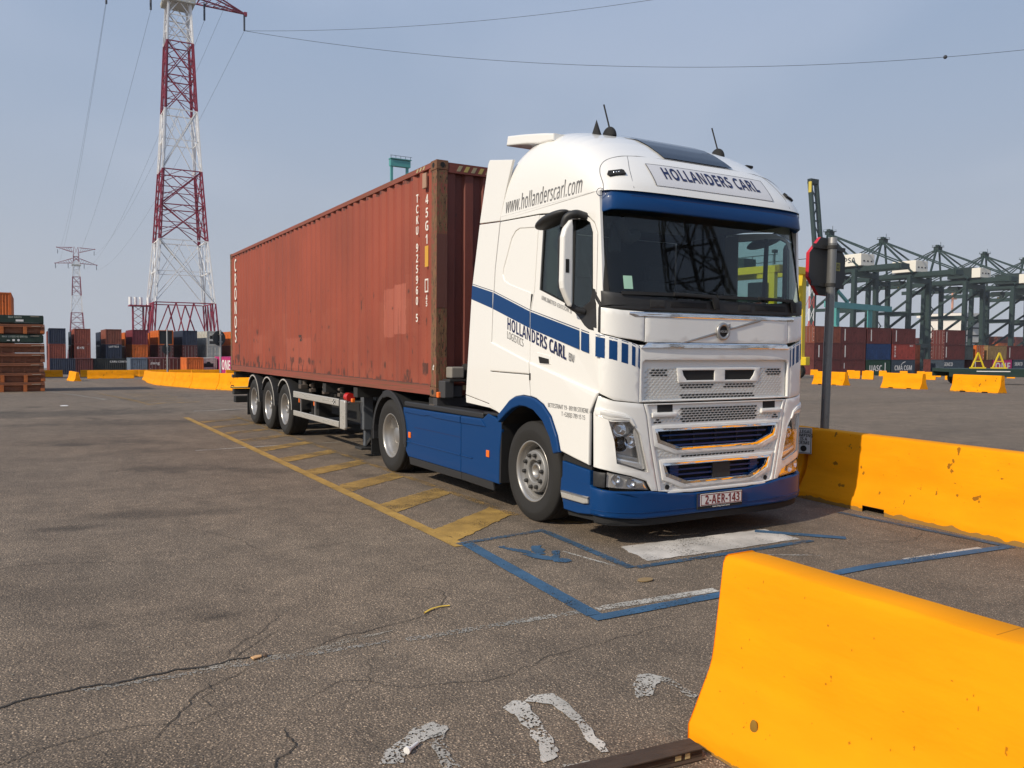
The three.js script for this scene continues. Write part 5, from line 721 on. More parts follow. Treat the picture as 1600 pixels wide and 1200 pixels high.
// ---------------------------------------------------------------- container stacks left and right
const boxPaint = {}; const weather = [301, 302, 303].map((s) => texture(256, 256, (u, v) => { const n = fbm(u * 5, v * 5, 5, 5, s), st = fbm(u * 20, v * 2, 4, 20, s + 7), r = fbm(u * 14, v * 14, 4, 14, s + 9), k = 215 + 60 * (n - 0.5) + 50 * (st - 0.5); return r > 0.74 ? [150, 110, 90] : grey(k); }));
const tones = { maroon: [0.155, 0.034, 0.030], wine: [0.22, 0.025, 0.042], rust: [0.35, 0.078, 0.046], red: [0.40, 0.06, 0.042], brown: [0.27, 0.075, 0.042], navy: [0.022, 0.036, 0.075], blue: [0.012, 0.05, 0.17], slate: [0.05, 0.075, 0.11], paleblue: [0.16, 0.21, 0.28], orange: [0.78, 0.17, 0.018], green: [0.012, 0.065, 0.035], black: [0.016, 0.019, 0.02], white: [0.66, 0.64, 0.58], pink: [0.62, 0.025, 0.20], tan: [0.36, 0.235, 0.10], grey: [0.07, 0.085, 0.09], beige: [0.55, 0.46, 0.33] };
const boxMat = (c) => (boxPaint[c] ??= std(...tones[c], 0.6, 0, { map: weather[Object.keys(boxPaint).length % 3] }));
const signWhite = std(0.75, 0.73, 0.70, 0.6);
const geoCache = {};
const cached = (k, f) => (geoCache[k] ??= f());
const CW = 2.438, CH = 2.591;
function stackBox(label, colour, pos, turn, { L = 6.058, H = CH, end = 'sheet', group, marks } = {}) {
  const c = thing('shipping_container', label, 'container', pos, turn, group), m = boxMat(colour);
  part('walls', cached('w' + L + H, () => join([
    basis(corrugated(L - 0.3, H - 0.2, { pitch: 0.30, uvSize: [3, 3] }), [0, 0, -1], [0, 1, 0], [-1, 0, 0], [-CW / 2 + 0.01, 0.14, -0.15]), basis(corrugated(L - 0.3, H - 0.2, { pitch: 0.30, uvSize: [3, 3] }), [0, 0, -1], [0, 1, 0], [1, 0, 0], [CW / 2 - 0.01, 0.14, -0.15]),
    basis(corrugated(CW - 0.26, H - 0.2, { pitch: 0.27, depth: 0.045, uvSize: [3, 3] }), [1, 0, 0], [0, 1, 0], [0, 0, -1], [-CW / 2 + 0.13, 0.14, -L + 0.05]), span(-CW / 2 + 0.05, CW / 2 - 0.05, H - 0.06, H - 0.03, -L + 0.1, -0.1)])), m, c);
  if (end === 'sheet') part('end_wall', cached('e' + H, () => basis(corrugated(CW - 0.26, H - 0.2, { pitch: 0.27, depth: 0.05, uvSize: [3, 3] }), [1, 0, 0], [0, 1, 0], [0, 0, 1], [-CW / 2 + 0.13, 0.14, -0.03])), m, c);
  if (end === 'doors') for (const s of [-1, 1]) { const d = part('door', cached('d' + s + H, () => join([span(s * 0.01, s * 1.08, 0.14, H - 0.11, -0.06, -0.035), ...[0.3, 0.62].flatMap((k) => [span(s * 0.06, s * 1.04, H * k, H * k + 0.14, -0.035, -0.012)])])), m, c); for (const k of [0.3, 0.82]) part('lock_rod', cached('r' + s + k + H, () => bar([s * k, 0.16, -0.002], [s * k, H - 0.14, -0.002], 0.04, 0.04, 6)), M.steel, d); part('hinge', cached('h' + s + H, () => join([0.3, 0.9, 1.5, 2.1].map((y) => span(s * 1.06, s * 1.12, y, y + 0.12, -0.04, 0.0)))), signWhite, d); }
  if (end === 'reefer') { const u = part('cooling_unit', cached('u' + H, () => span(-1.02, 1.02, 0.14, H - 0.12, -0.12, -0.03)), boxMat('white'), c); part('fan_opening', cached('f', () => join([span(-0.72, 0.72, 1.15, 1.75, -0.03, -0.015, 0.005), cyl(0.3, 0.02, 'z', 0.0, 1.72, -0.02)])), M.softBlack, u); part('compressor_bay', cached('cb', () => span(-0.8, 0.8, 0.25, 0.8, -0.03, -0.018)), M.chassis, u); }
  if (end === 'open') part('dark_end', cached('o' + H, () => span(-1.0, 1.0, 0.16, H - 0.2, -0.1, -0.06)), boxMat('black'), c);
  part('frame', cached('f' + L + H, () => join([...[-1, 1].flatMap((s) => [span(s * (CW / 2 - 0.06), s * CW / 2, H - 0.07, H - 0.01, -L + 0.17, -0.17), span(s * (CW / 2 - 0.06), s * CW / 2, 0.01, 0.14, -L + 0.17, -0.17), ...[-0.075, -L + 0.075].map((z) => box(0.14, H - 0.23, 0.15, s * (CW / 2 - 0.07), H / 2, z))]), ...[-0.04, -L + 0.04].flatMap((z) => [span(-CW / 2 + 0.16, CW / 2 - 0.16, H - 0.12, H - 0.01, z - 0.04, z + 0.04), span(-CW / 2 + 0.16, CW / 2 - 0.16, 0.01, 0.14, z - 0.04, z + 0.04)])])), m, c);
  part('corner_castings', cached('k' + L + H, () => join(castings(L, CW, H))), m, c).userData.kind = 'stuff';
  if (marks) marks(c, L, H);
  return c;
}
const endText = (str, size, x, y, o = {}) => (c) => part('lettering', textShape(str, size, { center: true, depth: 0.004, ...o }).translate(x, y, 0.002), signWhite, c);
const sideText = (str, size, along, y, face = 1, o = {}) => (c, L) => part('lettering', basis(textShape(str, size, { center: true, depth: 0.004, ...o }), [0, 0, face > 0 ? -1 : 1], [0, 1, 0], [face, 0, 0], [face * (CW / 2 - 0.006), y, -along]), o.mat || signWhite, c);
const sideBar = (along, w = 0.22, y0 = 0.4, y1 = 2.25) => (c) => part('white_panel', basis(plate([[0, y0], [w, y0], [w, y1], [0, y1]], 0.005, { bevel: 0 }), [0, 0, -1], [0, 1, 0], [1, 0, 0], [CW / 2 - 0.006, 0, -along]), signWhite, c);
const both = (...f) => (c, L, H) => f.forEach((q) => q(c, L, H));
const ord = ['first', 'second', 'third', 'fourth', 'fifth', 'sixth', 'seventh', 'eighth', 'ninth', 'tenth'];
const tierWord = ['bottom', 'middle', 'top'];
{ // left-hand yard: eight stacks end-on to the camera, two bays deep
  const ZL = -149, xs = [-2.15, 1.55, 6.3, 10.45, 14.6, 18.6, 22.7, 26.9];
  const cols = [[['rust', 'sheet'], ['rust', 'sheet'], ['navy', 'sheet']], [['maroon', 'sheet'], ['rust', 'sheet', endText('K+N', 0.42, -0.3, 1.75)], ['rust', 'sheet']], [['rust', 'sheet'], ['navy', 'sheet', endText('LATTICE', 0.30, 0, 2.05)], ['brown', 'sheet']], [['maroon', 'sheet'], ['orange', 'sheet'], ['wine', 'sheet']], [['maroon', 'doors'], ['maroon', 'doors'], ['orange', 'open']], [['black', 'sheet'], ['maroon', 'doors'], ['navy', 'sheet']], [['white', 'sheet'], ['white', 'doors'], ['white', 'reefer']], [['pink', 'sheet'], ['brown', 'sheet'], ['orange', 'sheet']]];
  const back = [['rust', 'maroon', 'rust'], ['slate', 'maroon', 'slate'], ['maroon', 'slate', 'navy'], ['rust', 'brown', 'orange'], ['maroon', 'orange', 'orange'], ['slate', 'rust', 'rust'], ['white', 'black', 'white'], ['orange', 'brown', 'orange']];
  const g = 'container stacks in the left-hand yard';
  xs.forEach((x, i) => { const y0 = groundY(x, ZL - 6), y1 = groundY(x, ZL - 19);
    cols[i].forEach(([c, e, mk], t) => stackBox(`${c} container, ${tierWord[t]} of the ${ord[i]} end-on stack from the left, front bay`, c, [x, y0 + t * (CH + 0.004), ZL], 0, { L: 12.192, end: e, group: g, marks: mk }));
    back[i].forEach((c, t) => stackBox(`${c} container, ${tierWord[t]} of the ${ord[i]} stack from the left, row behind`, c, [x - 0.1, y1 + t * (CH + 0.004), ZL - 12.9], 0, { L: 12.192, group: g })); });
  const low = (label, c, x, z, o) => stackBox(label, c, [x, groundY(x, z - 2), z], o.turn ?? 0, { group: 'single containers on the ground at the left', ...o });
  low('dark navy container lying sideways at the far left of the ground row', 'navy', -3.4, -141.2, { turn: -Math.PI / 2 });
  low('dark red container end in the ground row, left of the black ribbed one', 'maroon', 1.35, -139.5, {});
  low('black container lying sideways with small white lettering in the ground row', 'black', 2.7, -141, { turn: -Math.PI / 2, marks: both(sideText('CARU CONTAINERS', 0.3, 4.2, 1.95, 1), sideText('22G1', 0.22, 5.2, 1.6, 1)) });
  low('pale blue-grey container in the ground row, left of the dark door ends', 'paleblue', 8.6, -133, { L: 6.058 });
  low('maroon container with white-edged doors, left of two in the ground row', 'maroon', 11.2, -132, { end: 'doors', L: 12.192, marks: endText('dong', 0.4, -0.4, 1.6) });
  low('maroon container with white-edged doors, right of two in the ground row', 'maroon', 13.75, -132, { end: 'doors', L: 12.192 });
  low('bright orange corrugated container end in the ground row', 'orange', 15.6, -125, {});
  low('white refrigerated container with dark cooling unit in the ground row', 'white', 17.9, -127, { end: 'reefer' });
  low('magenta container with big white letters beside the white refrigerated one', 'pink', 20.6, -118, { L: 12.192, marks: sideText('ONE', 1.5, 3.4, 0.65, -1, { squeeze: 1.5 }) });
  stackBox('orange container standing high behind the flat rack pile at the left edge', 'orange', [-8.6, groundY(-8.6, -95) + 2 * 2.9, -88.5], 0, { L: 12.192, H: 2.896 });
  stackBox('rust container hidden low behind the flat rack pile', 'rust', [-8.6, groundY(-8.6, -95), -88.5], 0, { L: 12.192, H: 2.896, group: 'containers behind the flat racks' });
  stackBox('rust container in the middle tier behind the flat rack pile', 'brown', [-8.6, groundY(-8.6, -95) + 2.898, -88.5], 0, { L: 12.192, H: 2.896, group: 'containers behind the flat racks' });
}
{ // right-hand yard: a wall of containers broadside on
  const Z = -78.7 - CW / 2, T = -Math.PI / 2, g = 'container wall in the right-hand yard';
  const rows = [
    [[97.8, 'maroon'], [103.9, 'maroon', sideBar(0.9, 0.14, 1.2, 2.1)], [110.3, 'green', both(sideText('UASC', 0.95, 2.3, 0.75), sideBar(4.6, 0.24, 0.5, 2.1))], [116.8, 'slate', both(sideText('CMA CGM', 0.80, 3.0, 0.85, 1, { squeeze: 0.9 }), (c) => part('logo_swoosh', basis(plate([[0, 0], [0.5, 0.35], [1.1, 0.5], [1.15, 0.62], [0.5, 0.5], [-0.1, 0.05]], 0.004, { bevel: 0 }), [0, 0, -1], [0, 1, 0], [1, 0, 0], [CW / 2 - 0.006, 1.7, -2.4]), signWhite, c))], [131.0, 'slate', sideText('SEACO', 0.62, 1.3, 1.5)], [139.6, 'maroon', sideBar(0.7)], [146.0, 'pink', sideText('ONE', 1.35, 3.2, 0.7, 1, { squeeze: 1.3 })], [152.6, 'slate', sideText('SEACO', 0.62, 1.8, 1.5)]],
    [[97.8, 'maroon', sideBar(1.0)], [103.9, 'maroon', sideBar(1.0)], [110.3, 'blue'], [116.8, 'red', both(...['H', 'P', 'S', 'H'].map((q, i) => sideText(q, 0.42, 0.7, 1.9 - i * 0.5)), sideText('HLCU', 0.25, 5.0, 2.2))], [131.0, 'maroon', sideBar(0.5), 'doors'], [137.2, 'grey'], [139.9, 'orange', null, 'doors'], [144.2, 'tan'], [150.6, 'maroon', sideBar(0.6)]],
    [[97.8, 'brown', null, 'doors'], [103.9, 'maroon', sideBar(0.9)], [110.3, 'maroon', sideBar(0.9)], [116.8, 'maroon', sideBar(0.8)], [131.0, 'maroon', sideBar(0.5), 'doors']]];
  const y0 = groundY(115, Z);
  rows.forEach((r, t) => r.forEach(([x, c, mk, e], i) => { if (c === 'orange' || c === 'grey') stackBox(`${c} container standing end-on in the middle row of the right-hand wall`, c, [x + (c === 'grey' ? 1.22 : 1.9), y0 + t * (CH + 0.004), Z + CW / 2], 0, { end: c === 'orange' ? 'doors' : 'sheet', group: g }); else stackBox(`${c} container, ${ord[i]} from the left in the ${tierWord[t]} row of the right-hand wall`, c, [x, y0 + t * (CH + 0.004), Z], T, { end: e || 'sheet', group: g, marks: mk }); }));
  for (const t of [0, 1]) stackBox(`brown container set back in the gap of the right-hand wall, ${t ? 'upper' : 'lower'}`, 'brown', [124.2, y0 + t * (CH + 0.004), Z - 4], T, { group: 'set-back containers in the right-hand gap' });
  stackBox('maroon container filling the bottom row under the orange door end', 'maroon', [137.3, y0, Z - 5.5], T, { group: g });
  // row behind with a long beige container on top
  for (const t of [0, 1, 2]) stackBox(t === 2 ? 'long beige container on top behind the right-hand wall' : `rust container under the long beige one, ${tierWord[t]} tier`, t === 2 ? 'beige' : 'rust', [117.5, groundY(118, -97) + t * 2.9, -97], T, { L: 12.192, H: 2.896 });
  for (const t of [0, 1, 2]) stackBox(`red container beside the yellow carrier behind the cab, ${tierWord[t]} of its stack`, t ? 'red' : 'maroon', [96, groundY(96, -86) + t * (CH + 0.004), -88], T, { group: 'stack behind the yellow carrier' });
}
{ // flat racks folded and piled at the left edge
  const rackMat = std(0.34, 0.125, 0.06, 0.75, 0, { map: weather[1] }), rackOrange = std(0.62, 0.17, 0.035, 0.6, 0, { map: weather[2] }), rackGreen = std(0.018, 0.045, 0.03, 0.6, 0, { map: weather[0] }), pale = std(0.55, 0.45, 0.34, 0.8);
  const kinds = [1, 1, 0, 0, 0, 2, 1, 2], y0 = groundY(-6.3, -36.5), words = ['lowest', 'second', 'third', 'fourth', 'fifth', 'sixth', 'seventh', 'topmost'];
  kinds.forEach((k, i) => {
    const f = thing('flat_rack', `${['rust-brown', 'orange-posted', 'dark green'][k]} folded flat rack, ${words[i]} of the pile at the left edge`, 'flat rack', [-6.30 + 0.03 * Math.sin(i * 2.3), y0 + i * 0.437, -36.2 + 0.03 * Math.cos(i * 3.1)], 0, 'folded flat racks piled at the left');
    const m = k === 2 ? rackGreen : rackMat;
    part('deck', [span(-1.219, 1.219, 0.30, 0.36, -6.0, 0.02), span(-1.15, 1.15, 0.02, 0.06, -6.0, -0.1)], m, f);
    for (const s of [-1, 1]) part('side_beam', span(s * 1.219, s * 1.06, 0.04, 0.30, -6.0, -0.02), m, f);
    part('end_panel', k === 2 ? span(-1.2, 1.2, 0.06, 0.40, 0.0, 0.05, 0.01) : [span(-1.05, 1.05, 0.05, 0.435, -0.14, -0.10), span(-1.21, 1.21, 0.30, 0.33, -0.05, 0.045), span(-1.21, 1.21, 0.37, 0.434, -0.09, 0.02)], m, f);
    if (k === 1) for (const x of [-0.45, 0.45]) part('post', span(x - 0.075, x + 0.075, 0.0, 0.33, -0.1, 0.05, 0.01), rackOrange, f, 'bright orange post');
    else if (k === 0) for (const x of [-0.45, 0.0, 0.45]) part('post', span(x - 0.03, x + 0.03, 0.02, 0.30, -0.1, -0.02), m, f);
    for (const s of [-1, 1]) part('corner_casting', box(0.17, 0.13, 0.18, s * 1.13, 0.09, -0.06, 0.01), k === 1 ? rackOrange : m, f);
    part('wood_edge', [[-1.2, -0.8], [0.7, 1.05]].map(([a, b]) => span(a, b, 0.335, 0.352, -0.02, 0.062)), pale, f);
    if (k === 2) { part('lettering', textShape(i === 5 ? 'MAX GROSS 45 000 KG' : 'MAX GROSS', 0.085, { center: true, depth: 0.003, squeeze: 0.8 }).translate(0.1, 0.27, 0.052), std(0.35, 0.38, 0.33, 0.7), f); part('label_plate', i === 5 ? [box(0.1, 0.09, 0.006, 0.05, 0.15, 0.054), cyl(0.05, 0.006, 'z', 0.24, 0.15, 0.054, 16), box(0.12, 0.03, 0.006, -0.15, 0.14, 0.054)] : box(0.30, 0.09, 0.006, 0.28, 0.16, 0.054), signWhite, f); }
  });
}

// ---------------------------------------------------------------- smaller barriers in the distance
{
  const gL = 'yellow barriers across the left-hand yard', gR = 'yellow barriers across the right-hand yard', far = { fine: false, seed: 4 };
  const proto = barrierBody(4, { seed: 4, fine: false }), mid = barrierBody(3.1, { seed: 5, fine: false, pockets: false }), short = barrierBody(1.0, { seed: 4, fine: false, pockets: false });
  const put = (label, x, z, turn, len, group) => { const b = thing('concrete_barrier', label, 'barrier', [x, groundY(x, z), z], turn, group); part('body', len === 4 ? proto : len === 3 ? mid : short, barrierMats[Math.abs(Math.round(x * 7 + z)) % 3], b); };
  // nearer row in the right-hand yard, broadside
  [[34.4, -26.7], [32.4, -20.6], [31.1, -16.0]].forEach(([x, z], i) => barrier(`yellow barrier in the open right-hand yard, ${['left', 'middle', 'right'][i]} of the three large ones`, x + 0.9, z, -0.08, { L: 2.35, seed: 2 + i, group: gR }));
  [[64.2, -46.5], [62.0, -43.4], [71.6, -43.4], [77.6, -45.0]].forEach(([x, z], i) => put(`small yellow barrier block, ${ord[i]} from the left of the four behind the large ones`, x, z, 0.5, 2, gR));
  [[91.4, -73.9], [96.0, -71.3], [98.1, -69.9], [99.9, -68.9], [102.5, -67.4], [104.7, -66.2], [106.7, -65.0], [109.0, -63.7], [110.7, -62.8], [116.0, -59.7]].forEach(([x, z], i) => put(`distant yellow barrier at the foot of the container wall, ${ord[i]} from the left`, x, z, 0.5, 2, gR));
  // left-hand yard
  [[-4.6, -99.8], [0.2, -98.2], [3.2, -96.7], [6.0, -95.3], [9.0, -93.9], [11.2, -92.6], [14.6, -90.5], [18.6, -89]].forEach(([x, z], i) => put(`distant yellow barrier in front of the container stacks, ${ord[i]} from the left`, x - 1.2, z, Math.PI / 2 + 0.1, 3, gL));
  put('yellow barrier seen end-on on the dark road at the left', -2.9, -70.5, 0.09, 4, gL);
  put('yellow barrier lying across behind the end-on one', -1.2, -80, Math.PI / 2, 4, gL);
  // long curved line of barriers behind the trailer
  const line = [[3.0, -72.0], [2.2, -62], [1.4, -53], [1.2, -45], [1.7, -37], [3.0, -30]];
  const c = new THREE.CatmullRomCurve3(line.map(([x, z]) => V(x, 0, z)));
  const n = 11; for (let i = 0; i < n; i++) { const a = c.getPointAt(i / n), b = c.getPointAt((i + 1) / n); const L = a.distanceTo(b) - 0.03; const o = thing('concrete_barrier', `yellow barrier in the curved line behind the trailer, ${i < 10 ? ord[i] : 'last'} from its far end`, 'barrier', [a.x, groundY(b.x, b.z) - 0.02, a.z], Math.atan2(b.x - a.x, b.z - a.z), 'curved line of yellow barriers behind the trailer'); const gA = groundY(a.x, a.z), gB = groundY(b.x, b.z); o.position.y = gA; o.rotation.order = 'YXZ'; o.rotation.x = -Math.atan2(gB - gA, L); part('body', barrierBody(L, { seed: 4 + i, fine: false, pockets: false }), barrierMats[i % 3], o); }
}
// ---------------------------------------------------------------- signs
{
  const signBack = std(0.035, 0.036, 0.037, 0.55), galv = std(0.20, 0.20, 0.195, 0.5, 0.5, { roughnessMap: dustRough });
  const st = thing('stop_sign', 'back of an octagonal sign on a grey post beside the cab', 'sign', [2.72, 0, 0.34]); st.rotation.z = -0.028;
  part('post', cyl(0.051, 3.02, 'y', 0, 1.51, 0, 28), galv, st); part('post_cap', cyl(0.052, 0.07, 'y', 0, 3.05, 0, 24, 0.053), M.steel, st);
  const oct = (r) => Array.from({ length: 8 }, (_, i) => [r * Math.cos(Math.PI / 8 + i * Math.PI / 4), r * Math.sin(Math.PI / 8 + i * Math.PI / 4)]);
  const face = (g) => g.translate(0.035, 2.745, -0.085).rotateY(0.06);
  part('sign_panel', face(plate(oct(0.375), 0.006, { bevel: 0.001 })), signBack, st, 'dark back of the sign panel');
  part('rim', face(plate(oct(0.375), 0.045, { holes: [oct(0.36)], bevel: 0.002 }).translate(0, 0, -0.0465)), std(0.55, 0.02, 0.035, 0.45), st, 'red rim of the sign');
  part('sign_face', face(plate(oct(0.359), 0.004, { bevel: 0 }).translate(0, 0, -0.03)), std(0.5, 0.02, 0.03, 0.4), st);
  for (const y of [2.97, 2.52]) { part('clamp', [cyl(0.062, 0.04, 'y', 0, y, 0, 24), span(-0.13, 0.11, y - 0.02, y + 0.02, -0.1, -0.05)], M.chassis, st); part('stiffener', face(box(0.62, 0.05, 0.02, 0, y - 2.74, 0.016)), signBack, st); }
  part('sticker', face(box(0.085, 0.10, 0.002, 0.20, 0.02, 0.008)), std(0.30, 0.27, 0.06, 0.5), st, 'small yellow sticker on the sign back'); part('sticker_mark', face(plate([[0.175, -0.01], [0.225, -0.01], [0.225, 0.05], [0.175, 0.05]], 0.002, { bevel: 0, holes: [[[0.185, 0.0], [0.215, 0.0], [0.215, 0.04], [0.185, 0.04]]] }).translate(0, 0, 0.009)), signBack, st);
  // small notice on the barrier beside the far headlamp
  const nt = thing('notice', 'small white notice with black lettering on the barrier beside the headlamp', 'notice', [2.395, 0.52, 0.33], -1.15); nt.scale.setScalar(0.86);
  part('board', box(0.215, 0.36, 0.012, 0, 0.17, 0, 0.004), std(0.55, 0.57, 0.58, 0.5), nt); part('bracket', box(0.05, 0.3, 0.06, 0, 0.17, -0.04), M.chassis, nt);
  part('border', plate([[-0.1, 0], [0.1, 0], [0.1, 0.34], [-0.1, 0.34]], 0.002, { bevel: 0, holes: [[[-0.094, 0.006], [0.094, 0.006], [0.094, 0.334], [-0.094, 0.334]]] }).translate(0, 0, 0.007), M.softBlack, nt);
  ['ILLEGAL', 'DUMPING', 'IS A', 'CRIME'].forEach((w, i) => part('lettering', textShape(w, 0.045, { center: true, depth: 0.002, squeeze: 0.82 }).translate(0, 0.275 - i * 0.052, 0.007), M.softBlack, nt));
  part('symbol', cyl(0.042, 0.002, 'z', 0, 0.062, 0.008, 24), M.softBlack, nt);
  // two round signs seen from behind at the left
  for (const [x, z, r, h, label, d] of [[2.9, -57.5, 0.37, 3.9, 'round sign seen from behind, left of two in front of the containers', -1.5], [2.55, -35.8, 0.38, 2.95, 'round sign seen from behind, right of two near the trailer', -0.42]]) {
    const s = thing('round_sign', label, 'sign', [x, groundY(x, z), z], 0.5, 'round signs seen from behind');
    part('post', cyl(0.045, h, 'y', 0, h / 2, 0, 14), std(0.42, 0.42, 0.41, 0.5, 0.3), s); part('disc', cyl(r, 0.02, 'z', -0.02, h + d + (r > 0.375 ? 0.0 : 0.02), -0.07, 32), signBack, s); part('clamp', [span(-0.08, 0.08, h + d - 0.2, h + d - 0.16, -0.08, 0.06), span(-0.08, 0.08, h + d + 0.16, h + d + 0.2, -0.08, 0.06)], M.steel, s);
  }
}
// ---------------------------------------------------------------- lattice pylons and cables
const pylonRed = std(0.25, 0.018, 0.045, 0.6), pylonWhite = std(0.80, 0.80, 0.80, 0.55), cableMat = std(0.03, 0.032, 0.04, 0.7), insulatorMat = std(0.02, 0.03, 0.055, 0.4);
function makePylon(label) {
  const p = thing('power_pylon', label, 'pylon');
  const levels = [0, 28, 54, 83, 108, 136, 158, 166], half = [13.4, 11.4, 9.1, 7.3, 6.0, 4.9, 3.9, 3.4];
  const hw = (y) => { for (let i = 0; i < levels.length - 1; i++) if (y <= levels[i + 1]) return mix(half[i], half[i + 1], (y - levels[i]) / (levels[i + 1] - levels[i])); return 3.2; };
  const corners = [[-1, -1], [1, -1], [1, 1], [-1, 1]], at = (k, y, f = 1) => { const h = hw(y) * f; return [corners[k % 4][0] * h, y, corners[k % 4][1] * h]; };
  const lerp3 = (a, b, t) => a.map((v, i) => mix(v, b[i], t));
  const bands = [[0, 28, 1], [28, 54, 0], [54, 68.5, 1], [68.5, 83, 1], [83, 108, 0], [108, 122, 1], [122, 136, 1], [136, 147, 0], [147, 158, 0], [158, 166, 1]];
  for (const [a, b, red] of bands) {
    const m = red ? pylonRed : pylonWhite, g = [];
    for (let k = 0; k < 4; k++) {
      const leg = part('leg', [-0.55, 0.55].map((o) => bar(at(k, a, 1 + o * 0.09), at(k, b, 1 + o * 0.09), 0.55, 0.55)), m, p); leg.userData.label = red ? 'red painted leg section' : 'white painted leg section';
      for (let q = 0; q < 5; q++) { const y0 = mix(a, b, q / 5), y1 = mix(a, b, (q + 1) / 5); g.push(bar(at(k, y0, 0.95), at(k, y1, 1.05), 0.22)); }
      const n = b - a > 18 ? 1 : 1; const A = at(k, a), B = at(k + 1, a), A2 = at(k, b), B2 = at(k + 1, b), mid = lerp3(A2, B2, 0.5);
      if (a === 0) { g.push(bar(A, lerp3(A2, B2, 0.35), 0.45), bar(lerp3(A2, B2, 0.35), lerp3(A, B, 0.62), 0.45), bar(lerp3(A, B, 0.38), lerp3(A2, B2, 0.65), 0.45), bar(lerp3(A2, B2, 0.65), B, 0.45)); for (const y of [12, 14.5]) g.push(bar(at(k, y), at(k + 1, y), 0.2)); }
      else { g.push(bar(A, B2, 0.32), bar(B, A2, 0.32)); const h1 = mix(a, b, 0.5); g.push(bar(at(k, h1), at(k + 1, h1), 0.3)); if (red) { const qa = at(k, mix(a, b, 0.25)), qb = at(k + 1, mix(a, b, 0.75)); g.push(bar(at(k, mix(a, b, 0.25)), lerp3(at(k, h1), at(k + 1, h1), 0.5), 0.22), bar(at(k + 1, mix(a, b, 0.25)), lerp3(at(k, h1), at(k + 1, h1), 0.5), 0.22), bar(at(k, mix(a, b, 0.75)), mid, 0.22), bar(at(k + 1, mix(a, b, 0.75)), mid, 0.22)); } else g.push(bar(at(k, mix(a, b, 0.25)), mid, 0.24), bar(at(k + 1, mix(a, b, 0.25)), mid, 0.24)); }
      g.push(bar(A2, B2, 0.4));
    }
    part('bracing', g, m, p).userData.kind = 'stuff';
    // stair flights zig-zagging inside
    if (a > 0) { const f = []; const s = Math.round(a) % 2 ? 1 : -1, y0 = a, y1 = b, h0 = hw(a) * 1.05, h1 = hw(b) * 1.05; f.push(bar([-s * h0, y0, h0 * 0.9], [s * h1, y1, h1 * 0.9], 0.7, 0.5), bar([-s * h0, y0 + 1.2, h0 * 0.9], [s * h1, y1 + 1.2, h1 * 0.9], 0.15)); part('stair', f, red ? pylonRed : std(0.45, 0.45, 0.44, 0.6), p); }
  }
  const arm = (y, L, up, m) => { for (const s of [-1, 1]) { const g = [], tip = [s * L, y + up, 0], r = 4.6; const st = [[s * r, y, -r * 0.8], [s * r, y, r * 0.8], [s * r, y + 7, -r * 0.7], [s * r, y + 7, r * 0.7]]; for (const q of st) g.push(bar(q, tip, 0.5)); for (let k = 1; k < 7; k++) { const t = k / 7, t2 = (k - 1) / 7; g.push(bar(lerp3(st[0], tip, t), lerp3(st[1], tip, t), 0.25), bar(lerp3(st[2], tip, t), lerp3(st[0], tip, t2), 0.25), bar(lerp3(st[3], tip, t), lerp3(st[1], tip, t2), 0.25), bar(lerp3(st[0], tip, t2), lerp3(st[1], tip, t), 0.22)); } g.push(box(1.2, 1.6, 1.4, tip[0], tip[1], 0)); part('crossarm', g, m, p); } };
  arm(156, 27.5, -1.5, pylonRed); arm(172, 25, 6, pylonRed);
  part('top_mast', [0, 1, 2, 3].map((k) => bar([corners[k][0] * 3.9, 166, corners[k][1] * 3.9], [corners[k][0] * 2.6, 180, corners[k][1] * 2.6], 0.5)).concat([0, 1, 2, 3].map((k) => bar([corners[k][0] * 3.9, 166, corners[k][1] * 3.9], [corners[(k + 1) % 4][0] * 2.6, 180, corners[(k + 1) % 4][1] * 2.6], 0.3))), pylonRed, p);
  for (const x of [-27, -10.5, 10.5, 27]) part('insulator', cyl(0.42, 7, 'y', x, x > 20 || x < -20 ? 150.9 : 152, 0, 8), insulatorMat, p);
  for (const x of [-24, 24]) part('insulator', cyl(0.35, 6, 'y', x, 172, 0, 8), insulatorMat, p);
  part('platform', [box(12, 0.4, 12, 0, 152.4, 0), ...[-6, 6].flatMap((s) => [box(12, 1.2, 0.2, 0, 153.4, s), box(0.2, 1.2, 12, s, 153.4, 0)])], std(0.45, 0.45, 0.40, 0.7), p);
  return p;
}
const pylon = makePylon('tall red and white lattice pylon rising behind the left container stacks');
pylon.position.set(48.6, groundY(48.6, -366), -366.6);
{
  const mast = thing('aerial_mast', 'short red lattice mast with white dishes beside the big pylon foot', 'mast', [32.5, groundY(33, -372), -372]);
  const g = []; for (const [x, z] of [[-2, -2], [2, -2], [2, 2], [-2, 2]]) g.push(bar([x, 0, z], [x, 27, z], 0.35)); for (let y = 0; y < 27; y += 3) for (const [a, b] of [[[-2, -2], [2, -2]], [[2, -2], [2, 2]], [[2, 2], [-2, 2]], [[-2, 2], [-2, -2]]]) g.push(bar([a[0], y, a[1]], [b[0], y + 3, b[1]], 0.2));
  part('lattice', g, pylonRed, mast); part('platform', box(9, 0.5, 7, 1, 27, 0), pylonRed, mast); part('aerials', [-3, -1, 1, 4].map((x) => cyl(0.7, 3.2, 'y', x, 29, 1, 10)), pylonWhite, mast);
}
copyOf(pylon, [50.1, groundY(50, -1378), -1378], 0, 'small hazy pylon far away left of the big one');
copyOf(pylon, [372, groundY(372, -100), -100], 0.12, 'red and white pylon standing outside the picture on the right');
{ const dark = copyOf(pylon, [104, groundY(104, 112), 112], 0.5, 'bare dark steel pylon behind the camera mirrored in the windscreen'), bare = std(0.05, 0.05, 0.05, 0.7); dark.traverse((o) => { if (o.isMesh) { o.material = bare; o.userData = o.userData.kind ? { kind: o.userData.kind } : {}; } }); }
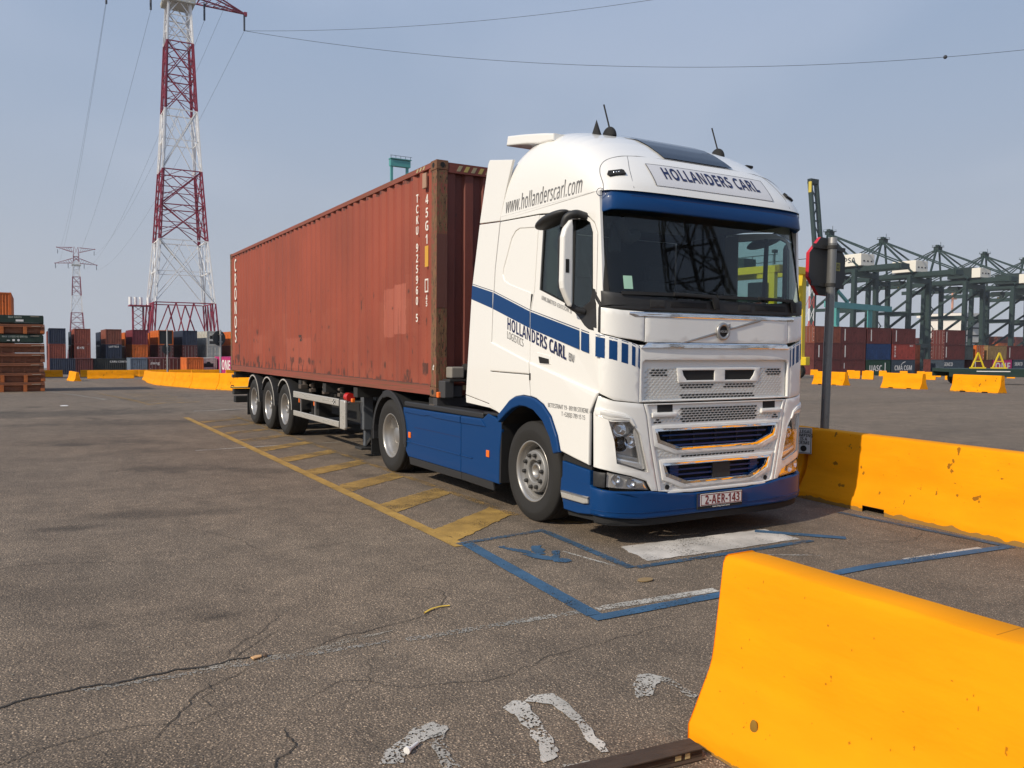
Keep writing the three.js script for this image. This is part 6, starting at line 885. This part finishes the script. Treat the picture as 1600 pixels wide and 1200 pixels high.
{
  let k = 0; const wire = (label, a, b, sag, r, ball) => { const pts = []; for (let i = 0; i <= 40; i++) { const t = i / 40; pts.push([mix(a[0], b[0], t), mix(a[1], b[1], t) - 4 * sag * t * (1 - t), mix(a[2], b[2], t)]); } const w = thing('power_cable', label, 'cable', [0, 0, 0], 0, 'cables strung between the pylons'); part('strand', tube(pts, r, 80, 5), cableMat, w); if (ball) { const t = ball, q = [mix(a[0], b[0], t), mix(a[1], b[1], t) - 4 * sag * t * (1 - t), mix(a[2], b[2], t)]; part('marker', new THREE.SphereGeometry(0.75, 12, 8).translate(...q), cableMat, w); } };
  const yA = groundY(48.6, -366), yB = groundY(50, -1378), T = [48.6 + 27, yA + 147.4, -366.6];
  wire('thin cable sagging across the sky to the right edge', T, [412, 131, -108], 19, 0.085, 0.68);
  wire('thin cable rising from the pylon arm to the top edge', T, [318, 153, -112], 13, 0.075);
  [-27, -10.5, 10.5, 27].forEach((x, i) => wire(`cable running back from the pylon's lower arm to the hazy pylon, ${ord[i]} from the left`, [48.6 + x, yA + (Math.abs(x) > 20 ? 147.4 : 148.5), -366.6], [50.1 + x, yB + 147, -1378], 22, 0.05));
  [-24, 24].forEach((x, i) => wire(`cable from the pylon's upper arm to the hazy pylon, ${i ? 'right' : 'left'} one`, [48.6 + x, yA + 169, -366.6], [50.1 + x, yB + 169, -1378], 20, 0.05));
}
// ---------------------------------------------------------------- quay cranes
const craneGreen = std(0.014, 0.034, 0.032, 0.6), craneHouse = std(0.74, 0.71, 0.63, 0.5), craneDark = std(0.009, 0.022, 0.021, 0.6);
function makeCrane(label, { boomUp = false, house = 'white', seed = 0 } = {}) {
  const c = thing('quay_crane', label, 'crane'), A = 11, Gz = 15, HG = 60;
  for (const x of [-A, A]) for (const z of [-Gz, Gz]) { const l = part('leg', bar([x, 0, z], [x * 0.92, HG + 2, z], 2.5, 2.5), craneGreen, c); part('bogie', [box(7, 1.6, 1.6, x, 1.2, z), ...[-2.6, -0.9, 0.9, 2.6].map((o) => cyl(0.6, 1.2, 'z', x + o, 0.6, z, 12))], craneDark, l); }
  for (const z of [-Gz, Gz]) { part('portal_beam', bar([-A, 17, z], [A, 17, z], 2.2, 2.6), craneGreen, c); part('top_beam', bar([-A, HG - 1, z], [A, HG - 1, z], 2.4, 3.0), craneGreen, c); }
  for (const x of [-A, A]) { part('sill_beam', bar([x, 3.2, -Gz], [x, 3.2, Gz], 1.6, 1.8), craneGreen, c); part('side_beam', bar([x, 38, -Gz], [x, 38, Gz], 1.6, 2.0), craneGreen, c); part('brace', bar([x, 17, -Gz], [x, 38, Gz], 1.3, 1.3), craneGreen, c); part('brace', bar([x, 38, -Gz], [x, HG - 2, Gz], 1.2, 1.2), craneGreen, c); part('brace', bar([x, 17, Gz], [x, 3.5, -Gz], 1.2, 1.2), craneGreen, c); }
  for (const x of [-3.6, 3.6]) part('girder', bar([x, HG + 2.5, -Gz - 3], [x, HG + 2.5, Gz + 26], 1.7, 3.4), craneGreen, c);
  part('girder_end', bar([-4, HG + 2.5, Gz + 26], [4, HG + 2.5, Gz + 26], 1.6, 3), craneGreen, c);
  const top = HG + 27, zt = -Gz + 1;
  for (const s of [-1, 1]) { part('mast_post', bar([s * 8, HG + 2, zt], [s * 1.6, top, zt + 2], 1.1, 1.1), craneGreen, c); part('mast_brace', bar([s * 7, HG + 4, Gz], [s * 1.6, top, zt + 2], 1.0, 1.0), craneGreen, c); part('back_stay', bar([s * 1.6, top, zt + 2], [s * 3.6, HG + 4, Gz + 25], 0.7, 0.7), craneGreen, c); }
  part('mast_head', [box(5, 1.8, 3.4, 0, top + 0.6, zt + 2), box(6.4, 0.3, 5.4, 0, top + 1.7, zt + 2), cyl(0.9, 3.6, 'x', 0, top + 2.4, zt + 2, 14), ...[-3, 3].flatMap((x) => [box(0.15, 0.15, 5.2, x, top + 2.9, zt + 2), ...[-2.4, 0, 2.4].map((z) => box(0.15, 1.2, 0.15, x, top + 2.3, zt + 2 + z))]), bar([1.5, top + 2, zt + 3], [1.5, top + 5.4, zt + 3], 0.2, 0.2)], craneGreen, c);
  if (boomUp) { for (const x of [-3, 3]) part('boom', bar([x, HG + 3, -Gz - 4], [x, HG + 62, -Gz - 11], 1.7, 2.6), craneGreen, c); part('boom_lattice', [10, 22, 34, 46, 58].map((y) => bar([-3, HG + 3 + y, -Gz - 4 - y * 0.12], [3, HG + 3 + y, -Gz - 4 - y * 0.12], 0.9, 0.9)).concat([10, 22, 34, 46].map((y, i) => bar([i % 2 ? 3 : -3, HG + 3 + y, -Gz - 4 - y * 0.12], [i % 2 ? -3 : 3, HG + 15 + y, -Gz - 5.4 - y * 0.12], 0.5, 0.5))), craneGreen, c); part('boom_head', box(7.5, 3, 3, 0, HG + 63, -Gz - 11), craneDark, c); part('boom_sign', box(0.6, 7, 2.2, -3.9, HG + 59, -Gz - 10), std(0.55, 0.44, 0.06, 0.5), c); }
  else { for (const x of [-3, 3]) part('boom', bar([x, HG + 2.5, -Gz - 3], [x, HG + 2.5, -Gz - 62], 1.4, 2.8), craneGreen, c); for (const s of [-1, 1]) for (const z of [-28, -58]) part('fore_stay', bar([s * 1.6, top, zt + 2], [s * 3, HG + 4, -Gz + z], 0.65, 0.65), craneGreen, c); }
  part('walkway', [-5.4, 5.4].flatMap((x) => [bar([x, HG + 1.2, -Gz - 2], [x, HG + 1.2, Gz + 24], 1.0, 0.2), bar([x * 1.08, HG + 2.3, -Gz - 2], [x * 1.08, HG + 2.3, Gz + 24], 0.12, 0.12)]), craneDark, c);
  const hm = part('machinery_house', box(13, 7.5, 17, 0, HG + 8.2, 8, 0.4), house === 'white' ? craneHouse : craneDark, c, house === 'white' ? 'pale machinery house on the girder' : 'dark machinery house on the girder');
  if (house === 'white') { part('lettering', basis(textShape('PSA', 3.2, { center: true, depth: 0.05, squeeze: 1.1 }), [0, 0, 1], [0, 1, 0], [-1, 0, 0], [-6.52, HG + 6.6, 8.5]), std(0.05, 0.06, 0.08, 0.6), hm); part('logo', basis(new THREE.TorusGeometry(1.1, 0.28, 6, 16, 4.2), [0, 0, 1], [0, 1, 0], [-1, 0, 0], [-6.52, HG + 8.0, 3.2]), std(0.05, 0.06, 0.08, 0.6), hm); }
  else part('pale_house_end', box(12.6, 6.6, 6, 0, HG + 7.8, 19.6, 0.3), craneHouse, hm);
  part('window_row', [-3.5, 0, 3.5].map((x) => box(1.4, 0.8, 0.2, x, HG + 7.5, house === 'white' ? 16.55 : 22.65)), M.softBlack, hm);
  part('trolley', [box(6, 2.4, 7, 0, HG - 1.6, -2 + seed * 5), box(2.2, 2.6, 2.4, -2, HG - 4.2, 2 + seed * 5)], craneDark, c); part('cabin_light', box(1.6, 1.2, 1.6, 1.5, HG - 4.6, -2 + seed * 5), std(0.62, 0.42, 0.06, 0.5), c);
  part('stair_tower', Array.from({ length: 9 }, (_, i) => [bar([A + 2, 4 + i * 6, Gz - (i % 2 ? 2.2 : -2.2)], [A + 2, 10 + i * 6, Gz + (i % 2 ? 2.2 : -2.2)], 0.9, 0.25), box(2, 0.25, 1.4, A + 2, 10 + i * 6, Gz + (i % 2 ? 2.2 : -2.2))]).flat(), craneDark, c);
  return c;
}
[[437, 1, 'white'], [491, 0, 'white'], [552, 0, 'dark'], [610, 0, 'dark'], [664, 0, 'white'], [720, 0, 'dark']].forEach(([x, up, h], i) => { const c = makeCrane(i ? `dark green quay crane with its boom lowered, ${ord[i]} from the left in the row` : 'dark green quay crane with its boom raised behind the octagonal sign', { boomUp: !!up, house: h, seed: (i * 0.37) % 1 }); c.position.set(x, groundY(x, -338), -338); c.userData.group = 'row of quay cranes on the right'; });
// teal gantry tops peeping over the lorry's container and behind the sign
const teal = std(0.07, 0.30, 0.29, 0.5);
{
  const t = thing('teal_gantry', 'teal gantry crane top peeping over the red container roof', 'crane', [117.4, groundY(117, -292), -292]);
  for (const x of [-3.3, 3.1]) part('leg', bar([x, 0, 0], [x, 80.6, 0], 0.9, 0.9), teal, t); part('top_beam', [box(8.2, 2.4, 1.8, 0.1, 79.6, 0), box(8.6, 0.3, 2.6, 0.2, 81.2, 0)], teal, t); part('rail', [box(8.8, 0.12, 0.12, 0.2, 82.3, 1.2), ...[-4, -2, 0, 2, 4].map((x) => box(0.12, 1.1, 0.12, x, 81.8, 1.2))], craneDark, t);
  const j = thing('teal_gantry', 'teal crane beam behind the foot of the octagonal sign', 'crane', [385, groundY(385, -300), -300]);
  part('beam', bar([-24, 36, 10], [50, 36, -4], 2.2, 3.2), teal, j); part('leg', bar([-10, 0, 6], [-10, 36, 6], 2, 2), teal, j); part('leg', bar([26, 0, 0], [26, 36, 0], 2, 2), teal, j); part('jib', bar([-30, 52, 12], [0, 38, 5], 1.4, 1.4), teal, j);
  const m = thing('lattice_mast', 'thin red and white lattice mast left of the octagonal sign', 'mast', [336, groundY(336, -280), -280]);
  for (let i = 0; i < 8; i++) { const g = [], y = i * 6.3; for (const [x, z] of [[-1.6, -1.6], [1.6, -1.6], [1.6, 1.6], [-1.6, 1.6]]) g.push(bar([x, y, z], [x, y + 6.3, z], 0.26)); g.push(bar([-1.6, y, 1.6], [1.6, y + 6.3, 1.6], 0.16), bar([-1.6, y, -1.6], [-1.6, y + 6.3, 1.6], 0.16), bar([1.6, y, 1.6], [-1.6, y + 6.3, 1.6], 0.16)); part('lattice_section', g, i % 2 ? std(0.55, 0.10, 0.08, 0.6) : pylonWhite, m); }
  part('platform', box(8, 0.6, 8, 0, 48, 0), std(0.5, 0.08, 0.07, 0.6), m); part('crosstree', [-4, 0, 4].map((x) => box(0.8, 2, 0.8, x, 50, 0)), std(0.5, 0.08, 0.07, 0.6), m);
}
// ---------------------------------------------------------------- straddle carriers
function makeCarrier(name, label, mat, H = 12.5) {
  const s = thing(name, label, 'straddle carrier');
  for (const x of [-2.3, 2.3]) { for (const z of [-4.2, 4.2]) part('leg', box(0.55, H - 2.2, 0.75, x, 1.9 + (H - 2.2) / 2, z, 0.04), mat, s); part('lower_beam', box(0.7, 0.8, 10.2, x, 1.7, 0, 0.05), mat, s); part('top_beam', box(0.6, 0.7, 10.4, x, H, 0, 0.05), mat, s); for (const z of [-4, -1.4, 1.4, 4]) { part('wheel', cyl(0.72, 0.5, 'x', x, 0.72, z, 20), M.rubber, s); part('bogie', box(0.62, 0.9, 1.0, x, 1.2, z, 0.04), mat, s); } }
  for (const z of [-4.9, 4.9]) part('cross_beam', box(5.2, 0.7, 0.6, 0, H, z, 0.05), mat, s);
  part('engine_box', box(2.0, 1.3, 3.4, 0.8, H + 0.95, -2.4, 0.08), craneDark, s); part('driver_cab', box(1.5, 1.9, 1.6, -2.9, H - 2.2, 3.2, 0.08), M.darkGlass, s); part('spreader', [box(2.4, 0.4, 6.0, 0, H - 2.6, 0), ...[-2, 2].map((z) => box(0.12, 2.4, 0.12, 0, H - 1.3, z))], craneDark, s);
  part('deck_rail', [-2.7, 2.7].flatMap((x) => [box(0.06, 0.06, 10, x, H + 1.3, 0), ...[-4.5, -2.2, 0, 2.2, 4.5].map((z) => box(0.05, 1.0, 0.05, x, H + 0.85, z))]), craneDark, s); part('lamp_pole', [box(0.1, 1.2, 0.1, -2.6, H + 1, 4.6), box(0.5, 0.3, 0.3, -2.6, H + 1.6, 4.6)], craneDark, s);
  return s;
}
const carrierYellow = std(0.68, 0.50, 0.02, 0.45), carrierOrange = std(0.70, 0.20, 0.03, 0.5);
{
  const a = makeCarrier('straddle_carrier', 'tall yellow straddle carrier leg showing right behind the lorry cab', carrierYellow, 10.3); a.position.set(56.1, groundY(56.1, -52), -52); a.rotation.y = 0.12;
  copyOf(a, [52.0, groundY(52, -66), -66], 0.2, 'yellow straddle carrier seen through the far cab window');
  const o = makeCarrier('straddle_carrier', 'orange straddle carrier behind the container wall, left one', carrierOrange, 12.5); o.position.set(402, groundY(402, -240), -240); o.rotation.y = 0.9;
  copyOf(o, [424, groundY(424, -230), -230], 0.9, 'orange straddle carrier behind the container wall, right one');
}
// ---------------------------------------------------------------- flatbed with yellow A-frames, at the right
{
  const t = thing('flatbed_trailer', 'low dark green flatbed trailer at the right edge of the yard', 'trailer', [58.9, groundY(58.9, -27.4), -27.4], 1.044);
  const gm = std(0.018, 0.04, 0.032, 0.6); part('deck', span(-1.25, 1.25, 0.95, 1.2, -6, 6), gm, t); part('side_rail', [-1, 1].map((s) => span(s * 1.26, s * 1.2, 0.6, 0.94, -6, 6)), gm, t); part('stripe', span(-1.28, -1.262, 0.98, 1.05, -4, -1.5), signWhite, t);
  for (const z of [-4.4, -3.2, 3.4, 4.6]) for (const s of [-1, 1]) part('wheel', cyl(0.48, 0.35, 'x', s * 1.0, 0.48, z, 18), M.rubber, t);
  [[56.1, -29.0, 'left'], [57.5, -28.2, 'right']].forEach(([x, z, w]) => { const f = thing('a_frame', `yellow steel A-frame standing on the green flatbed, ${w} one`, 'frame', [x, groundY(58.9, -27.4) + 1.2, z], -0.5, 'yellow A-frames on the flatbed'); for (const k of [-1, 1]) part('leg', bar([k * 0.5, 0, 0], [0, 1.2, 0], 0.09, 0.09), carrierYellow, f); part('crossbar', bar([-0.27, 0.55, 0], [0.27, 0.55, 0], 0.07, 0.07), carrierYellow, f); part('foot', bar([-0.6, 0.05, 0], [0.6, 0.05, 0], 0.16, 0.1), carrierYellow, f); });
}
// ---------------------------------------------------------------- container ship behind the cranes
{
  const s = thing('container_ship', 'large container ship behind the cranes with white superstructure', 'ship', [600, groundY(600, -400) - 1, -395]);
  const hullPts = [[-190, 0], [170, 0], [185, 14], [-195, 14]]; part('hull', plate(hullPts, 40, { bevel: 0.5 }).translate(0, 0, -20), std(0.03, 0.035, 0.05, 0.6), s);
  const sup = part('superstructure', [box(26, 34, 34, 44, 31, 0), box(34, 3, 40, 44, 46, 0)], std(0.78, 0.76, 0.72, 0.5), s); part('window_band', [24, 30, 36, 42].flatMap((y) => [box(24, 1.0, 0.3, 44, y, 17.1)]), M.softBlack, sup); part('funnel', box(12, 24, 12, 66, 36, 0), std(0.6, 0.16, 0.06, 0.5), sup); part('radar_mast', [bar([44, 48, 0], [44, 66, 0], 1.2, 1.2), box(10, 0.8, 1, 44, 60, 0)], std(0.6, 0.3, 0.2, 0.5), sup);
  const r = makeRandom(77), pal = ['orange', 'rust', 'red', 'maroon', 'rust', 'brown', 'beige', 'paleblue', 'orange']; const byCol = {};
  for (let x = -176; x < 168; x += 13) { if (x > 22 && x < 80) continue; const h = 4 + Math.floor(r() * 3); for (let t = 0; t < h; t++) for (let q = 0; q < 3; q++) { const c = pal[Math.floor(r() * pal.length)]; (byCol[c] ??= []).push(box(12.1, 2.55, q === 2 ? 2.4 : 5, x, 15.4 + t * 2.6, 16 - q * 5)); } }
  for (const c in byCol) part('deck_cargo', byCol[c], boxMat(c), s).userData.kind = 'stuff';
}

// ---------------------------------------------------------------- small things lying on the asphalt
{
  const b = thing('rusty_beam', 'rusty steel beam lying on the asphalt at the foot of the near barrier', 'beam', [-3.05, 0.0, 4.40], 0.0);
  const m = new THREE.MeshStandardMaterial({ color: C(0.09, 0.06, 0.042), roughness: 0.85, bumpMap: grimeBump, bumpScale: 0.004, map: weather[2] });
  const dir = [-0.62, 0, 0.02]; const L = 1.5, g = (x0, x1, y0, y1, z0, z1) => span(x0, x1, y0, y1, z0, z1, 0.003).rotateY(-0.10);
  part('top_flange', g(-L, 0, 0.040, 0.048, -0.05, 0.05), m, b); part('web', g(-L, 0, 0.008, 0.040, 0.030, 0.040), m, b); part('bottom_flange', g(-L, 0, 0.0, 0.008, -0.045, 0.06), m, b);
  part('marking', [span(-0.14, -0.11, 0.014, 0.034, 0.0402, 0.042), span(-0.09, -0.065, 0.013, 0.036, 0.0402, 0.042)].map((q) => q.rotateY(-0.10)), std(0.45, 0.38, 0.2, 0.7), b);
  const st = thing('plastic_strip', 'short curved yellow plastic strip lying on a crack', 'litter', [-3.22, 0.006, 2.11]); part('strip', new THREE.TubeGeometry(new THREE.CatmullRomCurve3([V(-0.09, 0.004, 0.03), V(-0.02, 0.012, -0.01), V(0.06, 0.008, -0.035), V(0.12, 0.004, -0.03)]), 16, 0.008, 6).scale(1, 0.5, 1), std(0.75, 0.5, 0.07, 0.5), st);
  const pg = thing('plastic_peg', 'small white plastic peg lying on the worn white paint', 'litter', [-4.12, 0.012, 3.79], 0.6); part('shaft', cyl(0.008, 0.075, 'x', 0.03, 0.0, 0, 12), std(0.7, 0.68, 0.64, 0.5), pg); part('head', cyl(0.016, 0.012, 'x', -0.012, 0.004, 0, 16), std(0.75, 0.73, 0.7, 0.5), pg);
  const ch = thing('orange_chip', 'small pale orange fragment beside the long crack', 'litter', [-4.44, 0.008, 2.40], 0.4); part('chip', plate([[-0.03, -0.015], [0.02, -0.02], [0.035, 0.0], [0.01, 0.02], [-0.025, 0.018]], 0.008, { bevel: 0.003 }).rotateX(-Math.PI / 2), std(0.62, 0.36, 0.16, 0.6), ch); part('stone', new THREE.DodecahedronGeometry(0.014).translate(0.045, 0.004, 0.02), std(0.1, 0.07, 0.05, 0.9), ch);
  const dc = thing('flat_tin', 'flattened brownish disc lying inside the marked bay', 'litter', [-1.55, 0.006, 2.23]); part('disc', cyl(0.055, 0.006, 'y', 0, 0.004, 0, 20).scale(1.2, 1, 0.8), std(0.28, 0.19, 0.09, 0.6), dc);
  const pp = thing('paper_scrap', 'white paper scrap far away on the asphalt at the left', 'litter', [-4.75, groundY(-4.75, -20.3), -20.3]); part('scrap', plate([[-0.09, -0.05], [0.07, -0.06], [0.11, 0.03], [0.0, 0.07], [-0.1, 0.03]], 0.01, { bevel: 0.002 }).rotateX(-Math.PI / 2 + 0.12), std(0.75, 0.74, 0.72, 0.7), pp);
  const rd = makeRandom(31); const peb = []; for (let i = 0; i < 160; i++) { const x = -6.2 + rd() * 4.2, z = 1.2 + rd() * 3.2, r = 0.002 + rd() * rd() * 0.006; peb.push(new THREE.IcosahedronGeometry(r, 0).scale(1 + rd(), 0.7, 1 + rd() * 0.5).translate(x, groundY(x, z) + r * 0.4, z)); }
  const pm = part('loose_grit', peb, std(0.24, 0.21, 0.17, 0.9), scene); tag(pm, 'loose stone grit scattered on the near asphalt', 'grit', null, 'stuff');
}

renderer.render(scene, camera);
